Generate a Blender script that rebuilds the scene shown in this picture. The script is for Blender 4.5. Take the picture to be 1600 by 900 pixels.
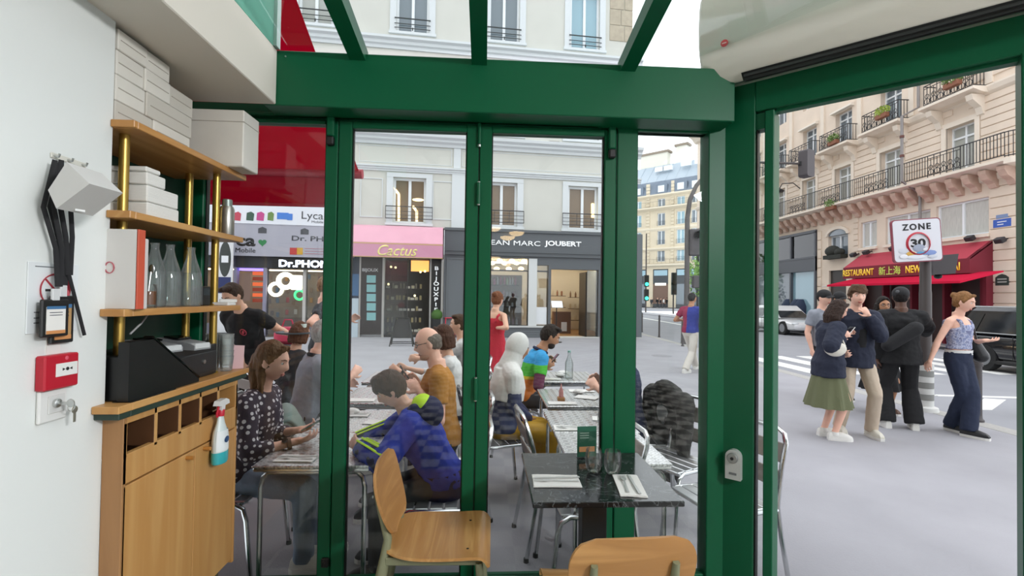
import bpy, bmesh, math, random
from mathutils import Vector, Matrix, noise
random.seed(11)
S = bpy.context.scene
COL = S.collection
for _o in list(bpy.data.objects):
    bpy.data.objects.remove(_o)
R = math.radians
V = Vector

# ------------------------------------------------------------------ camera
YAW, PITCH, ROLL, FPX = R(3.2), R(1.0), .0145, 750.0
EYE = V((0, 0, 1.55))
_f0 = V((math.sin(YAW), math.cos(YAW), 0)); _r0 = V((math.cos(YAW), -math.sin(YAW), 0)); _z = V((0, 0, 1))
CF = _f0 * math.cos(PITCH) + _z * math.sin(PITCH)
_u = _z * math.cos(PITCH) - _f0 * math.sin(PITCH)
CR = _r0 * math.cos(ROLL) + _u * math.sin(ROLL)
CU = _u * math.cos(ROLL) - _r0 * math.sin(ROLL)
_cd = bpy.data.cameras.new('camera'); CAM = bpy.data.objects.new('camera', _cd); COL.objects.link(CAM)
_cd.sensor_width = 36; _cd.lens = FPX / 1600 * 36; _cd.clip_start = .02; _cd.clip_end = 600
CAM.matrix_world = Matrix(((CR.x, CU.x, -CF.x, EYE.x), (CR.y, CU.y, -CF.y, EYE.y), (CR.z, CU.z, -CF.z, EYE.z), (0, 0, 0, 1)))
S.camera = CAM

# ------------------------------------------------------------------ overcast sky, exposure
W = bpy.data.worlds.new('overcast_sky'); S.world = W; W.use_nodes = True
_n = W.node_tree.nodes; _l = W.node_tree.links
_bg = _n['Background']; _bg.inputs['Strength'].default_value = 1.72
_tc = _n.new('ShaderNodeTexCoord'); _sx = _n.new('ShaderNodeSeparateXYZ'); _cr = _n.new('ShaderNodeValToRGB')
_l.new(_tc.outputs['Generated'], _sx.inputs[0]); _l.new(_sx.outputs['Z'], _cr.inputs[0]); _l.new(_cr.outputs[0], _bg.inputs[0])
_cr.color_ramp.elements[0].position = 0.0; _cr.color_ramp.elements[0].color = (.86, .9, .96, 1)
_cr.color_ramp.elements[1].position = 1.0; _cr.color_ramp.elements[1].color = (1, 1.03, 1.08, 1)
S.view_settings.view_transform = 'Standard'; S.view_settings.look = 'None'
S.view_settings.exposure = 0.35; S.view_settings.gamma = 1.0; S.view_settings.use_curve_mapping = False
S.cycles.max_bounces = 10; S.cycles.diffuse_bounces = 4; S.cycles.glossy_bounces = 4; S.cycles.transmission_bounces = 6
S.cycles.transparent_max_bounces = 16; S.cycles.caustics_reflective = False; S.cycles.caustics_refractive = False
S.cycles.sample_clamp_indirect = 4.0

def area_light(name, loc, size, energy, color=(1, .93, .84), rot=(0, 0, 0), sy=None):
    d = bpy.data.lights.new(name, 'AREA'); d.energy = energy; d.color = color; d.size = size
    if sy: d.shape = 'RECTANGLE'; d.size_y = sy
    o = bpy.data.objects.new(name, d); COL.objects.link(o); o.location = loc; o.rotation_euler = rot
    return o
# unseen fill light added to brighten the room, behind and right of the camera
area_light('fill_light', (3.3, -1.6, 3.05), .4, 205, (.97, .98, 1), (0, R(42), 0), 1.2)

# ------------------------------------------------------------------ measuring: a pixel of the photograph -> the point where its ray meets a plane
def ray(px, py): return CF + CR * ((px - 800) / FPX) - CU * ((py - 450) / FPX)
def AX(px, py, x): d = ray(px, py); return EYE + d * ((x - EYE.x) / d.x)
def AY(px, py, y): d = ray(px, py); return EYE + d * ((y - EYE.y) / d.y)
def AZ(px, py, z): d = ray(px, py); return EYE + d * ((z - EYE.z) / d.z)

# ------------------------------------------------------------------ materials
def lin(c):
    return tuple((x / 12.92 if x <= .04045 else ((x + .055) / 1.055) ** 2.4) for x in c)
def hexc(h):
    return lin(tuple(int(h[i:i + 2], 16) / 255 for i in (0, 2, 4)))
_mats = {}
def M(name, col='808080', rough=.5, metal=0., bump=0., bs=200., var=0., vs=5., emit=0., spec=.5, trans=0., stretch=None, coat=0.):
    """plain procedural material: colour with optional noise variation and noise relief"""
    if name in _mats: return _mats[name]
    m = bpy.data.materials.new(name); m.use_nodes = True; _mats[name] = m
    nt = m.node_tree; n = nt.nodes; l = nt.links; b = n['Principled BSDF']
    c = hexc(col) if isinstance(col, str) else col
    b.inputs['Base Color'].default_value = (*c, 1); b.inputs['Roughness'].default_value = rough; b.inputs['Metallic'].default_value = metal
    b.inputs['Specular IOR Level'].default_value = spec; b.inputs['Coat Weight'].default_value = coat
    if emit: b.inputs['Emission Color'].default_value = (*c, 1); b.inputs['Emission Strength'].default_value = emit
    if trans: b.inputs['Transmission Weight'].default_value = trans
    if var or bump:
        tc = n.new('ShaderNodeTexCoord'); mp = n.new('ShaderNodeMapping'); l.new(tc.outputs['Object'], mp.inputs[0])
        if stretch: mp.inputs['Scale'].default_value = stretch
    if var:
        t = n.new('ShaderNodeTexNoise'); t.inputs['Scale'].default_value = vs; t.inputs['Detail'].default_value = 5; l.new(mp.outputs[0], t.inputs['Vector'])
        r = n.new('ShaderNodeMapRange'); l.new(t.outputs[0], r.inputs[0]); r.inputs['From Min'].default_value = .3; r.inputs['From Max'].default_value = .7
        r.inputs['To Min'].default_value = 1 - var; r.inputs['To Max'].default_value = 1 + var
        x = n.new('ShaderNodeMix'); x.data_type = 'RGBA'; x.blend_type = 'MULTIPLY'; x.inputs[0].default_value = 1
        x.inputs[6].default_value = (*c, 1); l.new(r.outputs[0], x.inputs[7]); l.new(x.outputs[2], b.inputs['Base Color'])
    if bump:
        t = n.new('ShaderNodeTexNoise'); t.inputs['Scale'].default_value = bs; t.inputs['Detail'].default_value = 3; l.new(mp.outputs[0], t.inputs['Vector'])
        bm = n.new('ShaderNodeBump'); bm.inputs['Strength'].default_value = bump; bm.inputs['Distance'].default_value = .01
        l.new(t.outputs[0], bm.inputs['Height']); l.new(bm.outputs[0], b.inputs['Normal'])
    return m
def nodes(m):
    nt = m.node_tree; return nt.nodes, nt.links, nt.nodes['Principled BSDF']
def ramp(n, stops, interp='CONSTANT'):
    r = n.new('ShaderNodeValToRGB'); r.color_ramp.interpolation = interp
    e = r.color_ramp.elements
    while len(e) < len(stops): e.new(.5)
    for k, (p, c) in enumerate(stops):
        e[k].position = p; e[k].color = (*(hexc(c) if isinstance(c, str) else c), 1)
    return r
def glass_mat(name, tint=(1, 1, 1), refl=1.0, haze=0.):
    m = bpy.data.materials.new(name); m.use_nodes = True; n = m.node_tree.nodes; l = m.node_tree.links
    n.remove(n['Principled BSDF']); out = n['Material Output']
    fr = n.new('ShaderNodeFresnel'); fr.inputs[0].default_value = 1.5
    ml = n.new('ShaderNodeMath'); ml.operation = 'MULTIPLY'; ml.inputs[1].default_value = refl; l.new(fr.outputs[0], ml.inputs[0])
    t = n.new('ShaderNodeBsdfTransparent'); t.inputs[0].default_value = (*tint, 1)
    g = n.new('ShaderNodeBsdfGlossy'); g.inputs['Roughness'].default_value = 0.0
    mx = n.new('ShaderNodeMixShader'); l.new(ml.outputs[0], mx.inputs[0]); l.new(t.outputs[0], mx.inputs[1]); l.new(g.outputs[0], mx.inputs[2])
    if haze:
        d = n.new('ShaderNodeBsdfDiffuse'); d.inputs[0].default_value = (.85, .88, .87, 1); m2 = n.new('ShaderNodeMixShader'); m2.inputs[0].default_value = haze
        l.new(mx.outputs[0], m2.inputs[1]); l.new(d.outputs[0], m2.inputs[2]); mx = m2
    l.new(mx.outputs[0], out.inputs[0])
    return m
GLASS = glass_mat('clear_glass', (.97, .985, .975), .8)
CUP = glass_mat('drinking_glass', (.985, .99, .985), .7, .015)
ROOFGLASS = glass_mat('roof_glass', (.97, .985, .98), .10)
FACADE_GLASS = glass_mat('facade_glass', (.8, .84, .86), 1.8)
def cloth_translucent(name, col, w=.5):
    m = bpy.data.materials.new(name); m.use_nodes = True; n = m.node_tree.nodes; l = m.node_tree.links
    n.remove(n['Principled BSDF']); out = n['Material Output']; c = hexc(col)
    d = n.new('ShaderNodeBsdfDiffuse'); d.inputs[0].default_value = (*c, 1)
    t = n.new('ShaderNodeBsdfTranslucent'); t.inputs[0].default_value = (*c, 1)
    mx = n.new('ShaderNodeMixShader'); mx.inputs[0].default_value = w
    l.new(d.outputs[0], mx.inputs[1]); l.new(t.outputs[0], mx.inputs[2]); l.new(mx.outputs[0], out.inputs[0])
    return m
def wood(name, c1, c2, axis=0, scale=3.0, rough=.4):
    m = M(name, c1, rough); n, l, b = nodes(m)
    tc = n.new('ShaderNodeTexCoord'); mp = n.new('ShaderNodeMapping'); s = [scale * 6] * 3; s[axis] = scale * .45; mp.inputs['Scale'].default_value = s
    t = n.new('ShaderNodeTexNoise'); t.inputs['Scale'].default_value = 1; t.inputs['Detail'].default_value = 7; t.inputs['Distortion'].default_value = .8
    r = ramp(n, [(.3, c1), (.55, c2), (.75, c1)], 'EASE')
    l.new(tc.outputs['Object'], mp.inputs[0]); l.new(mp.outputs[0], t.inputs['Vector']); l.new(t.outputs[0], r.inputs[0]); l.new(r.outputs[0], b.inputs['Base Color'])
    return m

# ------------------------------------------------------------------ mesh building
class MB:
    def __init__(s): s.v = []; s.f = []; s.mi = []; s.k = 0
    def add(s, vs, fs):
        o = len(s.v); s.v += [tuple(p) for p in vs]; s.f += [tuple(i + o for i in f) for f in fs]; s.mi += [s.k] * len(fs); return s
    def mat(s, k): s.k = k; return s
    def box(s, x0, x1, y0, y1, z0, z1, b=0., m=None):
        if x0 > x1: x0, x1 = x1, x0
        if y0 > y1: y0, y1 = y1, y0
        if z0 > z1: z0, z1 = z1, z0
        b = min(b, (x1 - x0) * .45, (y1 - y0) * .45, (z1 - z0) * .45)
        if b <= 0:
            vs = [(x, y, z) for x in (x0, x1) for y in (y0, y1) for z in (z0, z1)]
            fs = [(0, 1, 3, 2), (4, 6, 7, 5), (0, 4, 5, 1), (2, 3, 7, 6), (0, 2, 6, 4), (1, 5, 7, 3)]
        else:
            vs = []; idx = {}
            X = (x0, x1); Y = (y0, y1); Z = (z0, z1)
            for i in (0, 1):
                for j in (0, 1):
                    for k in (0, 1):
                        sx, sy, sz = 1 - 2 * i, 1 - 2 * j, 1 - 2 * k
                        for a in (0, 1, 2):
                            p = [X[i] + sx * b, Y[j] + sy * b, Z[k] + sz * b]; p[a] = (X[i], Y[j], Z[k])[a]
                            idx[i, j, k, a] = len(vs); vs.append(tuple(p))
            fs = []
            q = lambda *t: fs.append(tuple(idx[u] for u in t))
            q((0,0,0,0),(0,0,1,0),(0,1,1,0),(0,1,0,0)); q((1,0,0,0),(1,1,0,0),(1,1,1,0),(1,0,1,0))
            q((0,0,0,1),(1,0,0,1),(1,0,1,1),(0,0,1,1)); q((0,1,0,1),(0,1,1,1),(1,1,1,1),(1,1,0,1))
            q((0,0,0,2),(0,1,0,2),(1,1,0,2),(1,0,0,2)); q((0,0,1,2),(1,0,1,2),(1,1,1,2),(0,1,1,2))
            for k in (0, 1):
                for j in (0, 1): q((0,j,k,1),(1,j,k,1),(1,j,k,2),(0,j,k,2))
                for i in (0, 1): q((i,0,k,0),(i,1,k,0),(i,1,k,2),(i,0,k,2))
            for i in (0, 1):
                for j in (0, 1): q((i,j,0,0),(i,j,1,0),(i,j,1,1),(i,j,0,1))
            for i in (0, 1):
                for j in (0, 1):
                    for k in (0, 1): q((i,j,k,0),(i,j,k,1),(i,j,k,2))
        if m is not None: vs = [m @ V(p) for p in vs]
        return s.add(vs, fs)
    def prism(s, poly, h0, h1, axis='z', m=None):
        """polygon (list of 2D points) extruded from h0 to h1 along an axis"""
        mk = {'z': lambda a, b, h: (a, b, h), 'y': lambda a, b, h: (a, h, b), 'x': lambda a, b, h: (h, a, b)}[axis]
        n = len(poly); vs = [mk(a, b, h0) for a, b in poly] + [mk(a, b, h1) for a, b in poly]
        if m is not None: vs = [m @ V(p) for p in vs]
        fs = [tuple(range(n))[::-1], tuple(range(n, 2 * n))] + [(i, (i + 1) % n, (i + 1) % n + n, i + n) for i in range(n)]
        return s.add(vs, fs)
    def rings(s, rings, cap0=True, cap1=True, closed=True):
        n = len(rings[0]); vs = [p for r in rings for p in r]; fs = []
        for k in range(len(rings) - 1):
            for i in range(n if closed else n - 1):
                j = (i + 1) % n; fs.append((k * n + i, k * n + j, (k + 1) * n + j, (k + 1) * n + i))
        if cap0: fs.append(tuple(range(n))[::-1])
        if cap1: fs.append(tuple(range((len(rings) - 1) * n, len(rings) * n)))
        return s.add(vs, fs)
    def tube(s, pts, r, n=8, closed=False, flat=1.0):
        pts = [V(p) for p in pts]; rr = r if isinstance(r, (list, tuple)) else [r] * len(pts)
        rings = []; prev = None
        for i, p in enumerate(pts):
            a = pts[i - 1] if (i > 0 or closed) else p; b = pts[(i + 1) % len(pts)] if (i < len(pts) - 1 or closed) else p
            t = (b - a).normalized()
            if prev is None:
                prev = t.orthogonal().normalized()
                if abs(t.z) < .9: prev = t.cross(V((0, 0, 1))).normalized()
            prev = (prev - t * prev.dot(t)).normalized(); q = t.cross(prev)
            rings.append([p + prev * (rr[i] * math.cos(2 * math.pi * k / n)) + q * (flat * rr[i] * math.sin(2 * math.pi * k / n)) for k in range(n)])
        if closed: rings.append(rings[0]); return s.rings(rings, False, False)
        return s.rings(rings)
    def lathe(s, prof, n=16, c=(0, 0, 0), cap0=True, cap1=True):
        return s.rings([[(c[0] + r * math.cos(2 * math.pi * k / n), c[1] + r * math.sin(2 * math.pi * k / n), c[2] + z) for k in range(n)] for r, z in prof], cap0, cap1)
    def ball(s, c, r, n=12, m=8, mtx=None):
        r = (r, r, r) if not isinstance(r, (list, tuple)) else r
        rg = []
        for j in range(m + 1):
            a = math.pi * (j / m) ; a = min(max(a, .06), math.pi - .06)
            ring = [V((r[0] * math.sin(a) * math.cos(2 * math.pi * k / n), r[1] * math.sin(a) * math.sin(2 * math.pi * k / n), -r[2] * math.cos(a))) for k in range(n)]
            if mtx is not None: ring = [mtx @ p for p in ring]
            rg.append([V(c) + p for p in ring])
        return s.rings(rg)
    def cap(s, a, b, ra, rb, n=10):
        """tapered capsule"""
        a = V(a); b = V(b); d = b - a
        if d.length < 1e-5: return s.ball(a, ra)
        t = d.normalized(); u = t.orthogonal().normalized(); w = t.cross(u); rg = []
        for ang in (-82, -55, -28, 0): rg.append((a + t * (ra * math.sin(R(ang))), ra * math.cos(R(ang))))
        for ang in (0, 28, 55, 82): rg.append((b + t * (rb * math.sin(R(ang))), rb * math.cos(R(ang))))
        return s.rings([[c + u * (q * math.cos(2 * math.pi * k / n)) + w * (q * math.sin(2 * math.pi * k / n)) for k in range(n)] for c, q in rg])
    def quad(s, a, b, c, d): return s.add([a, b, c, d], [(0, 1, 2, 3)])
    def sheet(s, fn, nu, nv, th=0.):
        """grid fn(u,v) -> point, u,v in 0..1, given a thickness along its normals"""
        g = [[V(fn(i / nu, j / nv)) for i in range(nu + 1)] for j in range(nv + 1)]
        idx = lambda i, j: j * (nu + 1) + i
        vs = [p for row in g for p in row]; fs = [(idx(i, j), idx(i + 1, j), idx(i + 1, j + 1), idx(i, j + 1)) for j in range(nv) for i in range(nu)]
        if th:
            N = []
            for j in range(nv + 1):
                for i in range(nu + 1):
                    du = g[j][min(i + 1, nu)] - g[j][max(i - 1, 0)]; dv = g[min(j + 1, nv)][i] - g[max(j - 1, 0)][i]; N.append(du.cross(dv).normalized())
            o = len(vs); vs = vs + [p - q * th for p, q in zip(vs, N)]; fs = fs + [tuple(k + o for k in f[::-1]) for f in fs]
            bd = [idx(i, 0) for i in range(nu)] + [idx(nu, j) for j in range(nv)] + [idx(i, nv) for i in range(nu, 0, -1)] + [idx(0, j) for j in range(nv, 0, -1)]
            for k in range(len(bd)): a, b = bd[k], bd[(k + 1) % len(bd)]; fs.append((b, a, a + o, b + o))
        return s.add(vs, fs)
    def mesh(s, name, mat, smooth=True, ang=38):
        me = bpy.data.meshes.new(name); me.from_pydata(s.v, [], s.f)
        for m in (mat if isinstance(mat, (list, tuple)) else [mat]): me.materials.append(m)
        if any(s.mi): me.polygons.foreach_set('material_index', s.mi)
        if smooth:
            me.polygons.foreach_set('use_smooth', [True] * len(me.polygons)); me.set_sharp_from_angle(angle=R(ang))
        me.update(); return me

PENDING = []           # meshes to be fused into one skin at the end
def link(name, data, parent=None, loc=None, rot=None):
    o = bpy.data.objects.new(name, data); COL.objects.link(o)
    if parent is not None: o.parent = parent
    if loc is not None: o.location = loc
    if rot is not None: o.rotation_euler = rot if not isinstance(rot, (int, float)) else (0, 0, rot)
    return o
def part(name, mb, mat, parent, loc=None, rot=None, smooth=True, label=None, stuff=False):
    o = link(name, mb.mesh(name, mat, smooth) if isinstance(mb, MB) else mb, parent, loc, rot)
    if label: o['label'] = label
    if stuff: o['kind'] = 'stuff'
    return o
def thing(name, label, cat, loc=(0, 0, 0), rz=0., group=None):
    o = link(name, None, None, loc, rz); o.empty_display_size = .1; o['label'] = label; o['category'] = cat
    if group: o['group'] = group
    return o
def one(name, mb, mat, label, cat, loc=(0, 0, 0), rot=0., group=None, smooth=True):
    o = link(name, mb.mesh(name, mat, smooth) if isinstance(mb, MB) else mb, None, loc, rot); o['label'] = label; o['category'] = cat
    if group: o['group'] = group
    return o
def struct(name, mb, mat, parent=None, loc=None, rot=None, smooth=False):
    o = link(name, mb.mesh(name, mat, smooth) if mb is not None else None, parent, loc, rot)
    if parent is None: o['kind'] = 'structure'
    return o
def kids(o): return [c for c in bpy.data.objects if c.parent == o]
def dup(o, loc=None, rz=None, label=None, group=None, parent=None):
    c = o.copy(); COL.objects.link(c)
    if parent is not None: c.parent = parent
    if loc is not None: c.location = loc
    if rz is not None: c.rotation_euler = (0, 0, rz)
    if label: c['label'] = label
    if group: c['group'] = group
    for ch in o.children: dup(ch, parent=c)
    return c
TEXTS = []
def text(name, body, mat, parent, loc, rot, w, h, ext=.004, bold=0., label=None, spacing=1.0, serif=False):
    cu = bpy.data.curves.new(name, 'FONT'); cu.body = body; cu.size = 1; cu.align_x = 'CENTER'; cu.align_y = 'CENTER'; cu.offset = bold
    cu.space_character = spacing; cu.materials.append(mat); cu.resolution_u = 3
    o = link(name, cu, parent, loc, rot); TEXTS.append((o, w, h, ext))
    if label: o['label'] = label
    return o
def rotz(a): return Matrix.Rotation(a, 4, 'Z')
def frame(o, ex, ey, ez): return Matrix(((ex[0], ey[0], ez[0], o[0]), (ex[1], ey[1], ez[1], o[1]), (ex[2], ey[2], ez[2], o[2]), (0, 0, 0, 1)))
GZ = -.07              # street level; the dining room floor is at 0

# ================================================================== THE SETTING: glazed dining room
GREEN = M('green_enamel', '045636', .42, bump=.03, bs=500, spec=.3)
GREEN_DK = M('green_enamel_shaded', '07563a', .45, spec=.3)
BLACKP = M('black_plastic', '141414', .45)
WHITEWALL = M('white_plaster', 'dfe2df', .85, bump=.05, bs=60)
CREAMCEIL = M('ceiling_paint', 'd8d2c6', .85)
STEEL = M('brushed_steel', 'c8cac8', .3, 1.0)
DARKSTEEL = M('dark_steel', '55585a', .4, 1.0)
YG = 2.50              # glass front
YI, YO = 2.47, 2.53    # frame faces

fl = M('dining_floor', '8b857c', .5)
_n, _l, _b = nodes(fl); _c = _n.new('ShaderNodeTexChecker'); _c.inputs['Scale'].default_value = 5; _c.inputs[1].default_value = (.55, .53, .5, 1); _c.inputs[2].default_value = (.05, .05, .05, 1)
_t = _n.new('ShaderNodeTexCoord'); _l.new(_t.outputs['Object'], _c.inputs[0]); _l.new(_c.outputs[0], _b.inputs['Base Color'])
struct('floor', MB().prism([(-1.56, -9.6), (3.6, -9.6), (3.6, .3), (1.3, 2.56), (-1.56, 2.56)], -.12, 0), fl)
struct('wall_left', MB().box(-1.5, -1.235, -9.6, 1.65, 0, 3.3, .004), WHITEWALL)
struct('wall_back', MB().box(-1.5, 3.6, -9.7, -9.6, 0, 3.3), M('warm_back_wall', 'b9a98f', .8))
wr = struct('window_5', None, None)
struct('pane', MB().box(3.62, 3.63, -4.2, .3, .1, 3.1), GLASS, wr)
for y in (-4.2, -2.7, -1.2, .25): struct('stile', MB().box(3.58, 3.66, y, y + .06, 0, 3.1), GREEN, wr)
struct('rail', MB().box(3.58, 3.66, -4.2, .3, 3.1, 3.2).box(3.58, 3.66, -4.2, .3, 0, .1), GREEN, wr)
struct('wall_right', MB().box(3.6, 3.7, -9.6, -4.2, 0, 3.3), M('dark_side_wall', '8f8572', .8))
struct('ceiling', MB().box(-1.5, 3.6, -9.6, -.9, 3.15, 3.25), CREAMCEIL)
struct('soffit', MB().box(-1.5, -1.0, -9.6, 2.312, 2.44, 2.70, .004), CREAMCEIL)
# the house above the dining room and its neighbour with the red awning (they shade the terrace)
HOUSE = M('house_render', 'd3cec2', .85, var=.03, vs=1.5)
hs_ = struct('wall_house', MB().box(-16, 3.75, -12, -1.02, 4.45, 19), HOUSE)
struct('neighbour_front', MB().box(-16, -1.58, -12, 1.4, GZ - .1, 19), HOUSE, hs_)
struct('string_course', MB().box(-16, 3.9, -1.2, -.9, 4.45, 4.75).box(-16, 3.9, -1.2, -.85, 18.6, 19), HOUSE, hs_)
rec = struct('wall_recess', None, None)
struct('panel', MB().box(-1.56, -1.5, 1.65, YO, 0, 2.44), M('green_recess_panel', '0f3d2b', .5), rec)
# --- glass roof: four rafters, panes between, mint gable pane over the soffit
roof = struct('window_roof', None, None)
def roof_z(y): return 2.70 + (2.31 - y) * .151
RX = [-.995, -.625, -.045, .685, 3.6]
for i, x in enumerate(RX[1:4]):
    w = .037
    mb = MB().prism([(2.36, 2.66), (2.36, 2.73), (-1.0, roof_z(-1.0) + .04), (-1.0, roof_z(-1.0) - .06)], x - w, x + w, 'x')
    struct('rafter', mb, GREEN, roof)
for i in range(3):
    a, b = RX[i] + .03, RX[i + 1] - .03
    struct('pane', MB().prism([(2.34, 2.732), (2.34, 2.742), (-1.0, roof_z(-1.0) + .05), (-1.0, roof_z(-1.0) + .04)], a, b, 'x'), ROOFGLASS, roof)

mb = MB(); z = [V((x, y, roof_z(y) + .035)) for x, y in ((.715, 2.36), (.95, 2.36), (3.2, .26), (3.2, -1.0), (.715, -1.0))]
mb.rings([z, [p + V((0, 0, .01)) for p in z]])
struct('pane', mb, ROOFGLASS, roof)
mint = cloth_translucent('mint_frosted_glass', 'a5e3d2', .6)
gab = struct('window_gable', MB().prism([(2.30, 2.70), (-1.0, 2.70), (-1.0, 4.4), (2.30, 4.0)], -1.006, -1.0, 'x'), mint)
struct('frame', MB().prism([(2.31, 2.70), (2.27, 2.70), (2.27, 4.0), (2.31, 4.0)], -1.01, -.985, 'x'), M('pale_aluminium', 'b9cdc8', .4, .3), gab)
# --- beam and head of the folding front
bm_ = struct('beam', MB().box(-1.06, 1.23, 2.312, 2.47, 2.437, 2.70, .004), GREEN)
struct('screw', MB().lathe([(.004, 0), (.004, .003)], 8), STEEL, bm_, loc=(-.96, 2.311, 2.67), rot=(R(90), 0, 0))
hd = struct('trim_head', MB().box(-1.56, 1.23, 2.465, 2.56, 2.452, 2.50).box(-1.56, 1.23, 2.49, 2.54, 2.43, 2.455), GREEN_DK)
struct('track_lip', MB().box(-1.5, .58, 2.445, 2.465, 2.437, 2.452, .002), GREEN, hd)

def panel(name, xl, xr, gl, gr, zt, top=2.43):
    """one leaf of the folding front: stiles, rails, glass"""
    o = struct(name, None, None); zb = .115
    struct('stile', MB().box(xl, gl, YI, YO, .015, top, .004), GREEN, o)
    struct('stile', MB().box(gr, xr, YI, YO, .015, top, .004), GREEN, o)
    struct('rail', MB().box(gl, gr, YI, YO, zt, top, .004), GREEN, o)
    struct('rail', MB().box(gl, gr, YI, YO, .015, zb, .004), GREEN, o)
    struct('pane', MB().box(gl, gr, YG - .004, YG + .004, zb, zt), GLASS, o)
    for a, b in ((gl, gl + .006), (gr - .006, gr)): struct('gasket', MB().box(a, b, YG - .012, YG + .012, zb, zt), BLACKP, o)
    return o
gx = lambda px: AY(px, 500, YG).x
p1r, p2l, p2r, p3l, p3r, p4l, p4r = [gx(p) for p in (506, 546.5, 725.5, 764.5, 940, 991.5, 1106.5)]
m12, m23, m34 = (p1r + p2l) / 2, gx(745), gx(959)
w1 = panel('window_1', -1.5, m12 - .004, -1.41, p1r, 2.41)
d1 = panel('door_1', m12, m23 - .003, p2l, p2r, 2.395)
d2 = panel('door_2', m23 + .003, m34 - .003, p3l, p3r, 2.395)
w2 = panel('window_2', m34 + .003, 1.235, p4l, p4r, 2.43, 2.452)
def hinge(par, x, z, h=.11):
    h_ = struct('hinge', MB().lathe([(.011, 0), (.011, h)], 12), GREEN, par, loc=(x, YI - .012, z), smooth=True)
    for zz in (-.006, h): struct('hinge_cap', MB().lathe([(.008, 0), (.008, .006)], 10), STEEL, h_, loc=(0, 0, zz))
for z in (2.02, 1.02, .25): hinge(d1, m23, z)
struct('seal', MB().box(m23 - .004, m23 + .004, YG - .02, YG + .02, .015, 2.43), BLACKP, d1)
struct('pivot_rod', MB().lathe([(.009, 0), (.009, .11)], 10), GREEN, d1, loc=(m23, YI - .01, 2.33), smooth=True)
struct('pivot_cap', MB().lathe([(.009, 0), (.009, .012)], 10), STEEL, d1, loc=(m23, YI - .01, 2.315), smooth=True)
for par, px, yy in ((d1, 518.5, 215), (d2, 955.5, 235)):
    x = AY(px, 200, YI).x
    c = struct('guide_cover', MB().box(x - .019, x + .019, YI - .03, YI, AY(px, yy, YI).z, 2.445, .006), GREEN, par)
    struct('roller_block', MB().box(x - .018, x + .018, YI - .035, YI, AY(px, yy + 14, YI).z, AY(px, yy, YI).z, .006), BLACKP, c)
x = AY(509, 880, YI).x
struct('foot_bolt', MB().box(x - .018, x + .018, YI - .02, YI, .19, .235, .004).box(x - .012, x + .005, YI - .028, YI, .20, .225, .004), BLACKP, d1)
struct('threshold', MB().box(-1.5, 1.24, 2.45, 2.56, -.07, .012, .004), M('threshold_metal', '53706a', .35, .8))

# --- corner post and the chamfered doorway wall (local frame: x along the wall, y outwards)
CHO = AY(1128, 470, 2.46); CHO.z = 0; CA = R(-43)
CHM = Matrix.Translation(CHO) @ rotz(CA)
def CH(px, py, n=0.):
    d = ray(px, py); o = V((math.sin(-CA), math.cos(CA), 0)); q = CHO + o * n; t = (q - EYE).dot(o) / d.dot(o); p = EYE + d * t
    return (CHM.inverted() @ p)
post = struct('corner_post', None, None)
struct('post_face', MB().box(1.165, 1.26, 2.452, 2.56, 0, 2.95, .004), GREEN, post)
b = link('post_shaft', MB().box(.0, .155, 0, .10, 0, 2.95, .003).mesh('post_shaft', GREEN, False), post, CHO, (0, 0, CA))
dw = struct('door_3', None, None, loc=CHO, rot=CA)
struct('jamb', MB().box(.20, .243, -.004, .12, 0, 2.50, .004), GREEN, dw)
struct('pane', MB().box(.155, .20, .05, .058, .05, 2.42), GLASS, dw)
struct('rail', MB().box(.155, .20, .02, .09, 2.42, 2.5).box(.155, .20, .02, .09, 0, .05), GREEN, dw)
struct('gasket', MB().box(.155, .160, .03, .08, .05, 2.42).box(.195, .2, .03, .08, .05, 2.42), BLACKP, dw)
struct('lintel', MB().box(.155, 2.6, 0, .12, 2.508, 2.95, .004), GREEN, dw)
struct('lintel_stop', MB().box(.243, 1.09, .03, .075, 2.494, 2.508), GREEN, dw)
struct('jamb', MB().box(1.088, 1.17, -.02, .12, 0, 2.508, .004), GREEN, dw)
w4 = struct('window_4', None, None, loc=CHO, rot=CA)
struct('pane', MB().box(1.17, 2.6, .05, .058, .1, 2.508), GLASS, w4)
struct('stile', MB().box(2.55, 2.6, 0, .12, 0, 2.508), GREEN, w4); struct('rail', MB().box(1.17, 2.55, 0, .12, 0, .1), GREEN, w4)
struct('sill', MB().box(.243, 1.09, -.02, .14, -.07, .008), M('threshold_metal'), dw)

# --- air curtain on the doorway lintel
ac = thing('air_curtain', 'long glossy white air curtain mounted over the open doorway', 'air conditioner', CHO, CA)
W_AC = M('glossy_white_plastic', 'd9d3c8', .12, coat=.5)
prof = [(0, 3.05), (-.22, 3.06), (-.235, 3.0), (-.243, 2.9), (-.238, 2.80), (-.222, 2.745), (-.17, 2.66), (-.135, 2.635), (-.115, 2.632), (-.1, 2.64), (0, 2.66)]
xs = -.04
mb = MB(); rg = []
for x, k in ((xs - .012, .93), (xs, 1.0), (1.75, 1.0), (1.77, .93)):
    rg.append([(x, -.11 + (y + .11) * k, 2.84 + (z - 2.84) * k) for y, z in prof])
mb.rings(rg); 
part('housing', mb, W_AC, ac)
s_ = MB().prism([(-.168, 2.652), (-.128, 2.628), (-.105, 2.627), (-.10, 2.645), (-.13, 2.66)], .13, 1.7, 'x')
part('air_outlet', s_, BLACKP, ac, smooth=False)
for i in range(3): part('outlet_vane', MB().box(.14, 1.69, -.158 + i * .018, -.155 + i * .018, 2.622 + (.012 if i == 0 else 0), 2.65), M('dark_vane', '2a2a2a', .5), ac, smooth=False)
p = CH(1122, 71, -.24)
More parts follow.
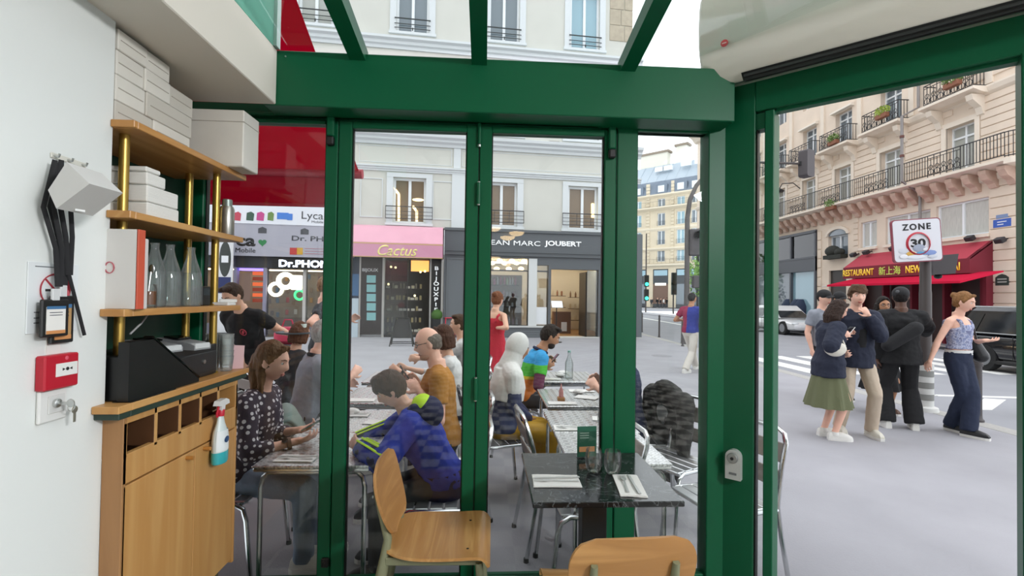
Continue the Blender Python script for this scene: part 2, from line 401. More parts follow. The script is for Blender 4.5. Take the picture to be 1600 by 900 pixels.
part('badge', MB().lathe([(.017, 0), (.017, .003)], 20), M('badge_red', 'c8434a', .5), ac, loc=(p.x + .03, -.242, p.z), rot=(R(90), 0, 0), label='small red oval badge')
part('badge_line', MB().box(-.01, .01, -.0005, .0005, -.002, .002), M('badge_pale', 'e8d5d0', .5), ac, loc=(p.x + .03, -.2455, p.z))
# --- smart lock on the post
lk = thing('smart_lock', 'silver keyless lock with a round black knob on the green post', 'lock', CHM @ V((.068, -.0, .71)), CA)
part('lock_body', MB().prism([(-.037, -.075), (.037, -.075), (.037, .035)] + [(.037 * math.cos(R(a)), .038 + .037 * math.sin(R(a))) for a in range(15, 180, 15)] + [(-.037, .035)], -.035, 0, 'y'), M('silver_plastic', 'c9cbc9', .35, .3), lk)
part('knob', MB().lathe([(.026, 0), (.026, .012), (.023, .016)], 24), M('knob_grey', '9b9d9b', .3, .5), lk, loc=(0, -.035, .035), rot=(R(90), 0, 0))
part('light_dot', MB().lathe([(.008, 0), (.008, .002)], 12), BLACKP, lk, loc=(0, -.052, .035), rot=(R(90), 0, 0))
part('keyhole', MB().box(-.018, .018, -.002, 0, -.006, .006, .001), M('lock_mark', '77797a', .4), lk, loc=(0, -.035, -.045))

# --- pendant lamps of the dining room, behind the camera (the front glass mirrors them)
def pendant(x, y, z):
    t = thing('pendant_lamp', 'round lit pendant lamp mirrored in the glass, %s' % PW_.pop(0), 'lamp', (x, y, z), 0, 'pendant lamps of the dining room')
    part('shade', MB().lathe([(.02, .09), (.08, .075), (.13, .02), (.135, 0), (.125, -.01)], 20), M('shade_metal', 'd9cdb8', .4), t)
    part('bulb', MB().ball((0, 0, -.01), (.12, .12, .06), 16, 8), M('lit_globe', 'ffd9a0', .5, emit=9), t)
    part('cord', MB().tube([(0, 0, .09), (0, 0, 3.15 - z)], .004, 6), BLACKP, t)
PW_ = ['front row, middle one', 'front row, toward the doorway', 'front row, toward the cabinet wall', 'rear rows, nearest the cabinet wall', 'rear rows, second from the cabinet wall', 'rear rows, nearest the doorway', 'rear rows, farthest back']
for px, py, d in ((793, 369, 2.6), (807, 362, 2.4), (770, 355, 2.2), (774, 401, 6.4), (804, 409, 7.4), (816, 404, 6.8), (792, 412, 8.2)):
    q = ray(px, py); t = (2 * YG + d) / q.y; p = EYE + q * t       # mirrored in the front glass
    pendant(p.x, 2 * YG - p.y, p.z)

# ================================================================== THE SETTING OUTSIDE: pavement, kerb, road
ASPH = M('pavement_asphalt', 'a09fa4', .9, var=.07, vs=1.3, bump=.25, bs=90)
ROADM = M('road_asphalt', '909196', .9, var=.06, vs=.8, bump=.25, bs=60)
GRAN = M('kerb_granite', 'a9a7a3', .8, var=.1, vs=30)
PAINT = M('road_paint', 'e2e2de', .7, var=.06, vs=8)
KX = lambda y: 6.78 + .030 * (y - 5)          # the kerb runs almost straight up the street
struct('ground_pavement', MB().prism([(-45, 2.56), (1.25, 2.56), (3.7, .25), (3.7, -12), (KX(-12), -12), (KX(60), 60), (-45, 60)], GZ - .3, GZ), ASPH)
struct('road', MB().prism([(KX(-12), -12), (16.9, -12), (16.9, 75), (95, 75), (95, 160), (-30, 160), (-30, 60), (KX(60), 60)], GZ - .4, GZ - .11), ROADM)
struct('ground_far_pavement', MB().prism([(16.9, -12), (19, -12), (19, 60), (16.9, 60)], GZ - .3, GZ), ASPH)
kb = struct('kerb', None, None); ang = math.atan(.030)
ks = MB().box(-.0, .28, 0, 1.19, -.25, .005, .012).mesh('kerb_stone', GRAN, False)
for i in range(40):
    y = -2 + i * 1.2
    link('kerb_stone', ks, kb, (KX(y) - .28, y, GZ), (0, 0, -ang))
kb2 = struct('kerb_far', None, None)
for i in range(24): link('kerb_stone', ks, kb2, (16.9, 4 + i * 1.2, GZ), None)
mk = struct('road_marking', None, None)
for i in range(9):
    x = 7.75 + i * .95
    struct('stripe', MB().box(x, x + .5, 10.9 + .02 * i, 14.4, GZ - .112, GZ - .104), PAINT, mk)
def strip(a, b, w):
    a, b = V(a), V(b); d = (b - a).normalized(); n = V((-d.y, d.x)) * (w / 2)
    struct('stripe', MB().prism([tuple(a - n), tuple(b - n), tuple(b + n), tuple(a + n)], GZ - .112, GZ - .104), PAINT, mk)
q = lambda px, py: AZ(px, py, GZ - .11).xy
strip(q(1462, 618), q(1640, 623), .14); strip(q(1352, 607), q(1462, 618), .12)
for a, b, c, d in (((1512, 640), (1538, 623), (1572, 625), (1550, 641)), ((1590, 640), (1612, 626), (1660, 628), (1640, 642))):
    struct('stripe', MB().prism([tuple(q(*p)) for p in (a, b, c, d)][::-1], GZ - .112, GZ - .104), PAINT, mk)
strip(q(1005, 497), q(1068, 508), .3); strip(q(1003, 487.5), q(1100, 493), .5)
for px, py in ((1034, 556),):          # cast manhole frames in the pavement
    p = AZ(px, py, GZ); struct('manhole', MB().lathe([(.28, -.02), (.28, .003), (.24, .004)], 20, (p.x, p.y, GZ)), M('cast_iron', '8f8e92', .8), mk)

def bollard(px, py, h=1.0, r=.035):
    p = AZ(px, py, GZ)
    t = thing('bollard', '', 'bollard', (p.x, p.y, GZ)); m = M('bollard_brown', '4d4848', .5)
    part('post', MB().lathe([(r * 1.5, 0), (r * 1.5, .03), (r * 1.1, .05), (r, .1), (r, h - .16)], 14), m, t)
    part('collar', MB().lathe([(r * 1.25, 0), (r * 1.25, .04)], 14), m, t, loc=(0, 0, h - .26))
    part('cap', MB().lathe([(r * .9, 0), (r * 1.15, .03), (r * .9, .07), (r * .3, .1)], 14), M('bollard_white', 'd9d9d4', .5) if r > .04 else m, t, loc=(0, 0, h - .16))
    return t
bollard(1003, 519)['label'] = 'thin grey bollard by the kerb nearest the dark shop front'
bollard(1030, 527)['label'] = 'thin grey bollard by the kerb, second from the dark shop front'
bollard(1066.5, 541)['label'] = 'thin grey bollard hidden behind the man carrying the paper bag'
bollard(1528, 659, 1.02, .045)['label'] = 'dark bollard with pale cap beside the woman in bootcut jeans'
bollard(1603, 640, 1.0, .045)['label'] = 'dark bollard at the kerb half hidden by the doorway jamb'

# ================================================================== FACADES
def holes_wall(mb, x0, x1, z0, z1, holes, y0, y1):
    xs = sorted({x0, x1, *[min(max(h[k], x0), x1) for h in holes for k in (0, 1)]})
    for a, b in zip(xs, xs[1:]):
        if b - a < 1e-4: continue
        c = (a + b) / 2; cuts = sorted([(h[2], h[3]) for h in holes if h[0] < c < h[1]]); z = z0
        for u, v in cuts:
            if u > z: mb.box(a, b, y0, y1, z, u)
            z = max(z, v)
        if z < z1: mb.box(a, b, y0, y1, z, z1)
    return mb
WFRAME = M('window_white_paint', 'e9edf0', .5)
PANE_D = M('pane_dark', '6f7a82', .06, spec=.8); PANE_B = M('pane_blue', '8fb0bd', .06, spec=.8); PANE_C = M('pane_curtained', 'a9aba5', .12, spec=.6)
PANE_W = M('pane_brown', '7d6a55', .1, spec=.6)
IRON = M('wrought_iron', '2b2b2e', .5)
def fwin(par, xc, z0, z1, w, dep=.16, pane=PANE_D, fw=.07, transom=None, frame=WFRAME, name='window'):
    mb = MB(); a, b = xc - w / 2, xc + w / 2
    mb.box(a, a + fw, dep - .05, dep + .05, z0, z1).box(b - fw, b, dep - .05, dep + .05, z0, z1).box(a + fw, b - fw, dep - .05, dep + .05, z1 - fw, z1).box(a + fw, b - fw, dep - .05, dep + .05, z0, z0 + fw)
    mb.box(xc - fw * .6, xc + fw * .6, dep - .06, dep + .05, z0 + fw, z1 - fw)
    zt = [(z0 + fw, z1 - fw)]
    if transom:
        t = z0 + (z1 - z0) * transom; mb.box(a + fw, b - fw, dep - .055, dep + .05, t - fw * .6, t + fw * .6); zt = [(z0 + fw, t - fw * .6), (t + fw * .6, z1 - fw)]
    f = part(name, mb, frame, par, smooth=False)
    for u, v in zt:
        for p, q in ((a + fw, xc - fw * .6), (xc + fw * .6, b - fw)):
            part('pane', MB().box(p, q, dep, dep + .02, u, v), pane, f, smooth=False)
    return f
def rail_mesh(w, h, n, dep=.0, scroll=False, sides=0.):
    mb = MB(); t = .018
    mb.box(-w / 2, w / 2, dep - t, dep + t, h - .03, h).box(-w / 2, w / 2, dep - t * .7, dep + t * .7, .06, .085)
    if scroll:
        mb.box(-w / 2, w / 2, dep - t * .7, dep + t * .7, h - .14, h - .12)
        k = max(3, int(w / .26))
        for i in range(k):
            x = -w / 2 + (i + .5) * w / k; r = w / k * .42
            for zc, rr in ((.085 + r, r), (.085 + r * 2.75, r * .72)):
                if zc + rr < h - .1: mb.tube([(x + rr * math.cos(2 * math.pi * j / 10), dep, zc + rr * math.sin(2 * math.pi * j / 10)) for j in range(10)], .013, 4, True)
            mb.box(x - .008, x + .008, dep - .008, dep + .008, .085, h - .12); mb.box(x - w / k / 2 - .008, x - w / k / 2 + .008, dep - .01, dep + .01, 0, h)
        mb.box(w / 2 - .012, w / 2 + .012, dep - .012, dep + .012, 0, h)
    else:
        for i in range(n + 1):
            x = -w / 2 + i * w / n; mb.box(x - .009, x + .009, dep - .009, dep + .009, .06, h)
    if sides:
        for x in (-w / 2, w / 2):
            mb.box(x - t, x + t, dep, dep + sides, h - .03, h).box(x - t, x + t, dep, dep + sides, .06, .085)
            for j in range(1, 4): mb.box(x - .009, x + .009, dep + sides * j / 4 - .009, dep + sides * j / 4 + .009, .06, h)
    return mb

# ---- the cream building across the street (local x along the facade, -y towards the street)
FA = R(5.5); FO = V((0, 18.87, GZ)); FMX = Matrix.Translation(FO) @ rotz(FA); FMI = FMX.inverted()
def FC(px, py, off=0.):
    n = V((math.sin(FA), -math.cos(FA), 0)); q = FO + n * off; d = ray(px, py); t = (q - EYE).dot(n) / d.dot(n); return FMI @ (EYE + d * t)
fx = lambda px, py=460, off=0.: FC(px, py, off).x
fh = lambda px, py, off=0.: FC(px, py, off).z
CREAM = M('cream_render', 'cfcec6', .85, var=.03, vs=1.5)
MOULD = M('moulding_white', 'd8dcde', .75)
bld = thing('building', 'cream rendered corner building with white mouldings above the shops across the street', 'building', FO, FA)
cols = [fx(512, 20) + .05, fx(640, 310), fx(784, 310) , fx(911, 310)]
cols[0] = cols[1] - (cols[2] - cols[1])
XL, XR = -16.5, 5.95; Z1, Z2, Z3 = 4.25, 8.02, 11.75
holes = []
for c in cols + [cols[0] - 3.5, cols[0] - 7.]:
    holes += [(c - .62, c + .62, Z1 + .12, 6.12), (c - .62, c + .62, Z2, 10.2), (c - .62, c + .62, Z3, 14.1), (c - .62, c + .62, 15.3, 17.3)]
part('wall', holes_wall(MB(), XL, XR, 4.22, 19, holes, 0, .4), CREAM, bld, smooth=False)
part('wall', MB().box(XL, fx(250) - .02, 0, .4, 0, 4.22), CREAM, bld, smooth=False)
part('side_wall', MB().box(XR - .4, XR, .4, 22, 0, 19), CREAM, bld, smooth=False)
part('roof', MB().prism([(-.3, 19), (12, 19), (10, 21.5), (1.2, 21.5)], XL, XR, 'x'), M('zinc_roof', '8f9aa6', .5, .2), bld, smooth=False)
for nm, z, prf in (('cornice_low', 6.34, [(0, 0), (-.06, 0), (-.06, .05), (-.1, .07), (-.1, .12), (-.16, .15), (-.16, .20), (0, .24)]),
                   ('cornice', 7.36, [(0, 0), (-.08, 0), (-.10, .10), (-.22, .16), (-.22, .24), (-.34, .30), (-.36, .40), (-.2, .46), (0, .48)]),
                   ('cornice', 11.05, [(0, 0), (-.06, 0), (-.06, .12), (-.14, .16), (-.14, .28), (-.25, .33), (-.25, .42), (0, .5)]),
                   ('cornice', 14.8, [(0, 0), (-.06, 0), (-.06, .12), (-.14, .16), (-.2, .3), (0, .36)]),
                   ('eaves_cornice', 18.6, [(0, 0), (-.3, .1), (-.5, .3), (-.5, .42), (0, .5)])):
    part(nm, MB().prism([(y, z + h) for y, h in prf], XL, XR + .42, 'x'), MOULD, bld, smooth=False)
panes1 = {0: PANE_D, 1: PANE_W, 2: PANE_W, 3: PANE_W}
for i, c in enumerate(cols + [cols[0] - 3.5, cols[0] - 7.]):
    for z0, z1, pn, tr in ((Z1 + .12, 6.12, panes1.get(i, PANE_D), None), (Z2, 10.2, PANE_D, None), (Z3, 14.1, [PANE_C, PANE_D, PANE_D, PANE_B, PANE_D, PANE_D][i], None), (15.3, 17.3, PANE_D, None)):
        fwin(bld, c, z0, z1, 1.24, .17, pn, .09)
        part('window_surround', MB().box(c - .86, c - .62, -.05, .02, z0 - .02, z1 + .02).box(c + .62, c + .86, -.05, .02, z0 - .02, z1 + .02).box(c - .86, c + .86, -.06, .02, z1, z1 + .16).box(c - .9, c + .9, -.09, .02, z0 - .1, z0), MOULD, bld, smooth=False)
    part('railing', rail_mesh(1.75, .55, 3, -.13).box(-.87, .87, -.14, -.12, .2, .215).box(-.87, .87, -.14, -.12, .34, .355), IRON, bld, loc=(c, 0, Z1 + .2), smooth=False)
    for z in (Z2, Z3, 15.3): part('railing', MB().box(-.68, .68, -.1, -.075, .42, .46).box(-.68, .68, -.1, -.075, .22, .24).box(-.68, .68, -.1, -.075, .06, .08).box(-.02, .02, -.1, -.06, 0, .1), IRON, bld, loc=(c, 0, z + .05), smooth=False)
# low relief panels between the first floor windows and the stone quoins on the corner
def pane_frame(x0, x1, z0, z1, t=.03, e=.03):
    return MB().box(x0, x1, -e, 0, z0, z0 + t).box(x0, x1, -e, 0, z1 - t, z1).box(x0, x0 + t, -e, 0, z0 + t, z1 - t).box(x1 - t, x1, -e, 0, z0 + t, z1 - t)
for a, b in ((fx(563, 300), fx(598, 300)), (fx(676, 300), fx(707, 300))):
    part('relief_panel', pane_frame(a, b, 4.55, fh(580, 278)), MOULD, bld, smooth=False)
part('pilaster', MB().box(fx(706, 300), fx(726, 300), -.05, 0, 4.25, 6.34), MOULD, bld, smooth=False)
part('pilaster', MB().box(fx(709, 250), fx(720, 250), -.04, 0, 6.58, 7.36), MOULD, bld, smooth=False)
for a, b in ((fx(561, 250), fx(706, 250)), (fx(722, 250), fx(940, 250))):
    part('relief_panel', pane_frame(a, b, 6.66, 7.30, .02, .02), MOULD, bld, smooth=False)
QST = M('quoin_stone', 'b7ab98', .85, var=.12, vs=4)
for k in range(22):
    z = 4.3 + k * .66
    if abs(z - 7.4) < .4 or abs(z - 11.3) < .5: continue
    a = 4.98 if k % 2 else 4.98
    part('stone', MB().box(a, 5.45 if k % 2 else 5.6, -.03, .1, z, z + .64, .012), QST, bld, smooth=False)
    part('stone', MB().box((5.45 if k % 2 else 5.6) + .02, XR + .02, -.03, .3, z, z + .64, .012), QST, bld, smooth=False)
part('vent_grille', MB().box(-.22, .22, -.03, 0, -.06, .06), M('grille_grey', '8d8780', .6), bld, loc=(fx(866, 223), 0, fh(866, 223)), smooth=False)
# lit ceiling strips seen in the first floor rooms
WARM = M('warm_lamp', 'ffe6a8', .5, emit=2.2)
for px0, py0, px1, py1, w in ((623, 345, 623, 303, .05), (623, 303, 613, 291, .05), (651, 347, 651, 330, .05), (651, 330, 645, 322, .05), (926, 340, 926, 318, .06)):
    a = FC(px0, py0, -.15); b = FC(px1, py1, -.15)
    part('light_strip', MB().tube([(a.x, .165, a.z), (b.x, .165, b.z)], w, 6), WARM, bld)
part('light_disc', MB().ball((fx(653, 311), .16, fh(653, 311)), (.22, .02, .06)), WARM, bld)

# ---- hair salon shop front (charcoal)
CHAR = M('charcoal_paint', '5c6064', .55); CHAR_L = M('charcoal_panel', '686d71', .55)
INW = M('shop_white', 'e6e0d4', .7); INWOOD = wood('shop_floor_wood', 'b98f5f', 'a37a4c', 0, 1.5)
sal = thing('shop', 'charcoal shop front with a large product window and open doorway', 'shop', FO, FA)
x0, xw0, xw1, xc1, xs1, xd0, xd1, xe = fx(693), fx(740), fx(825), fx(838), fx(856), fx(859), fx(934), fx(1000)
HF = fh(850, 401); HT = 4.22
hs = [(xw0, xw1, .47, HF - .1), (xc1 - .0, xs1, .47, HF - .35), (xd0 + .03, xd1, 0.02, fh(880, 421))]
part('fascia', MB().box(x0, xe, -.14, .3, HF, HT, .01), CHAR, sal, smooth=False)
part('fascia_trim', MB().box(x0, xe, -.2, 0, HT - .08, HT + .02).box(x0, xe, -.18, 0, HF + .12, HF + .16).box(x0, xe, -.17, 0, HF - .02, HF + .02), CHAR, sal, smooth=False)
part('front_wall', holes_wall(MB(), x0, xe, 0, HF, hs, -.08, .25), CHAR, sal, smooth=False)
for a, b, c, d in ((fx(697), fx(726), .25, HF - .15), (fx(697), fx(726), HF + .2, HT - .12), (fx(941), fx(985), .3, HF - .2)):
    part('panel', pane_frame(a, b, c, d, .05, .11).box(a + .05, b - .05, -.085, -.08, c + .05, d - .05), CHAR_L, sal, smooth=False)
part('pilaster', MB().box(fx(985), xe, -.22, .2, 0, HT, .02), CHAR_L, sal, smooth=False)
part('white_column', MB().box(xw1, xc1, -.1, .2, .42, HF - .1), M('column_white', 'd5d7d6', .6), sal, smooth=False)
for a, b, z1 in ((xw0, xw1, HF - .1), (xc1, xs1, HF - .35)):
    part('shop_pane', MB().box(a, b, .02, .03, .47, z1), FACADE_GLASS, sal, smooth=False)
    part('window_bar', MB().box(a, b, 0, .05, HF - .62, HF - .56), CHAR, sal, smooth=False)
part('window_ledge', MB().box(x0, xs1, -.16, .1, .40, .47), M('ledge_pale', 'c9cac8', .6), sal, smooth=False)
part('step', MB().box(xd0, xe, -.25, .3, 0, .03), M('step_stone', 'c5c4c0', .7), sal, smooth=False)
for k in range(4): part('base_plank', MB().box(xw0, xs1, -.1, -.07, .02 + k * .095, .02 + k * .095 + .085), CHAR_L, sal, smooth=False)
zc = HF - .02
part('room_shell', MB().box(x0, xe, 4.4, 4.5, 0, zc).box(x0, x0 + .05, .3, 4.4, 0, zc).box(xe - .05, xe, .3, 4.4, 0, zc), INW, sal, smooth=False)
part('room_ceiling', MB().box(x0, xe, .3, 4.5, zc, zc + .05), INW, sal, smooth=False)
part('room_floor', MB().box(x0, xe, .25, 4.5, -.02, .02), INWOOD, sal, smooth=False)
M('shop_lamp', 'fff1d8', .5, emit=6); part('shelf_back', MB().box(x0 + .1, xw1 - .05, 1.12, 1.16, 0, zc - .7), M('shelf_back_brown', '9a8a7c', .7), sal, smooth=False)
GLOBE = M('globe_lamp', 'ffdca8', .5, emit=7)
for k in range(12):
    p = FC(762 + (k % 4) * 19 + (k // 4) * 7, (404, 411, 420)[k // 4], -1.2 - .7 * (k // 4)); part('globe_lamp', MB().ball((p.x, 1.2 + .7 * (k // 4), min(p.z, zc - .1)), (.13, .13, .09), 10, 8), GLOBE, sal)
part('room_light', MB().box(x0 + .6, xe - .6, 3.0, 3.3, zc - .06, zc - .03), M('shop_lamp'), sal, smooth=False)
SIGNW = M('sign_letter_white', 'f2f4f6', .4, emit=.25)
def ftext(body, par, px0, py0, px1, py1, off, mat=SIGNW, bold=0., ext=.02, h=None, **k):
    a, b = FC(px0, py0, off), FC(px1, py1, off)
    return text('lettering', body, mat, par, ((a.x + b.x) / 2, -off, (a.z + b.z) / 2), (R(90), 0, 0), abs(b.x - a.x), h or abs(a.z - b.z), ext, bold, **k)
ftext('JEAN MARC', sal, 761, 374.5, 844, 387, .16); ftext('JOUBERT', sal, 851, 376, 908, 388, .16, bold=.03)
part('door_leaf', MB().box(fx(915), fx(917), -.02, .9, .03, 2.65).box(fx(915), fx(917), -.02, .02, .03, 2.65), M('door_frame_black', '2a2826', .4), sal, smooth=False)
part('door_pane', MB().box(fx(917), xd1, .0, .01, .03, 2.7), FACADE_GLASS, sal, smooth=False)
part('notice', MB().box(fx(838.5), fx(854.5), -.0, .008, fh(846, 507), fh(846, 480)), M('paper_white', 'e9ebee', .6), sal, smooth=False)
# shelves and what stands on them
SH = M('shelf_dark', '4b4540', .5); random.seed(5)
ORD = 'first second third fourth fifth sixth seventh eighth ninth tenth eleventh twelfth thirteenth fourteenth fifteenth sixteenth'.split()
def shelf_row(xa, xb, zs, y, name, label, group, cols_, hmax=.2, cat='bottle', shop=sal, dens=.11):
    nth = 0
    u = part('shelf', MB().box(xa, xb, y - .02, y + .3, zs - .025, zs), SH, shop, smooth=False)
    ms = []
    for k in range(3):
        w, h = (.035, .05, .045)[k], hmax * (1, .75, .9)[k]
        for c in cols_:
            prf = [(w, 0), (w, h * .68), (w * .5, h * .8), (w * .4, h)] if k != 1 else [(w, 0), (w, h * .8), (w * .8, h)]
            ms.append(MB().lathe(prf, 8).mesh(name, M('product_' + c, c, .4)))
    x = xa + .07
    while x < xb - .05:
        nth += 1; one(name, random.choice(ms), None, label.replace('#', ORD[(nth - 1) % 16]), cat, FMX @ V((x, y + .1, zs)), random.random() * 6, group)
        x += dens * (.85 + .4 * random.random())
L1 = 'small bottle, # from the window edge, on the %s shelf of the charcoal shop window'
for py, cs, hm in ((477, ('e8e6e0', 'b9d6a0', 'd8a0b4', 'f0f0ee'), .30), (553 - 120 + 0, ('e8e6e0',), 0)):
    if hm: shelf_row(xw0 + .1, xw1 - .25, fh(790, 443 + 2, -.7), .7, 'bottle', L1 % 'topmost', 'bottles on the salon window shelves', ('e8e6e0', 'b9d6a0', 'd87f9c', 'f0f0ee'), .32, dens=.13)
shelf_row(xw0 + .1, xw1 - .25, fh(790, 463, -.7), .7, 'bottle', L1 % 'second', 'bottles on the salon window shelves', ('c8889a', 'a9a49c', 'd9c9c2', '8a5a62'), .27, dens=.12)
shelf_row(xw0 + .1, xw1 - .25, fh(790, 479, -.7), .7, 'bottle', L1 % 'third', 'bottles on the salon window shelves', ('f2f0ec', 'e5dccd'), .22, dens=.2)
shelf_row(xw0 + .1, xw1 - .25, fh(790, 507, -.4), .4, 'bottle', 'pink or white bottle, # from the window edge, on the charcoal shop window floor', 'bottles on the salon window floor', ('d8a8b4', 'efe9e6', 'a86a7c'), .3, dens=.16)
for k, (px, py) in enumerate(((866, 458), (866, 476), (866, 494))):
    shelf_row(fx(862, 460, -3.4), fx(884, 460, -3.4), fh(px, py + 4, -3.4), 3.4, 'bottle', 'small tin, # along the %s back shelf behind the charcoal shop doorway' % ('upper', 'middle', 'lower')[k], 'tins on the salon back shelves', ('c9a48a', 'a97a63', 'd7cfc0'), .3, 'tin', dens=.22)
    shelf_row(fx(890, 460, -3.8), fx(915, 460, -3.8), fh(px, py + 6, -3.8), 3.8, 'bottle', 'small jar, # along the %s rear shelf inside the charcoal shop' % ('upper', 'middle', 'lower')[k], 'jars on the salon rear shelves', ('8e7a66', 'c9bca6', '7a5b48'), .3, 'jar', dens=.22)
cn = thing('shop_counter', 'brown box shaped counter inside the charcoal shop doorway', 'counter', FMX @ V((fx(877, 500, -2), 2.0, .02)), FA)
part('body', MB().box(-.38, .38, -.2, .2, 0, .95), M('counter_brown', '6d4a36', .5), cn, smooth=False); part('notice', MB().box(-.05, .2, -.21, -.2, .1, .5), M('paper_white'), cn, smooth=False)
b = FC(870, 536, .5); g = AZ(869, 535, GZ)
st = thing('notice_stand', 'slim black stand with a tilted white notice outside the shop doorway', 'stand', (g.x, g.y, GZ), FA)
part('base', MB().lathe([(.2, 0), (.2, .02), (.03, .03)], 20), BLACKP, st); part('pole', MB().lathe([(.018, .02), (.018, 1.25)], 8), BLACKP, st)
part('notice', MB().box(-.2, .2, -.01, .01, -.14, .14), M('paper_white'), st, loc=(0, -.05, 1.36), rot=(R(-35), 0, 0), smooth=False)

# ---- pink jewellery shop
pk = thing('shop', 'narrow jewellery shop front with black panels under a pink awning', 'shop', FO, FA)
xa, xb = fx(545), fx(692.5); hz = 3.02
BLK = M('gloss_black_panel', '17171a', .3); ALU = M('shop_aluminium', 'b8b6b2', .4, .5)
part('side_pilaster', MB().box(fx(527), xa, -.05, .3, 0, 4.22), M('pilaster_cream', 'cfcac4', .7), pk, smooth=False)
part('head', MB().box(xa, xb, 0, .3, hz - .02, 4.22), M('head_dark', '3a2a2e', .6), pk, smooth=False)
part('post', MB().box(fx(597), fx(600.5), -.04, .3, 0, hz), ALU, pk, smooth=False); part('post', MB().box(fx(671), fx(673.5), -.04, .3, 0, hz), ALU, pk, smooth=False)
part('post', MB().box(fx(689), xb, -.04, .3, 0, hz), ALU, pk, smooth=False); part('post', MB().box(fx(561), fx(563.5), -.04, .3, 0, hz), ALU, pk, smooth=False)
lp = part('display_panel', MB().box(fx(563.5), fx(597), -.02, .1, .1, hz), M('panel_black_brown', '241b1d', .3), pk, smooth=False)
rp = part('sign_panel', MB().box(fx(673.5), fx(689), -.03, .1, 0, hz), BLK, pk, smooth=False)
part('display_panel', MB().box(xa, fx(561), -.02, .1, .1, hz), M('poster_navy', '1d2a40', .4), pk, smooth=False)
SILV = M('sign_silver', 'b9b9bb', .4, emit=.1)
ftext('BIJOUX', lp, 566, 419, 591, 426, .03, SILV, .02, .006)
tl = M('poster_teal', '7fb3b5', .5); tl2 = M('poster_dark_teal', '2f5f66', .5)
for k, py in enumerate((436, 450.5, 465, 479.5, 494.5)):
    a, b = FC(573, py - 6, .03), FC(587, py + 6, .03)
    f = part('picture', MB().box(a.x, b.x, -.03, -.02, b.z, a.z), tl, lp, smooth=False)
ftext('B\nI\nJ\nO\nU\nX\nP\nI\nE'.replace('\n', '\n'), rp, 677.5, 416, 685.5, 487, .035, SIGNW, .03, .006)
part('poster', MB().box(fx(547), fx(560.5), -.035, -.02, fh(553, 462), fh(553, 428)), M('poster_blue', '38618a', .5), pk, smooth=False)
part('poster', MB().box(fx(547), fx(560.5), -.035, -.02, fh(553, 527), fh(553, 466)), M('poster_pale', 'b5c3cc', .5), pk, smooth=False)
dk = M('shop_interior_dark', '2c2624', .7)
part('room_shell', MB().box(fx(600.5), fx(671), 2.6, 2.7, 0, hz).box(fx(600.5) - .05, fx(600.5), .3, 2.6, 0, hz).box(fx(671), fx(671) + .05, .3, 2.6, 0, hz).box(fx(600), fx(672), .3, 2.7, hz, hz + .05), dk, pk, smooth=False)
part('room_floor', MB().box(fx(600.5), fx(671), .0, 2.6, -.02, .02), INWOOD, pk, smooth=False)
part('warm_panel', MB().box(fx(640), fx(669), .6, .65, fh(650, 424, -.6), fh(650, 407, -.6)), M('amber_lamp', 'f0a85a', .5, emit=1.3), pk, smooth=False)
for px, py in ((611, 417), (618, 418), (657, 425), (664, 424), (580, 411), (648, 462), (607, 444)):
    c = FC(px, py, -.55); part('spot_lamp', MB().ball((c.x, .55, c.z), .045, 8, 6), WARM, pk)
part('shop_pane', MB().box(fx(600.5), fx(636), .02, .03, .05, hz), FACADE_GLASS, pk, smooth=False)
part('door_frame', MB().box(fx(635.5), fx(637), 0, .08, 0, hz).box(fx(601), fx(671), -.02, .08, 0, .1), BLK, pk, smooth=False)
for k, py in enumerate((448, 466, 483, 501, 516)):
    part('shelf', MB().box(fx(603, 460, -.5), fx(655, 460, -.5), .42, .75, fh(620, py + 2.5, -.5) - .02, fh(620, py + 2.5, -.5)), M('shelf_glass_dark', '5a5652', .2), pk, smooth=False)
    ms = [MB().box(-w, w, -.03, .03, 0, h, .008).mesh('jewel_box', M('trinket_' + c, c, .3), False) for w, h, c in ((.06, .12, 'd8cfae'), (.04, .18, 'b9a877'), (.07, .09, 'e9e4d6'), (.03, .2, '8d8672'))]
    for j in range(9):
        x = fx(604, 460, -.5) + .06 + j * .155 + random.uniform(-.03, .03)
        one('jewel_box', random.choice(ms), None, 'pale trinket, %s from the door post, on the %s shelf of the pink awning shop' % (ORD[j], ('topmost', 'second', 'middle', 'fourth', 'lowest')[k]), 'trinket', FMX @ V((x, .55, fh(620, py + 2.5, -.5))), FA, 'trinkets on the jewellery shelves')
pa = thing('awning', 'short pink shop awning with yellow script lettering', 'awning', FO, FA)
PINK = M('pink_canvas', 'e3a9bb', .8, var=.03, vs=3); PINKD = M('pink_valance', 'd193ab', .8)
of = .75; a, b = fx(548, 385, of), fx(692, 385, of); zt = fh(620, 354, .1); zm = fh(620, 381, of); zb = fh(620, 402.5, of)
part('canopy', MB().prism([(-.02, zt), (-.08, zt + .03), (-of * .45, zt - .06), (-of, zm + .05), (-of, zm), (-.02, zt - .1)], a, b, 'x'), PINK, pa, smooth=False)
for x in (a, b - .012): part('side_flap', MB().prism([(-.02, zt - .1), (-of, zm), (-of, zb), (-.02, zb)], x, x + .012, 'x'), PINKD, pa, smooth=False)
part('valance', MB().box(a, b, -of - .012, -of, zb, zm), PINKD, pa, smooth=False)
part('seam', MB().box(a, b, -of - .016, -of - .008, zm - .02, zm + .02).box(a, b, -of - .016, -of, zb, zb + .03), M('gold_trim', 'c9a673', .6), pa, smooth=False)
ftext('Cactus', pa, 590, 382, 652, 401, of + .02, M('yellow_script', 'e8d98a', .6), .012, .004).data.shear = .35
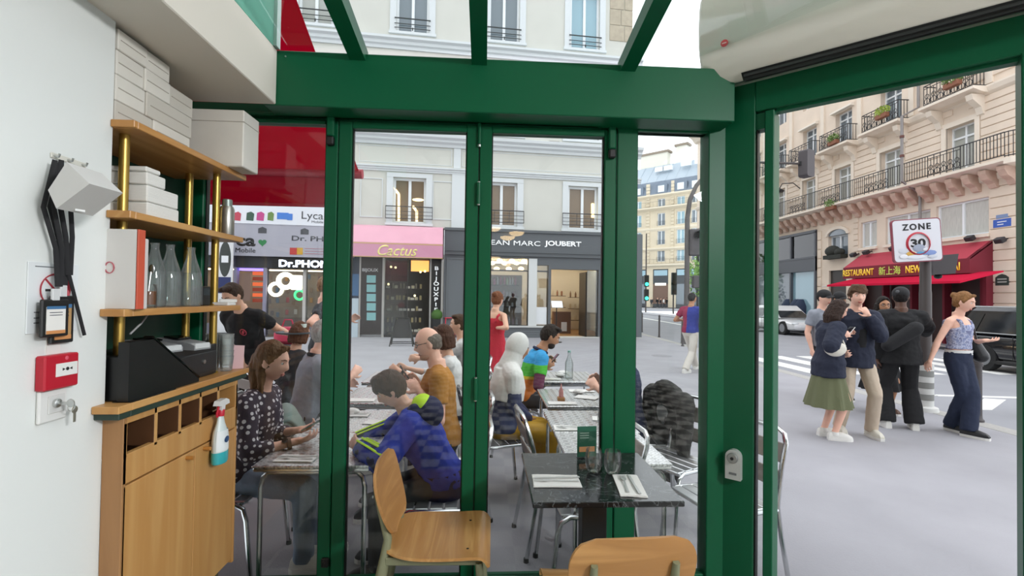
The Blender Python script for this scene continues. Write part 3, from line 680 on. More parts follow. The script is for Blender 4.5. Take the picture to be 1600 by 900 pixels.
# clip frame for the awning front; sandwich board, planter, red stools in front
g = AZ(628, 540, GZ)
sb = thing('sandwich_board', 'black folding A frame pavement sign before the pink awning shop', 'sign', (g.x, g.y, GZ), FA)
h = (540 - 497) / 750 * g.y
for s in (-1, 1):
    part('frame', MB().tube([(-.36, .3 * s, 0), (-.2, .02 * s, h), (.2, .02 * s, h), (.36, .3 * s, 0)], .022, 6).tube([(-.33, .26 * s, .1), (.33, .26 * s, .1)], .015, 6), BLACKP, sb)
part('board', MB().prism([(-.3, .25), (.3, .25), (.19, h - .03), (-.19, h - .03)], -.01, .01, 'y', Matrix.Translation((0, -.12, .0)) @ Matrix.Rotation(R(-12), 4, 'X')), M('board_black', '26272a', .4), sb, smooth=False)
g = AZ(682, 527, GZ)
tp = thing('planter', 'clipped round topiary ball in a tall black planter', 'plant', (g.x, g.y, GZ))
part('pot', MB().lathe([(.15, 0), (.22, .70), (.2, .71)], 4), M('planter_black', '242628', .5), tp, rot=R(45) + FA, smooth=False)
mb = MB(); random.seed(3)
for k in range(420):
    d = V((random.gauss(0, 1), random.gauss(0, 1), random.gauss(0, 1))).normalized(); c = d * .215 + V((0, 0, .86)); t = d.orthogonal().normalized(); w = d.cross(t); an = random.random() * 6; t, w = t * math.cos(an) + w * math.sin(an), w * math.cos(an) - t * math.sin(an)
    mb.add([c - t * .035, c + w * .02 + d * .012, c + t * .035, c - w * .02 + d * .012], [(0, 1, 2, 3)])
part('foliage', mb.ball((0, 0, .86), .205, 16, 10), M('box_leaf', '4f7a33', .7, var=.25, vs=30), tp, stuff=True)
def stool(px, py, label):
    g = AZ(px, py, GZ); t = thing('bar_stool', label, 'stool', (g.x, g.y, GZ), FA + .3, 'red stools by the grey shop front'); m = M('red_metal', 'd22c44', .35)
    part('seat', MB().box(-.18, .18, -.18, .18, .74, .77, .012), m, t)
    part('backrest', MB().box(-.17, .17, .15, .17, .8, 1.1, .006), m, t)
    for sx in (-1, 1):
        for sy in (-1, 1): part('leg', MB().tube([(.21 * sx, .21 * sy, 0), (.15 * sx, .15 * sy, .75)], .02, 6), m, t)
    part('footrest', MB().tube([(-.2, -.2, .28), (.2, -.2, .28), (.2, .2, .28), (-.2, .2, .28)], .012, 5, True), m, t)
stool(700, 527, 'red metal bar stool with backrest beside the topiary planter')

# ---- phone shop on the left
ph = thing('shop', 'phone repair shop front with pale sign boards and a bright window', 'shop', FO, FA)
xl, xr = fx(250), fx(545)
LILAC = M('lilac_board', 'a9a8b4', .5); WB = M('white_board', 'e4e6ee', .5)
zA, zB, zC = fh(440, 327, .3), fh(440, 351, .3), fh(440, 401, .3)
up = part('upper_board', MB().box(xl, xr, -.3, 0, zB, zA + .25), WB, ph, smooth=False); lo = part('lower_board', MB().box(xl, xr, -.28, 0, zC, zB), LILAC, ph, smooth=False)
DG = M('letter_grey', '4b4c52', .6); DGR = M('letter_green', '2f7d4a', .6); DB = M('letter_black', '1c1c1e', .6)
ftext('Lyca', up, 471.5, 331, 505, 346, .305, DG, 0, .004, h=.36); ftext('Mobile', up, 487, 344.5, 505, 349, .305, DG, 0, .003)
ftext('ca', lo, 369, 371, 399, 385, .285, DB, .03, .004); ftext('Mobile', lo, 368, 387, 399, 395, .285, DB, .0, .004); ftext('Ly', lo, 341, 368, 365, 388, .285, DB, .03, .004)
ftext('Dr. PHONE', lo, 456, 368, 543, 378.5, .285, DG, .015, .004)
def heart(cx, cz, r):
    return [(cx + r * 1.0 * (16 * math.sin(t) ** 3) / 16, cz + r * (13 * math.cos(t) - 5 * math.cos(2 * t) - 2 * math.cos(3 * t) - math.cos(4 * t)) / 16) for t in [2 * math.pi * k / 24 for k in range(24)]]
p = FC(410, 379, .285); part('heart_emblem', MB().prism(heart(p.x, p.z, .14), -.29, -.275, 'y'), DGR, lo, smooth=False)
for px, py in ((410, 360), (476, 362)):
    p = FC(px, py, .285); part('house_icon', MB().prism([(p.x - .14, p.z - .1), (p.x + .14, p.z - .1), (p.x + .14, p.z + .07), (p.x, p.z + .13), (p.x - .14, p.z + .07)], -.29, -.275, 'y'), DG, lo, smooth=False)
for x0_, x1_, c in ((453, 464, 'b83a3a'), (464, 473, 'c79a35')):
    a, b = FC(x0_, 387, .285), FC(x1_, 398, .285); part('printed_patch', MB().box(a.x, b.x, -.288, -.275, b.z, a.z), M('patch_' + c, c, .6), lo, smooth=False)
for k in range(3): 
    a, b = FC(476 + 0, 388 + k * 4, .285), FC(505, 389.3 + k * 4, .285); part('printed_line', MB().box(a.x, b.x, -.288, -.275, b.z, a.z), M('patch_red_line', 'b0606a', .6), lo, smooth=False)
for px, w, c1, kk in ((371, 10, 'c0485a', 0), (391, 11, '3f5a4c', 1), (407, 11, 'c24a8a', 2), (423, 9, '6c8a4a', 1), (445, 22, '4a7fd0', 3)):
    p = FC(px, 338, .305); w *= .024 * .5
    mb = MB()
    if kk == 3: mb.box(p.x - w, p.x + w * .5, -.31, -.3, p.z - .11, p.z + .13).box(p.x + w * .3, p.x + w, -.312, -.3, p.z - .13, p.z + .1)
    else: mb.prism([(p.x - w, p.z - .14), (p.x + w * .8, p.z - .16), (p.x + w, p.z + .1), (p.x + w * .2, p.z + .17), (p.x - w * .9, p.z + .12)], -.31, -.3, 'y')
    part('printed_icon', mb, M('icon_' + c1, c1, .5), up, smooth=False)
zs = fh(470, 402, .0)
part('head', MB().box(xl, xr, -.1, .2, fh(470, 420, .0), zC + .1), M('shop_head_dark', '33343a', .5), ph, smooth=False)
led = part('lit_sign', MB().box(fx(428), xr, -.24, -.1, fh(470, 421, .24), fh(470, 404, .24)), BLACKP, ph, smooth=False)
ftext('Dr.PHONE', led, 436, 405.5, 524, 419, .25, M('led_white', 'dfe8ff', .5, emit=3), .035, .01)
part('post', MB().box(fx(412), fx(417), -.1, .2, 0, fh(470, 420, 0)), M('post_lilac', '8d8aa0', .5), ph, smooth=False); part('post', MB().box(fx(366), fx(370), -.1, .2, 0, 3.0), M('post_lilac'), ph, smooth=False)
part('post', MB().box(fx(474), fx(478.5), -.1, .2, 0, fh(470, 420, 0)), M('post_pale', 'bdb9b6', .5), ph, smooth=False); part('post', MB().box(fx(527), fx(532), -.1, .2, 0, 3.0), M('post_pale'), ph, smooth=False)
zt = fh(470, 420, 0)
part('room_shell', MB().box(xl, xr, 1.6, 1.7, 0, zt).box(xl, xl + .05, .2, 1.6, 0, zt).box(xr - .05, xr, .2, 1.6, 0, zt).box(xl, xr, .1, 1.7, zt, zt + .05), M('phone_shop_wall', '94806f', .7), ph, smooth=False)
part('room_floor', MB().box(xl, xr, .0, 1.6, -.02, .02), M('shop_floor_grey', '77736f', .6), ph, smooth=False)
part('light_panel', MB().box(fx(372), fx(408), .05, .35, zt - .1, zt - .02), M('violet_lamp', '8f7bff', .5, emit=2.0), ph, smooth=False)
part('light_panel', MB().box(xl + .5, xr - .5, .9, 1.1, zt - .05, zt - .02), M('shop_lamp'), ph, smooth=False)
part('stall_riser', MB().box(xl, fx(417), -.05, .1, 0, .5).box(fx(478), xr, -.05, .1, 0, .5), M('riser_grey', '6f6d78', .6), ph, smooth=False)
neon_w = M('neon_white', 'fff6dc', .5, emit=3.0)
def ring(px, py, rpx, m, w=.06):
    p = FC(px, py, .05); r = rpx * .0255
    part('neon_ring', MB().tube([(p.x + r * math.cos(2 * math.pi * k / 24), -.05, p.z + r * math.sin(2 * math.pi * k / 24)) for k in range(24)], w, 6, True), m, ph)
ring(446, 439, 9.5, neon_w, .085); ring(431, 452, 8.5, neon_w); ring(468, 461, 6.5, M('neon_green', '3fdc78', .5, emit=1.6), .04)
a, b = FC(455, 430, .05), FC(472, 453, .05); part('light_box', MB().box(a.x, b.x, -.1, -.02, b.z, a.z, .03), neon_w, ph)
a, b = FC(374, 427, .02), FC(391, 470, .02); part('poster', MB().box(a.x, b.x, -.03, -.01, b.z, a.z), M('poster_brown', '8b7266', .5), ph, smooth=False)
OR = M('orange_letter', 'e0673a', .5, emit=.5); random.seed(9)
for k in range(6):
    a = FC(393, 424 + k * 8.5, .0); part('stock_row', MB().box(a.x, a.x + .42, .1, .25, a.z - .13, a.z), M('stock_red', 'b0482f', .5) if k % 2 else OR, ph, smooth=False)
for k in range(28):
    px, py = (422, 434, 447, 460, 484, 497, 510)[k % 7] + random.uniform(-2, 2), (433, 452, 471, 490)[k // 7] + random.uniform(-3, 3)
    a = FC(px, py, -1.5); c = random.choice(('c98f3a', '8a6b54', 'd6d0c8', '5a4a52', 'c04a55', '4f6f8f'))
    one('phone_case', MB().box(-.06, .06, -.01, .01, -.1, .1, .01), M('case_' + c, c, .4), 'phone accessory, %s along the %s row on the phone shop wall' % (ORD[k % 7], ('top', 'second', 'third', 'bottom')[k // 7]), 'phone case', FMX @ V((a.x, 1.58, a.z)), FA, 'accessories on the phone shop wall')
part('shop_pane', MB().box(fx(417), fx(474), .02, .03, .1, zt), FACADE_GLASS, ph, smooth=False); part('shop_pane', MB().box(fx(478.5), fx(527), .02, .03, .5, zt), FACADE_GLASS, ph, smooth=False)

# ---- the stone building along the right of the road (local x runs down the street towards the viewer, -y faces the road)
RO = V((18, 40, GZ)); RA = R(-90)
rx = lambda Y: 40 - Y
def RC(px, py, off=0.): p = AX(px, py, 18 - off); return V((40 - p.y, -off, p.z - GZ))
STONE = M('pink_limestone', 'e0cfbd', .85, var=.06, vs=1.2, bump=.1, bs=30); STONE2 = M('limestone_band', 'e6d9c9', .8, var=.04, vs=2); STONE3 = M('corbel_stone', 'cdb09f', .8, var=.1, vs=5)
rb = thing('building', 'tall pink limestone corner building with wrought iron balconies along the road', 'building', RO, RA)
bays = [rx(y) for y in (17.2, 20.36, 23.2, 25.75, 28.4, 31.1, 33.8)]
X0, X1 = 0., rx(15.05)
Zb1, Zf3, ZT = 6.5, 9.42, 16.5                     # balcony floors above the street (local)
holes = []
for b in bays:
    holes += [(b - .56, b + .56, Zb1 + .08, 8.42), (b - .56, b + .56, Zf3 + .1, 11.25), (b - .56, b + .56, 12.4, 14.6)]
mez = [(rx(22.07), rx(21.12), 4.18, 5.4), (rx(20.63), rx(18.45), 4.18, 5.42), (rx(18.2), rx(16.19), 4.13, 5.46)]
part('wall', holes_wall(MB(), X0, X1, 6.28, ZT, holes, 0, .5), STONE, rb, smooth=False)
shopx = rx(25.1)
part('wall', holes_wall(MB(), shopx, X1, 0, 6.28, mez + [(rx(24.25), rx(22.88), 3.8, 5.1), (rx(24.2), rx(23.0), 0, 3.2), (rx(22.6), rx(16.3), 0, 2.85)], 0, .5), STONE, rb, smooth=False)
part('wall', MB().box(X0, shopx, .05, .5, 5.5, 6.28), STONE, rb, smooth=False)
part('corner_wall', MB().prism([(X1, 0), (X1 + .25, .02), (X1 + .5, .12), (X1 + .7, .32), (X1 + .8, .6), (X1 + .82, 14), (X1 - .4, 14), (X1 - .4, .5), (X1, .5)], 0, ZT), STONE, rb, smooth=False)
part('body', MB().box(X0, X1 - .4, .5, 12, 0, ZT), M('body_dark', '6a6158', .8), rb, smooth=False)
part('roof', MB().prism([(-.3, ZT + .3), (12, ZT + .3), (11, 20), (1.6, 20)], X0, X1 + .6, 'x'), M('zinc_roof'), rb, smooth=False)
part('eaves_cornice', MB().prism([(0, 14.9), (-.2, 15), (-.45, 15.35), (-.7, 15.5), (-.7, 15.75), (0, 16.2)], X0 - .2, X1 + .3, 'x'), STONE2, rb, smooth=False)
part('chimney', MB().box(4, 6.5, 4, 5, 18, 22), STONE2, rb, smooth=False)
# balcony slabs, corbels, railings
def slab(x0, x1, z, d):
    return MB().prism([(0, z - .24), (-d * .5, z - .2), (-d * .8, z - .13), (-d, z - .1), (-d, z), (0, z)], x0, x1, 'x')
part('balcony_slab', slab(X0, X1, Zb1, .75), STONE2, rb, smooth=False)
part('balcony_slab', MB().rings([[(X1 + r * math.sin(R(a)), -.75 * 0 + .5 - (r + .5 - .0) * math.cos(R(a)) * 1.0 + .0, z) for a in range(0, 91, 15)] + [(X1, .5, z)] for r, z in ((.75, Zb1 - .2), (.75, Zb1))]), STONE2, rb, smooth=False)
part('band', MB().prism([(0, 5.95), (-.1, 6.0), (-.14, 6.2), (0, 6.28)], X0, X1, 'x'), STONE2, rb, smooth=False)
cm = MB().prism([(0, -.62), (-.12, -.6), (-.2, -.45), (-.42, -.32), (-.55, -.12), (-.55, 0), (0, 0)], -.13, .13, 'x').mesh('corbel', STONE3, False)
x = X0 + .5
while x < X1 + .1:
    link('corbel', cm, rb, (x, 0, Zb1 - .2)); x += .62
rm = rail_mesh(1.3, .86, 4, 0, True).mesh('railing', IRON, False); rm2 = rail_mesh(1.62, .86, 12).mesh('railing', IRON, False)
for i, b in enumerate(bays):
    link('railing', rm, rb, (b, -.7, Zb1 + .02))
    for k in range(3):
        pass
x = X0
edges = sorted(bays)
for a, b in zip([X0 - .65] + edges, edges + [X1 + .65]):
    u, v = a + .65, b - .65
    if v - u > .2: part('railing', rail_mesh(v - u, .86, max(3, int((v - u) / .115))), IRON, rb, loc=((u + v) / 2, -.7, Zb1 + .02), smooth=False)
mb = MB()
for k in range(0, 91, 9):
    a = R(k); mb.tube([(X1 + .7 * math.sin(a), .5 - 1.2 * math.cos(a), Zb1 + .02), (X1 + .7 * math.sin(a), .5 - 1.2 * math.cos(a), Zb1 + .88)], .012, 4)
for z in (.06, .86): mb.tube([(X1 + .7 * math.sin(R(k)), .5 - 1.2 * math.cos(R(k)), Zb1 + z) for k in range(0, 91, 9)], .018, 4)
part('railing', mb, IRON, rb, smooth=False)
rm3 = rail_mesh(1.95, .85, 8, -.55, True, .55).mesh('railing', IRON, False)
sl3 = slab(-1.1, 1.1, 0, .68).mesh('balcony_slab', STONE2, False)
cb3 = MB().prism([(0, -.75), (-.1, -.7), (-.18, -.45), (-.5, -.2), (-.55, 0), (0, 0)], -.12, .12, 'x').mesh('corbel', STONE2, False)
for b in bays:
    link('balcony_slab', sl3, rb, (b, 0, Zf3)); link('railing', rm3, rb, (b, 0, Zf3))
    for s in (-.8, .8): link('corbel', cb3, rb, (b + s, 0, Zf3 - .22))
part('string_course', MB().prism([(0, Zf3 - .3), (-.12, Zf3 - .2), (-.18, Zf3 - .05), (-.18, Zf3 + .02), (0, Zf3 + .08)], X0, X1 + .1, 'x'), STONE2, rb, smooth=False)
for i, b in enumerate(bays):
    for z0, z1, tr in ((Zb1 + .08, 8.42, .76), (Zf3 + .1, 11.25, .78), (12.4, 14.6, None)):
        fwin(rb, b, z0, z1, 1.12, .28, PANE_C if z0 < 9 else PANE_D, .06, tr)
    part('window_surround', MB().box(b - .74, b - .56, -.06, .02, Zb1, 8.42).box(b + .56, b + .74, -.06, .02, Zb1, 8.42).box(b - .74, b + .74, -.06, .02, 8.42, 8.62), STONE2, rb, smooth=False)
    part('lintel_hood', MB().prism([(0, 0), (-.2, .02), (-.2, .1), (-.1, .16), (0, .2)], b - .72, b + .72, 'x'), M('hood_white', 'e6ddd0', .7), rb, loc=(0, 0, 11.27), smooth=False)
    part('pilaster', MB().box(b + .95, b + 1.2, -.07, .02, Zf3 + .1, 14.8), STONE2, rb, smooth=False)
# rusticated courses between the balcony windows, one stone each
smesh = {}
def stone(x0, x1, z0, z1, y=-.045, b=.016):
    k = (round(x1 - x0, 2), round(z1 - z0, 2))
    if k not in smesh: smesh[k] = MB().box(0, x1 - x0, 0, .08, 0, z1 - z0, b).mesh('stone', STONE, False)
    link('stone', smesh[k], rb, (x0, y, z0))
eb = sorted(bays)
for i, (a, b) in enumerate(zip(eb[2:], eb[3:] + [X1 + .75])):
    for k in range(9):
        z = Zb1 + .03 + k * .293
        if z < 8.7: stone(a + .76, min(b - .76, X1), z, z + .268)
    stone(a + .3, min(b - .3, X1), Zb1 + 2.38, Zb1 + 2.62)
for k in range(15):
    z = .5 + k * .375
    stone(rx(16.15) + .02, X1, z, z + .345)
    stone(X1 + .0, X1 + .02, z, z + .345)
for k in range(6): stone(rx(18.4), X1, 9.75 + k * .33, 10.05 + k * .33)
for k in range(10): stone(rx(25.05), rx(24.75), .4 + k * .5, .86 + k * .5); stone(rx(22.5), rx(22.2), 3.2 + k * .28, 3.45 + k * .28) if k < 10 else None
# mezzanine windows, arched window
for a, b, z0, z1 in mez: fwin(rb, (a + b) / 2, z0, z1, b - a, .15, M('pane_net_curtain', 'c4c3bd', .25, var=.12, vs=9, stretch=(6, 1, .4)), .07)
for a, b, z0, z1 in mez: part('sill', MB().box(a - .06, b + .06, -.1, .1, z0 - .12, z0), STONE2, rb, smooth=False)
ac_, aw = rx(23.56), .66
mb = MB(); N_ = 14; out = [(ac_ + .82 * math.cos(math.pi * k / N_), 5.0 + .45 * math.sin(math.pi * k / N_)) for k in range(N_ + 1)]; inn = [(ac_ + aw * math.cos(math.pi * k / N_), 5.0 + .3 * math.sin(math.pi * k / N_)) for k in range(N_ + 1)]
for k in range(N_): mb.prism([out[k], out[k + 1], inn[k + 1], inn[k]], -.1, .04, 'y')
part('arch', mb, STONE2, rb, smooth=False); part('arch_fill', MB().prism(inn, -.02, .06, 'y'), PANE_D, rb, smooth=False)
fwin(rb, ac_, 3.8, 5.0, 1.34, .2, PANE_D, .07)
part('window_plant', MB().box(ac_ - .62, ac_ + .62, -.35, .1, 3.78, 3.98).ball((ac_ - .2, -.15, 4.2), (.5, .2, .28)).ball((ac_ + .3, -.15, 4.1), (.3, .2, .2)), M('planter_dark_green', '2a2c26', .8, var=.3, vs=14), rb)
part('door_dark', MB().box(rx(24.2), rx(23.0), .1, .3, 0, 3.2), M('door_dark_wood', '3a3532', .5), rb, smooth=False)
part('rain_pipe', MB().tube([(rx(18.75), -.16, 3.6), (rx(18.75), -.16, 6.1), (rx(18.8), -.9, 6.6), (rx(18.8), -.9, 9.3), (rx(18.8), -.18, 9.7), (rx(18.8), -.18, 15)], .055, 8), M('zinc_pipe', '8f8a88', .5, .4), rb)
for z in (7.6, 8.4, 10.6, 12): part('pipe_clip', MB().lathe([(.08, 0), (.08, .1)], 8), M('clip_rust', '6b4640', .7), rb, loc=(rx(18.8), -.9 if z < 9.3 else -.18, z))
# flower boxes on balconies
LEAF = M('leaf_green', '6f8a4a', .7, var=.25, vs=20); LEAF2 = M('leaf_lime', '9db04a', .7, var=.25, vs=20)
def tuft(name, par, c, r, n, mat, seed=1, leaf=.05):
    random.seed(seed); mb = MB()
    for k in range(n):
        d = V((random.gauss(0, 1), random.gauss(0, 1), random.gauss(0, 1))).normalized(); p = V(c) + V((d.x * r[0], d.y * r[1], d.z * r[2])) * random.uniform(.45, 1); t = V((random.gauss(0, 1), random.gauss(0, 1), random.gauss(0, 1))).normalized(); w = t.orthogonal().normalized()
        mb.add([p - t * leaf, p + w * leaf * .5, p + t * leaf, p - w * leaf * .5], [(0, 1, 2, 3)])
    return part(name, mb, mat, par, smooth=False, stuff=True)
for k, (px, py, mt) in enumerate(((1378, 178, LEAF2), (1488, 128, LEAF), (1302, 220, LEAF), (1298, 322, LEAF))):
    p = RC(px, py, .68)
    t = thing('flower_box', ('lime green plant spilling from a pot on the third floor balcony', 'plants along the balcony rail nearest the corner of the stone building', 'small dark plant on the balcony behind the signal box', 'small green plant on the long iron balcony')[k], 'plant', RO + V((p.y, -p.x, 0)) + V((0, 0, p.z)), RA)
    part('trough', MB().box(-.3, .3, -.1, .1, -.2, 0, .02), M('terracotta', '8a5a44', .8), t); tuft('foliage', t, (0, 0, .12), (.4, .2, .25), 260, mt, k)
# lanterns and lamp brackets
for k, (px, py) in enumerate(((1218, 298), )):
    p = RC(px, py, .8); t = thing('wall_lantern', 'black iron lantern on a bracket of the stone building', 'lamp', RO + V((p.y, -p.x, p.z)), RA)
    part('shade', MB().lathe([(.2, -.1), (.26, 0), (.1, .1), (.03, .14)], 12), IRON, t); part('bracket', MB().tube([(0, 0, .14), (.1, .1, .4), (.5, .5, .35), (.8, .8, -.1)], .03, 6), IRON, t)
for k, (px, py) in enumerate(((1333, 398), (1353, 394), (1395, 388), (1515, 372), (1562, 375))):
    p = RC(px, py, .3); t = thing('spot_light', 'small dark floodlight on the stone wall above the red awning, %s' % ('farthest from the street plaque', 'second along the wall', 'in the middle', 'second nearest the street plaque', 'directly below the street plaque')[k], 'lamp', RO + V((p.y, -p.x, p.z)), RA, 'floodlights above the awning')
    part('head', MB().box(-.14, .14, -.1, .1, -.1, .08, .02), IRON, t, rot=(R(30), 0, 0)); part('arm', MB().tube([(0, .05, 0), (0, .3, .05)], .03, 6), IRON, t)
# enamel plaques
p0, p1 = RC(1552, 344, .03), RC(1581, 353, .03)
t = thing('street_plaque', 'blue enamel street name plate on the stone wall', 'sign', RO + V((-.03, -p0.x, 0)), RA)
part('plate', MB().box(0, p1.x - p0.x, -.02, .03, p1.z, p0.z, .01), M('enamel_blue', '3d5fb5', .3), t, smooth=False)
part('plate_top', MB().box(.1, p1.x - p0.x - .1, -.02, .03, p0.z + .02, p0.z + .16, .01), M('enamel_blue_pale', '7d8fb5', .3), t, smooth=False)
for k in range(2): part('plate_line', MB().box(.15, p1.x - p0.x - .15 - k * .1, -.025, -.015, (p0.z + p1.z) / 2 + .03 - k * .09, (p0.z + p1.z) / 2 + .06 - k * .09), M('enamel_white', 'e8ebf0', .4), t, smooth=False)
p = RC(1566, 437, .04)
t = thing('wall_plaque', 'small dark green arched plaque low on the stone wall', 'sign', RO + V((-.03, -p.x, 0)), RA)
part('plate', MB().prism([(-.22, p.z - .2), (.22, p.z - .2), (.22, p.z + .08), (.12, p.z + .16), (0, p.z + .2), (-.12, p.z + .16), (-.22, p.z + .08)], -.02, .03, 'y'), M('plaque_green', '36443f', .4), t, smooth=False)
for k in range(2): part('plate_line', MB().box(-.15, .15, -.025, -.02, p.z - .1 + k * .1, p.z - .06 + k * .1), M('plaque_letters', 'b9c0b8', .5), t, smooth=False)

# ---- dark glass shop at the left of the stone building
gs = thing('shop', 'dark framed clothing shop with large lit windows in the stone building', 'shop', RO, RA)
GSM = M('shop_frame_grey', '54575d', .5)
part('fascia', MB().box(X0, shopx, -.12, .3, 3.25, 4.0).box(X0, shopx, -.1, .3, 5.35, 5.5).box(X0, shopx, -.14, 0, 3.95, 4.05), GSM, gs, smooth=False)
for k in range(8):
    x = shopx - .06 - k * 2.1; part('mullion', MB().box(x - .06, x + .06, -.1, .2, 0, 5.4), GSM, gs, smooth=False)
for k in range(7):
    x = shopx - k * 2.1 - .06
    part('shop_pane', MB().box(x - 2.04, x - .06, .05, .06, .3, 3.25), PANE_B if k == 0 else PANE_D, gs, smooth=False); part('shop_pane', MB().box(x - 2.04, x - .06, .0, .01, 4.0, 5.35), FACADE_GLASS, gs, smooth=False)
part('room_back', MB().box(X0, shopx, 1.4, 1.5, 3.3, 5.4).box(X0, shopx, 0, 1.5, 5.4, 5.45).box(X0, shopx, .02, 1.5, 3.9, 3.98), M('attic_brown', '6d5a44', .7), gs, smooth=False)
for px, py in ((1215, 378), (1240, 375), (1243, 368), (1259, 365)):
    p = RC(px, py, -.6); part('spot_lamp', MB().ball((p.x, .6, p.z), .09, 8, 6), WARM, gs)
for px, py, c in ((1225, 392, 'c7a35a'), (1240, 390, 'd0a858'), (1262, 392, 'a37a4a')):
    p = RC(px, py, -.6); part('display_figure', MB().ball((p.x, .7, p.z), (.3, .2, .3)), M('display_' + c, c, .6, emit=.25), gs)
for px, py, r in ((1232, 455, .35), (1246, 455, .4), (1252, 460, .35)):
    p = RC(px, py, -.0); part('display_coat', MB().lathe([(r, 0), (r * 1.1, .8), (r * .5, 1.15), (.1, 1.2)], 10, (p.x, -.02, .5)), M('coat_navy', '2d3950', .8), gs)
part('climber', MB().box(rx(28.9), rx(28.5), -.3, -.1, 0, .3), M('planter_black'), gs, smooth=False); tuft('foliage', gs, (rx(28.7), -.25, 1.5), (.3, .25, 1.3), 300, LEAF, 4, .07)

# ---- red restaurant awning
aw = thing('awning', 'dark red restaurant awning with yellow lettering on the stone building', 'awning', RO, RA)
RED1 = M('awning_red', 'a93545', .8); RED2 = M('awning_dark_red', '741e2e', .8); RED3 = cloth_translucent('awning_bright_red', 'd8304f', .35)
of = .9
a = RC(1318, 430, of).x; b = RC(1516, 420, of).x; zt = RC(1440, 397, 0).z; z1, z2 = RC(1400, 413, of).z + .02, RC(1400, 432, of).z
bx = rx(16.15)
part('canopy', MB().prism([(-.0, zt + .25), (-of, z1), (-of, z1 - .04), (-.0, zt + .2)], a, b, 'x'), RED1, aw, smooth=False)
vl = part('valance', MB().box(a, b, -of - .02, -of, z2, z1), RED2, aw, smooth=False)
part('end_box', MB().prism([(0, 0), (0, zt + .25), (-of, z1), (-of, z2), (-.3, z2 - .1), (-.3, 0)], b, bx, 'x'), RED2, aw, smooth=False)
of2 = 2.1; zf = RC(1400, 445, of2).z
part('lower_canopy', MB().prism([(-of * .6, z2 + .05), (-of2, zf + .08), (-of2, zf), (-of * .6, z2)], RC(1292, 445, of2).x, RC(1500, 443, of2).x, 'x'), RED3, aw, smooth=False)
for x in (a + .2, b - .6): part('arm', MB().tube([(x, -.3, z2 - .1), (x, -of2, zf)], .03, 6), M('arm_white', 'd8d4cc', .4), aw)
part('gold_bar', MB().box(b - .6, bx, -of - .03, -of + .02, z2 - .28, z2 - .23), M('gold_trim'), aw, smooth=False)
YEL = M('letter_yellow', 'e8c23a', .5, emit=.2); YG2 = M('letter_lime', 'b8cf5a', .5, emit=.2)
def rtext(body, px0, px1, mat, bold=.02, hh=.30):
    u, v = RC(px0, 424, of).x, RC(px1, 420, of).x
    text('lettering', body, mat, vl, ((u + v) / 2, -of - .025, (z1 + z2) / 2), (R(90), 0, 0), v - u, hh, .01, bold)
rtext('RESTAURANT', 1318, 1366, YEL); rtext('新上海', 1374, 1408, YG2, .0, .36); rtext('NEW SHANGHAI', 1416, 1501, YEL)
part('dark_front', MB().box(rx(22.6), rx(16.3), .45, .5, 0, 2.85), M('restaurant_dark', '35201f', .5), rb, smooth=False)
for k in range(5): part('door_post', MB().box(rx(22.4) + k * 1.45, rx(22.4) + k * 1.45 + .09, .1, .4, 0, 2.85), RED2, rb, smooth=False)

# ---- the far building with a slate mansard, at an angle beyond the crossing
DA = R(-45.4); DO = AY(1050, 466, 85.); DO.z = GZ
DMI = (Matrix.Translation(DO) @ rotz(DA)).inverted()
def DC(px, py, off=0.):
    n = V((math.sin(DA), -math.cos(DA), 0)); q = DO + n * off; d = ray(px, py); t = (q - EYE).dot(n) / d.dot(n); return DMI @ (EYE + d * t)
fb = thing('building', 'distant cream stone building with grey mansard roof beyond the crossing', 'building', DO, DA)
FST = M('far_stone', 'cfc2aa', .85, var=.05, vs=.6); SLATE = M('slate', '6b7888', .6, var=.08, vs=.8); ZINC = M('zinc_pale', '9fabb6', .5)
xl, xr = DC(985, 400).x - 6, DC(1108, 400).x + 26
dz = lambda py, px=1050: DC(px, py).z
zb, zl, zm = dz(413), dz(318), dz(307) + 0
z_e = dz(302)
wc = [DC(p, 400).x for p in (996, 1032.5, 1063, 1086, 1106)]
wc += [wc[-1] + 4.6 * k for k in (1, 2, 3, 4)]
rows = [(dz(408), dz(390)), (dz(381), dz(359)), (dz(351), dz(331)), (dz(321), dz(308))]
holes = [(c - .75, c + .75, a, b) for c in wc for a, b in rows]
part('wall', holes_wall(MB(), xl, xr, zb, z_e, holes, 0, .5), FST, fb, smooth=False)
part('body', MB().box(xl, xr, .5, 14, 0, z_e), M('body_dark'), fb, smooth=False)
for i, c in enumerate(wc):
    for a, b in rows:
        fwin(fb, c, a, b, 1.5, .25, PANE_D if i % 2 else PANE_B, .12)
    for a, b in rows[:3]: part('railing', rail_mesh(1.6, .8, 8, -.1), IRON, fb, loc=(c, 0, a), smooth=False)
for z, d in ((zb, .5), (dz(322.5), .9), (dz(387), .35), (z_e, .6), (dz(355), .2)):
    part('cornice', MB().prism([(0, z - .5), (-d, z - .15), (-d, z + .1), (0, z + .2)], xl, xr, 'x'), M('far_cornice', 'd8ccb6', .8), fb, smooth=False)
part('railing', rail_mesh(xr - xl, 1.0, 60, -.8), IRON, fb, loc=((xl + xr) / 2, 0, dz(322.5) + .1), smooth=False)
part('railing', rail_mesh(xr - xl, .9, 60, -.4), IRON, fb, loc=((xl + xr) / 2, 0, zb + .1), smooth=False)
for k in range(24): part('stone', MB().box(DC(1009, 400).x, DC(1015, 400).x, -.12, 0, zb + .4 + k * .62, zb + .95 + k * .62, .03), FST, fb, smooth=False); part('stone', MB().box(DC(1048, 400).x, DC(1053, 400).x, -.12, 0, zb + .4 + k * .62, zb + .95 + k * .62, .03), FST, fb, smooth=False)
z_s = dz(278, 1050); z_r = dz(255, 1050)
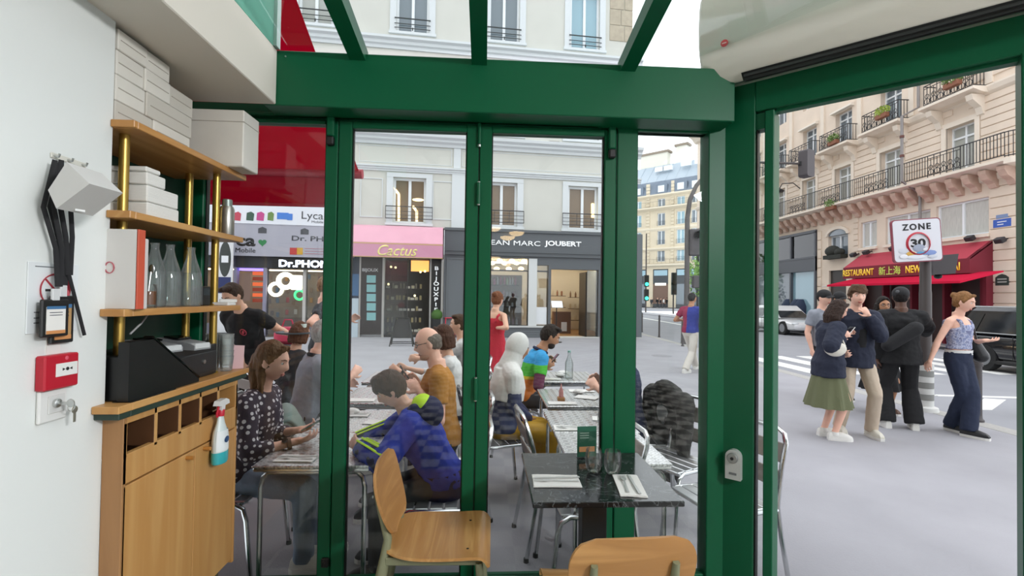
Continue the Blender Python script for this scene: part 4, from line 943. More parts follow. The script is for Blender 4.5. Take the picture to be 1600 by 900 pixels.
part('mansard', MB().prism([(-.2, z_e), (.9, z_s), (.9, z_s - .5), (10, z_s - .5), (10, z_e)], xl, xr, 'x'), SLATE, fb, smooth=False)
part('upper_roof', MB().prism([(.9, z_s), (4.5, z_r + 1.2), (7, z_r + 1.2), (10, z_s)], xl, xr, 'x'), ZINC, fb, smooth=False)
for k in range(26): 
    x = xl + 1 + k * 1.9
    if x < xr: part('roof_seam', MB().prism([(.86, z_s), (4.46, z_r + 1.26), (4.5, z_r + 1.2), (.9, z_s - .05)], x, x + .12, 'x'), ZINC, fb, smooth=False)
for c in wc:
    d = part('dormer', MB().prism([(c - 1.1, z_e), (c + 1.1, z_e), (c + 1.1, z_s - .9), (c, z_s - .2), (c - 1.1, z_s - .9)], -.1, 1.2, 'y'), SLATE, fb, smooth=False)
    part('dormer_pane', MB().box(c - .6, c + .6, -.16, -.08, z_e + .5, z_s - 1.1).box(c - .06, c + .06, -.2, -.1, z_e + .5, z_s - 1.1), M('dormer_white', 'dfe6ea', .4), d, smooth=False)
for px, py in ((1031, 264), (1043, 262), (1072, 255), (1094, 251)):
    p = DC(px, py, -2.4); part('roof_window', MB().box(p.x - .9, p.x + .9, 2.2, 2.8, p.z - .5, p.z + .35), M('roof_glass', 'e8eef2', .2), fb, smooth=False)
for px0, px1, py0, py1 in ((1005, 1046, 247, 275), (1060, 1076, 231, 255)):
    a, b = DC(px0, py0, -6), DC(px1, py1, -6); c = part('chimney', MB().box(a.x, b.x, 5, 6.5, b.z - 3, a.z), M('chimney_cream', 'dcd8cb', .8), fb, smooth=False)
    part('chimney_cap', MB().box(a.x - .3, b.x + .3, 4.8, 6.7, a.z, a.z + .4), M('chimney_brown', '8c7f70', .8), c, smooth=False)
shx = [(DC(1020, 440).x, DC(1044, 440).x), (DC(1056, 440).x, DC(1072, 440).x), (DC(1078, 440).x, DC(1108, 440).x), (DC(992, 440).x, DC(1010, 440).x)]
part('ground_floor', holes_wall(MB(), xl, xr, 0, zb, [(a, b, 0, zb - .8) for a, b in shx], 0, .5), FST, fb, smooth=False)
for k, (a, b) in enumerate(shx):
    s = part('shop_front', MB().box(a, b, .1, .2, zb * .55, zb - .8).box(a, b, .1, .2, 0, zb * .08), M('far_shop_dark', '3c4145', .5), fb, smooth=False)
    part('shop_pane', MB().box(a, b, .15, .25, zb * .08, zb * .55), M('far_shop_brown', '6e5446', .4) if k == 0 else PANE_D, s, smooth=False)
    if k == 0: part('lit_sign', MB().box(a + (b - a) * .15, b - (b - a) * .15, .02, .1, dz(446), dz(442)), M('sign_glow', 'f5f1e6', .4, emit=1), s, smooth=False)
    part('transom_pane', MB().box(a + .2, b - .2, .06, .1, zb - 2.0, zb - 1.0), PANE_B, s, smooth=False)

# ================================================================== INSIDE: cabinet, shelves, wall fittings, table, chairs
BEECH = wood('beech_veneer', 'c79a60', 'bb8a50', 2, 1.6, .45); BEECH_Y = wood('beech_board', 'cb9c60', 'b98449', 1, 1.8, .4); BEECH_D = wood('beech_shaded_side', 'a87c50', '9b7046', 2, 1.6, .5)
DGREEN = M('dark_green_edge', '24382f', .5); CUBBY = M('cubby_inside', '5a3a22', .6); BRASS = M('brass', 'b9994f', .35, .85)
WX = -1.235
cab = thing('cabinet', 'tall beech cabinet with two doors and open cubbies against the white wall', 'cabinet', (-1.16, 1.65, 0))
def C(x0, x1, y0, y1, z0, z1, b=.002): return MB().box(x0 + 1.16, x1 + 1.16, y0 - 1.65, y1 - 1.65, z0, z1, b)
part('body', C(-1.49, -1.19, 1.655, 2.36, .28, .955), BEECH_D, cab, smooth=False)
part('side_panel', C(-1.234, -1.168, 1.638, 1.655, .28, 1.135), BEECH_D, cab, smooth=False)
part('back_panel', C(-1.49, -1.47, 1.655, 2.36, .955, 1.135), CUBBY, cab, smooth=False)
part('plinth', C(-1.47, -1.22, 1.68, 2.33, .0, .28), M('plinth_olive', '4a4a34', .6), cab, smooth=False)
part('drawer_rail', C(-1.19, -1.168, 1.640, 2.36, .915, 1.012), BEECH, cab, smooth=False)
part('top_rail', C(-1.19, -1.17, 1.640, 2.36, 1.112, 1.135), BEECH, cab, smooth=False)
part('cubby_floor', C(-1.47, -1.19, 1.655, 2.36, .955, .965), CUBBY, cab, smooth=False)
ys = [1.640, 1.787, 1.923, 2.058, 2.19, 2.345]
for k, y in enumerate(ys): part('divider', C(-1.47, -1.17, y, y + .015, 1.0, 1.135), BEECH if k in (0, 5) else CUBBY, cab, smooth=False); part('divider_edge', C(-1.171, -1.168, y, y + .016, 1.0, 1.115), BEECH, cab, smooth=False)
ymid = 2.032
for a, b, ky in ((1.645, ymid - .002, ymid - .055), (ymid + .002, 2.345, ymid + .062)):
    d = part('door', C(-1.19, -1.168, a, b, .30, .908), BEECH, cab, smooth=False)
    part('handle', MB().tube([(0, 0, 0), (.028, 0, 0)], .008, 10), M('knob_wood', 'b07a3c', .4), d, loc=(-.008, ky - 1.65, .893))
part('side_panel', C(-1.49, -1.168, 2.347, 2.362, .28, 1.135), BEECH, cab, smooth=False)
y0 = AX(142, 627, WX).y
def board(mb, y0, y1, z0, z1, xf=-1.158, xb=-1.49): return mb.box(xb, xf, 1.652, y1, z0, z1, .002).box(WX + .001, xf, y0, 1.652, z0, z1, .002)
wt = thing('worktop', 'thick beech worktop with dark green underside on the cabinet', 'worktop', (0, 0, 0))
part('board', board(MB(), y0, 2.43, 1.158, 1.182, -1.15), BEECH_Y, wt, smooth=False); part('under_board', board(MB(), y0 + .01, 2.42, 1.137, 1.158, -1.156), DGREEN, wt, smooth=False)
su = thing('shelving_unit', 'wall shelving of three beech boards on slim brass posts above the cabinet', 'shelf', (0, 0, 0))
for (px, py), y1, z in (((172, 184), 2.375, 2.10), ((165, 331), 2.36, 1.80), ((155, 484), 2.35, 1.478)):
    part('shelf', board(MB(), AX(px, py, WX).y, y1, z - .012, z + .012), BEECH_Y, su, smooth=False)
for px, py, y in ((185, 560, 1.72), (338, 320, 2.26)):
    x = AY(px, py, y).x
    part('post', MB().lathe([(.0155, 1.182), (.0155, 2.09)], 14), BRASS, su, loc=(x, y, 0))
    for z in (1.182, 1.49, 1.812): part('post_collar', MB().lathe([(.024, 0), (.024, .006), (.017, .012)], 14), BRASS, su, loc=(x, y, z))
x = AY(295, 320, 2.26).x; part('post', MB().lathe([(.0155, 1.182), (.0155, 2.09)], 14), BRASS, su, loc=(x, 2.26, 0)); part('post', MB().lathe([(.0155, 1.182), (.0155, 2.09)], 14), BRASS, su, loc=(x, 1.72, 0))
# cartons on the top shelf
CARD = M('white_carton', 'dcd8cf', .7, var=.03, vs=12); CARD2 = M('carton_grey', 'c9c4ba', .7)
zt = 2.112; n = 0
for r, (h, spl) in enumerate(((.075, (1.66, 1.84, 2.06)), (.088, (1.66, 1.80, 2.07)), (.082, (1.66, 1.79, 1.93, 2.08)), (.07, (1.66, 1.80, 1.93)))):
    for a, b in zip(spl, spl[1:]):
        o = one('carton', MB().box(-.1, .1, a - (a + b) / 2 + .001, b - (a + b) / 2 - .001, 0, h - .001, .003), CARD if n % 3 else CARD2, '', 'box', (-1.34 + .004 * (n % 2), (a + b) / 2, zt), 0, 'white cartons under the soffit')
        part('flap_seam', MB().box(.1, .1012, -(b - a) * .42, (b - a) * .42, h * .48, h * .52), M('carton_seam', 'a9a296', .8), o, smooth=False)
        o['label'] = 'flat white carton in the stack under the soffit, %s row, %s' % (('bottom', 'second', 'third', 'topmost')[r], ('nearest the wall', 'next from the wall', 'farthest from the wall')[0 if a == spl[0] else (2 if b == spl[-1] else 1)]); n += 1
    zt += h
bx = thing('carton', 'large white carton at the far end of the top shelf', 'box', (-1.21, 2.27, 2.112))
part('body', MB().box(-.12, .12, -.07, .075, 0, .255, .004), CARD, bx, smooth=False); part('lid_seam', MB().box(-.1215, .1215, -.0715, .0765, .2, .203), M('carton_seam'), bx, smooth=False)
# napkin packs on the middle shelf
PAPER = M('napkin_paper', 'e4e2dc', .85, bump=.3, bs=14, stretch=(1, 1, 40))
c0 = AZ(230, 337, 1.812); zz = 1.812
for r, (h, y1) in enumerate(((.05, AX(280, 350, c0.x).y), (.06, AX(280, 320, c0.x).y), (.045, AX(262, 272, c0.x).y), (.02, AX(255, 262, c0.x).y))):
    o = one('napkin_pack', MB().box(c0.x - .13, c0.x - .002 * r, c0.y, y1 - .002, 0, h - .002, .004), PAPER, 'pack of white paper napkins in the shelf stack, %s' % ('bottom', 'second from below', 'third from below', 'topmost')[r], 'napkins', (0, 0, zz), 0, 'napkin packs on the middle shelf'); zz += h
for k, z in enumerate((1.812, 1.9)): one('napkin_pack', MB().box(-1.46, c0.x - .14, c0.y - .06, c0.y + .2, 0, .085, .004), PAPER, ('pack of napkins behind the brass post, lower', 'pack of napkins behind the brass post, upper')[k], 'napkins', (0, 0, z))
# lower shelf: binder, book, jar, bottles, small box, cards
zs = 1.490
BX = AY(214, 420, 1.635).x
bd = thing('binder', 'white ring binder with orange red spine at the near end of the lower shelf', 'binder', (BX, 1.635, zs))
part('cover', MB().box(-.26, .0, 0, .004, 0, .262, .002).box(-.26, .0, .028, .032, 0, .262, .002), M('binder_white', 'd9d6d2', .5), bd, smooth=False)
part('spine', MB().box(-.004, .003, .0, .032, 0, .262, .001), M('binder_orange', 'c8553c', .5), bd, smooth=False); part('pages', MB().box(-.25, -.006, .004, .028, .004, .25), M('pages_white', 'e6e3db', .8), bd, smooth=False)
p = AY(171, 418, 1.634); 
part('stamp', MB().tube([(p.x - BX + .014 * math.cos(2 * math.pi * k / 20), -.001, p.z - zs + .018 * math.sin(2 * math.pi * k / 20)) for k in range(20)], .0022, 4, True), M('stamp_red', 'b8606a', .6), bd, label='faint red ring stamp')
bk = thing('book', 'slim pale book beside the orange spined binder on the lower shelf', 'book', (BX - .003, 1.672, zs))
part('cover', MB().box(-.22, 0, 0, .02, 0, .235, .002), M('book_pale', 'cfc9c6', .6), bk, smooth=False); part('pages', MB().box(-.21, -.002, .002, .018, .002, .236), M('pages_white'), bk, smooth=False)
WATER = glass_mat('water_bottle_glass', (.90, .94, .93), .8, .10)
def carafe(px, lab, x=-1.235):
    p = AZ(px, 477, zs); y = AX(px, 477, x).y
    t = thing('glass_bottle', lab, 'bottle', (x, y, zs), 0, 'glass water bottles on the lower shelf')
    part('body', MB().lathe([(.036, 0), (.040, .01), (.041, .10), (.036, .14), (.018, .20), (.013, .225), (.014, .245)], 22, cap1=False), WATER, t)
    part('neck_ring', MB().lathe([(.0155, .238), (.0155, .246), (.013, .246)], 16, cap0=False), CUP, t)
    part('water', MB().lathe([(.037, .004), (.037, .10), (.032, .138)], 18), WATER, t)
carafe(240, 'clear glass water bottle on the lower shelf nearest the binder', -1.27); carafe(264, 'clear glass water bottle, middle one on the lower shelf', -1.25); carafe(297, 'clear glass water bottle on the lower shelf nearest the far brass post', -1.23)
p = AX(236, 470, -1.19)
jr = thing('jar', 'amber filled glass jar with a steel spoon beside the water bottles', 'jar', (-1.2, p.y, zs))
part('body', MB().lathe([(.026, 0), (.027, .01), (.027, .075), (.022, .085)], 18, cap1=False), CUP, jr); part('content', MB().lathe([(.024, .012), (.024, .06)], 16), M('amber_content', '6b3f1c', .4), jr)
part('spoon', MB().tube([(0, 0, .06), (.004, .005, .13)], .0025, 6).ball((.005, .006, .14), (.011, .004, .016), 10, 6), STEEL, jr)
p = AX(323, 470, -1.22); g = thing('card_reader', 'small black box standing on the lower shelf beside the far brass post', 'box', (-1.22, p.y, zs))
part('body', MB().box(-.05, .0, -.035, .03, 0, .085, .004), BLACKP, g, smooth=False); part('screen', MB().box(-.001, .001, -.025, .02, .045, .075), M('screen_grey', '33393c', .2), g, smooth=False)
for k in range(2): one('card_pile', MB().box(-.04, .03, -.03, .04, 0, .014, .002), M('card_white', 'e6e4df', .7), ('low pile of white cards on the lower shelf end', 'folded white card lying past the far brass post')[k], 'cards', (-1.19 + .0 * k, 2.27 + k * .04, zs + .0 + k * .014), k * .5)
p = AX(354, 366, -1.2)
fl_ = thing('water_flask', 'brushed steel flask on the far end of the middle shelf', 'flask', (-1.2, min(p.y, 2.33), 1.812))
part('body', MB().lathe([(.029, 0), (.031, .005), (.031, .12), (.026, .135)], 22), M('flask_steel', 'b3b0a8', .35, .9), fl_); part('cap', MB().lathe([(.021, .135), (.021, .165), (.018, .168)], 18), M('flask_cap', '8f9a94', .4, .6), fl_)
# till screen, cash drawer, card terminals, glasses
zc = 1.183
a, b = AX(238, 530, -1.17), AX(309, 592, -1.17)
ps = thing('till_screen', 'black tilted till screen standing on the beech worktop', 'screen', (-1.165, 1.70, zc))
part('body', MB().prism([(-.05, 0), (-.05, a.z - zc), (a.y - 1.70, a.z - zc), (b.y - 1.70, .012), (b.y - 1.70, 0)], -.035, 0, 'x').box(-.3, -.035, -.04, .09, 0, .15, .004), M('till_black', '0e0f10', .35), ps, smooth=False)
d = (V((0, b.y - a.y, .012 - (a.z - zc)))).normalized(); nn = V((0, -d.z, d.y))
c_ = V((-.018, (a.y + b.y) / 2 - 1.70, (a.z - zc + .012) / 2)) + nn * .006
part('screen', MB().box(-.018, .018, -.5, .5, -.004, .006, .003, Matrix.Translation(c_) @ frame((0, 0, 0), (1, 0, 0), d * ((b - a).length * 1.02), nn)), M('screen_black', '0a0b0c', .12), ps, smooth=False)
part('mat', MB().box(-.05, .01, -.05, .18, 0, .002), M('till_black'), ps, smooth=False)
a, b = AX(272, 560, -1.207), AX(340, 560, -1.207); zt = AX(300, 545, -1.207).z + .004
cd = thing('cash_drawer', 'black steel cash drawer with a silver key lock on the worktop', 'cash drawer', (-1.207, a.y, zc)); w = min(b.y, 2.36) - a.y; h = zt - zc
part('case', MB().box(-.28, -.004, -.03, w, 0, h, .004), M('drawer_black', '1b1b1d', .4), cd, smooth=False); part('drawer_front', MB().box(-.006, .002, .0, w - .01, .012, h - .03, .003), M('drawer_front_black', '222224', .35), cd, smooth=False)
part('lock', MB().lathe([(.009, 0), (.009, .008)], 14), STEEL, cd, loc=(.002, w * .62, h * .5), rot=(0, R(90), 0)); part('slot', MB().box(.002, .003, .02, w - .03, .022, .025), BLACKP, cd, smooth=False)
for k in range(2):
    a = AX(250 + k * 22, 535, -1.24); t = thing('card_terminal', ('grey card terminal lying on the cash drawer, nearer one', 'grey card terminal lying on the cash drawer, farther one')[k], 'card terminal', (-1.27 + .05 * k, cd.location.y - .02 + k * .10, zc + h), -.25)
    part('body', MB().prism([(-.09, 0), (.09, 0), (.09, .018), (.06, .028), (-.09, .045)], -.04, .04, 'y'), M('terminal_grey', '8d9092', .4), t, smooth=False)
    part('screen', MB().box(-.07, .0, -.033, .033, .038, .045, .002, Matrix.Rotation(R(6.5), 4, 'Y')), M('screen_black'), t, smooth=False)
    part('keypad', MB().box(.045, .092, -.036, .036, .004, .026, .003), M('terminal_pale', 'c9cccc', .4), t, smooth=False)
TUM = glass_mat('tumbler_glass', (.95, .97, .96), .8, .16)
tm = MB().lathe([(.022, 0), (.025, .004), (.031, .065), (.032, .068), (.029, .066), (.022, .008)], 20, cap1=False).mesh('tumbler', TUM)
p = AZ(362, 570, zc)
for cx, cy, nm in ((-1.205, 2.325, 'near'), (-1.27, 2.33, 'wall side')):
    for k in range(5):
        o = one('tumbler', tm, None, 'clear tumbler in the %s stack of glasses on the worktop, %s' % (nm, ('lowest', 'second from below', 'middle', 'fourth from below', 'topmost')[k]), 'glass', (cx, cy, zc + k * .026), 0, 'stacked tumblers on the worktop')
one('paper_note', MB().prism([(-.03, 0), (.03, 0), (.034, .11), (-.03, .115)], -.001, .001, 'y'), M('note_pink', 'd8b3b5', .7), 'pale pink paper slip behind the stacked tumblers', 'paper', (-1.19, 2.385, zc), .5)
one('power_cable', MB().tube([AY(210, 524, 1.75) + V((-.05, .05, 0)), AY(221, 505, 1.85), AY(232, 490, 1.9), AY(236, 484, 1.95)], .0035, 6), M('cable_grey', 'b9b9b9', .5), 'thin grey cable rising from the till to the shelf', 'cable')
# spray bottle hung by its trigger on the cubby rail
p = AX(353, 717, -1.13)
sp = thing('spray_bottle', 'white trigger spray bottle with red collar and teal liquid hung on the cabinet front', 'bottle', (-1.135, 2.155, p.z))
bodyp = [(.030, 0), (.034, .006), (.035, .09), (.031, .13), (.018, .17), (.012, .20)]
part('body', MB().rings([[(r * .8 * math.cos(2 * math.pi * k / 20), r * 1.25 * math.sin(2 * math.pi * k / 20), z) for k in range(20)] for r, z in bodyp]), M('bottle_white', 'd4e0e0', .3), sp)
part('liquid_band', MB().rings([[(r * .815 * math.cos(2 * math.pi * k / 20), r * 1.27 * math.sin(2 * math.pi * k / 20), z) for k in range(20)] for r, z in ((.031, -.001), (.0345, .006), (.035, .05))]), M('liquid_teal', '3fb0b8', .25), sp)
part('label', MB().rings([[(r * .825 * math.cos(a), r * 1.29 * math.sin(a), z) for a in [R(-75 + 150 * k / 10) for k in range(11)]] for r, z in ((.035, .055), (.0345, .11), (.031, .14))], False, False, False), M('label_pale', 'e8eef0', .4), sp)
part('emblem', MB().ball((.029, 0, .1), (.002, .018, .014)), M('emblem_navy', '2d4a73', .4), sp)
part('collar', MB().lathe([(.015, .2), (.016, .222), (.013, .228)], 16), M('collar_red', 'c2243a', .35), sp)
part('trigger_head', MB().prism([(-.04, .25), (-.03, .268), (.02, .272), (.045, .262), (.05, .245), (.015, .243), (.012, .225), (-.012, .225), (-.014, .243)], -.012, .012, 'x'), M('head_white', 'e3e3e1', .35), sp)
part('trigger', MB().tube([(0, -.018, .243), (0, -.03, .215), (0, -.026, .2)], .005, 8), M('collar_red'), sp)
part('hang_hook', MB().tube([(-.033, 0, .22), (-.012, 0, .232)], .004, 6), STEEL, sp)

# ---- fittings on the white wall (they face +x)
def hull(pts):
    bm = bmesh.new()
    for p in pts: bm.verts.new(p)
    bmesh.ops.convex_hull(bm, input=bm.verts); bmesh.ops.delete(bm, geom=[v for v in bm.verts if not v.link_faces], context='VERTS')
    bm.verts.ensure_lookup_table(); bm.verts.index_update()
    m = MB(); m.add([tuple(v.co) for v in bm.verts], [tuple(v.index for v in f.verts) for f in bm.faces]); bm.free(); return m
o3 = AX(100, 300, WX)
spk = thing('wall_speaker', 'white wedge shaped loudspeaker fixed on the white wall beneath the hook rail', 'speaker', o3)
P_ = [AY(px, py, yy) for yy in (1.335,) for px, py in ((75, 297), (104, 253), (140, 287), (88, 326))]; P_ += [p + V((0, .118, 0)) for p in P_]
part('cabinet_body', hull([p - o3 for p in P_]), M('speaker_white', 'c9c8c5', .5), spk, smooth=False)
q = AY(124, 327, 1.39) - o3; part('badge', MB().box(-.012, .012, -.0005, .0008, -.003, .003, 0, Matrix.Translation(q + V((.002, 0, -.003))) @ rotz(R(70))), M('badge_white', 'e6e6e4', .4), spk, smooth=False)
hk = thing('hook_rail', 'small pale hook rail screwed to the white wall above the speaker', 'hook', AX(104, 250, WX))
part('plate', MB().box(0, .004, -.055, .065, -.008, .008, .002), M('rail_cream', 'd3d1c6', .5), hk, smooth=False)
for y in (-.045, .0, .05): part('hook', MB().tube([(.003, y, 0), (.016, y, -.003), (.019, y, .006)], .003, 8), STEEL, hk)
STRAP = M('lanyard_black', '17171a', .8); 
def lanyard(lab, top, mid, bot, badge, card, off, wid=.0058):
    t = thing('lanyard', lab, 'lanyard', AX(top[0], top[1], WX + off)); o = t.location
    for s in (-1, 1):
        pts = [AX(top[0], top[1], WX + off) - o, AX(top[0] + s * 8 - 10 * (off < .05), (top[1] + mid[1]) / 2 - 25, WX + off + .002) - o, AX(mid[0] + s * 5, mid[1] - 60, WX + off) - o, AX(mid[0] + s * 2, mid[1], WX + off) - o]
        part('strap', MB().tube(pts, wid, 6, flat=.18), STRAP, t)
    if bot: part('strap_tail', MB().tube([AX(*mid, WX + off) - o, AX(*bot, WX + off) - o], wid * .8, 6, flat=.2), STRAP, t)
    if badge:
        a, b = AX(badge[0], badge[1], WX + off) - o, AX(badge[2], badge[3], WX + off) - o
        part('clip', MB().box(-.002, .006, (a.y + b.y) / 2 - .012, (a.y + b.y) / 2 + .012, a.z - .004, a.z + .03, .002), M('clip_white', 'cfd0d0', .4), t, smooth=False)
        h_ = part('badge_holder', MB().box(-.004, .006, a.y, b.y, b.z, a.z, .003), BLACKP, t, smooth=False)
        w = b.y - a.y; hh = a.z - b.z
        part('card', MB().box(.006, .0072, a.y + w * .14, b.y - w * .16, b.z + hh * .08, a.z - hh * .2), card, h_, smooth=False)
        part('card_band', MB().box(.0072, .0078, a.y + w * .14, b.y - w * .16, a.z - hh * .26, a.z - hh * .18), M('card_blue', '3f6f9a', .5), h_, smooth=False)
        part('card_foot', MB().box(.0072, .0078, a.y + w * .14, b.y - w * .16, b.z + hh * .08, b.z + hh * .17), M('card_orange', 'c98a55', .5), h_, smooth=False)
        for k in range(2): part('card_line', MB().box(.0072, .0077, a.y + w * .25, b.y - w * .28, a.z - hh * (.36 + .07 * k), a.z - hh * (.34 + .07 * k)), M('card_ink', '4a4f58', .6), h_, smooth=False)
CW = M('card_white'); 
lanyard('black lanyard with the front badge in a black holder over the no smoking sign', (86, 250), (92, 448), None, (63, 468, 104, 524), CW, .030)
lanyard('black lanyard with a second badge half hidden behind the front one', (96, 250), (100, 446), None, (78, 462, 112, 534), M('card_tan', 'b08a5a', .6), .014)
lanyard('black lanyard without badge whose loose end hangs out towards the cabinet', (112, 256), (108, 430), (132, 524), None, None, .022)
cdp = AX(82, 542, WX); one('paper_card', MB().box(0, .003, -.022, .022, -.022, .03), CW, 'small white and orange card tucked above the red alarm box', 'card', cdp)
# no smoking sign
a, b = AX(42, 408, WX), AX(118, 516, WX)
ns = thing('no_smoking_sign', 'white no smoking notice with a red prohibition ring behind the lanyards', 'sign', (WX, (a.y + b.y) / 2, (a.z + b.z) / 2)); w, h = (b.y - a.y) / 2, (a.z - b.z) / 2
part('plate', MB().box(0, .004, -w, w, -h, h, .001), M('sign_white', 'dfe3e4', .4), ns, smooth=False)
SR = M('sign_red', 'b92b3c', .5); part('ring', MB().tube([(.005, .0 + w * .55 * math.cos(2 * math.pi * k / 28), h * .22 + w * .55 * math.sin(2 * math.pi * k / 28)) for k in range(28)], .006, 5, True, flat=.3), SR, ns)
part('slash', MB().tube([(.005, -w * .38, h * .22 + w * .38), (.005, w * .38, h * .22 - w * .38)], .005, 5, flat=.3), SR, ns)
part('cigarette', MB().box(.004, .005, -w * .35, w * .2, h * .18, h * .25).box(.004, .005, w * .24, w * .34, h * .18, h * .25), DB, ns, smooth=False)
part('smoke_mark', MB().tube([(.0045, w * .3, h * .28), (.0045, w * .22, h * .36), (.0045, w * .3, h * .42)], .002, 4), DB, ns)
for k, (u, v, ww) in enumerate(((.86, .03, .7), (-.42, .03, .75), (-.58, .03, .55), (-.72, .03, .65))): part('print_line', MB().box(.004, .0046, -w * .75, -w * .75 + 2 * w * ww, h * u, h * (u + v)), M('print_grey', '6a6f72', .6), ns, smooth=False)
# fire alarm call point, key switch
a, b = AX(54, 557, WX), AX(107.5, 601, WX); cy, cz = (a.y + b.y) / 2, (a.z + b.z) / 2; w, h = (b.y - a.y) / 2, (a.z - b.z) / 2
cp = thing('fire_alarm_call_point', 'red square fire alarm call point with white panel on the white wall', 'fire alarm', (WX, cy, cz))
part('case', MB().box(0, .028, -w, w, -h, h, .004), M('alarm_red', 'b5162c', .35), cp, smooth=False)
pn = part('press_panel', MB().box(.028, .031, -w * .42, w * .85, -h * .28, h * .48, .001), M('panel_white', 'e3e3df', .4), cp, smooth=False)
part('press_dot', MB().lathe([(.005, 0), (.005, .001)], 12), DB, pn, loc=(.031, w * .22, h * .12), rot=(0, R(90), 0))
for s in (-1, 1): part('press_arrow', MB().prism([(s * .016, .004), (s * .016, -.004), (s * .007, 0)][::s], .031, .0318, 'x'), DB, pn, loc=(0, w * .22, h * .12), smooth=False)
part('flame_emblem', MB().ball((.0285, w * .22, h * .75), (.001, .006, .006)), M('emblem_pale_red', 'd8596a', .5), cp)
a, b = AX(55, 612, WX), AX(98, 652, WX); cy, cz = (a.y + b.y) / 2, (a.z + b.z) / 2; w, h = (b.y - a.y) / 2, (a.z - b.z) / 2
kx = thing('key_switch', 'white key switch plate with a key in its lock under the alarm', 'switch', (WX, cy, cz))
part('plate', MB().box(0, .012, -w, w, -h, h, .004), M('switch_white', 'dededb', .4), kx, smooth=False); part('insert', MB().box(.012, .015, -w * .45, w * .75, -h * .5, h * .6, .003), M('switch_white2', 'd3d3d0', .4), kx, smooth=False)
part('lock', MB().lathe([(.012, 0), (.012, .01), (.008, .013)], 16), STEEL, kx, loc=(.013, w * .05, h * .1), rot=(0, R(90), 0))
part('key', MB().box(.02, .05, -.0012, .0012, -.004, .004).ball((.056, 0, 0), (.012, .002, .012)), STEEL, kx, loc=(0, w * .05, h * .1)); part('spare_key', MB().ball((.045, .03, -.02), (.002, .011, .011)).box(.044, .046, .026, .034, -.056, -.026), M('key_brass_grey', 'a8a596', .4, .8), kx)
for k in range(3): part('key_ring_link', MB().tube([(.05 + .001 * k, .012 + .012 * math.cos(2 * math.pi * j / 14), -.008 + .012 * math.sin(2 * math.pi * j / 14)) for j in range(14)], .0012, 4, True), STEEL, kx) if k == 0 else None

# ---- black marble table by the glass
BM = M('black_marble', '16181a', .12, spec=.6); _n, _l, _b = nodes(BM)
_t = _n.new('ShaderNodeTexCoord'); _x = _n.new('ShaderNodeTexNoise'); _x.inputs['Scale'].default_value = 9; _x.inputs['Detail'].default_value = 8; _x.inputs['Distortion'].default_value = 1.6
_r = ramp(_n, [(0, '131517'), (.485, '16181a'), (.5, '5a5e60'), (.515, '16181a'), (1, '1b1d1f')], 'LINEAR'); _l.new(_t.outputs['Object'], _x.inputs['Vector']); _l.new(_x.outputs[0], _r.inputs[0]); _l.new(_r.outputs[0], _b.inputs['Base Color'])
tb = thing('dining_table', 'square black marble dining table on a square black column by the glass', 'table', (.5, 2.165, 0))
part('tabletop', MB().box(-.302, .302, -.295, .295, .727, .75, .003), BM, tb, smooth=False)
part('column', MB().box(-.055, .055, -.045, .045, .02, .715, .003), M('column_black', '101112', .4), tb, smooth=False); part('base', MB().box(-.22, .22, -.22, .22, 0, .02, .004), M('column_black'), tb, smooth=False); part('mount_plate', MB().box(-.15, .15, -.15, .15, .712, .727), M('column_black'), tb, smooth=False)
def wine_glass(x, y, lab, lz=.75, s=1.0, par=None, grp=None):
    t = thing('water_glass', lab, 'glass', (x, y, lz), 0, grp)
    part('bowl', MB().lathe([(.026 * s, .002), (.033 * s, .014 * s), (.040 * s, .045 * s), (.039 * s, .075 * s), (.034 * s, .105 * s), (.032 * s, .105 * s), (.037 * s, .075 * s), (.038 * s, .045 * s), (.03 * s, .018 * s)], 26, cap1=True), CUP, t)
    part('foot', MB().lathe([(.025 * s, 0), (.027 * s, .006 * s), (.024 * s, .014 * s)], 26), CUP, t); return t
wine_glass(.51, 2.195, 'rounded empty water glass in front of the green menu card'); wine_glass(.592, 2.17, 'rounded empty water glass to the side nearest the white napkins')
def fork_mb(L=.19):
    mb = MB().rings([[(-w, y, z), (w, y, z), (w, y, z + .002), (-w, y, z + .002)] for w, y, z in ((.006, -L / 2, .001), (.0045, -L * .2, .001), (.003, L * .12, .004), (.011, L * .22, .003), (.012, L * .32, .002))])
    for k in range(4): mb.rings([[(x - .0015, y, z), (x + .0015, y, z), (x + .0015, y, z + .0015), (x - .0015, y, z + .0015)] for x, y, z in ((-.0095 + k * .0063, L * .31, .002), (-.0095 + k * .0063, L * .5, .003))])
    return mb
def knife_mb(L=.21):
    return MB().rings([[(-w, y, .001), (w, y, .001), (w, y, .004), (-w, y, .004)] for w, y in ((.006, -L / 2), (.005, -L * .15), (.004, 0))]).rings([[(-.004, y, .001), (w, y, .001), (w, y, .0025), (-.004, y, .0025)] for w, y in ((.005, 0), (.008, L * .2), (.007, L * .42), (-.002, L * .5))])
NAPM = M('napkin_white', 'e8e6e2', .9, bump=.15, bs=120); CUT = M('cutlery_steel', 'd0d1cf', .42, .7)
FK, KN = fork_mb().mesh('fork', CUT, False), knife_mb().mesh('knife', CUT, False)
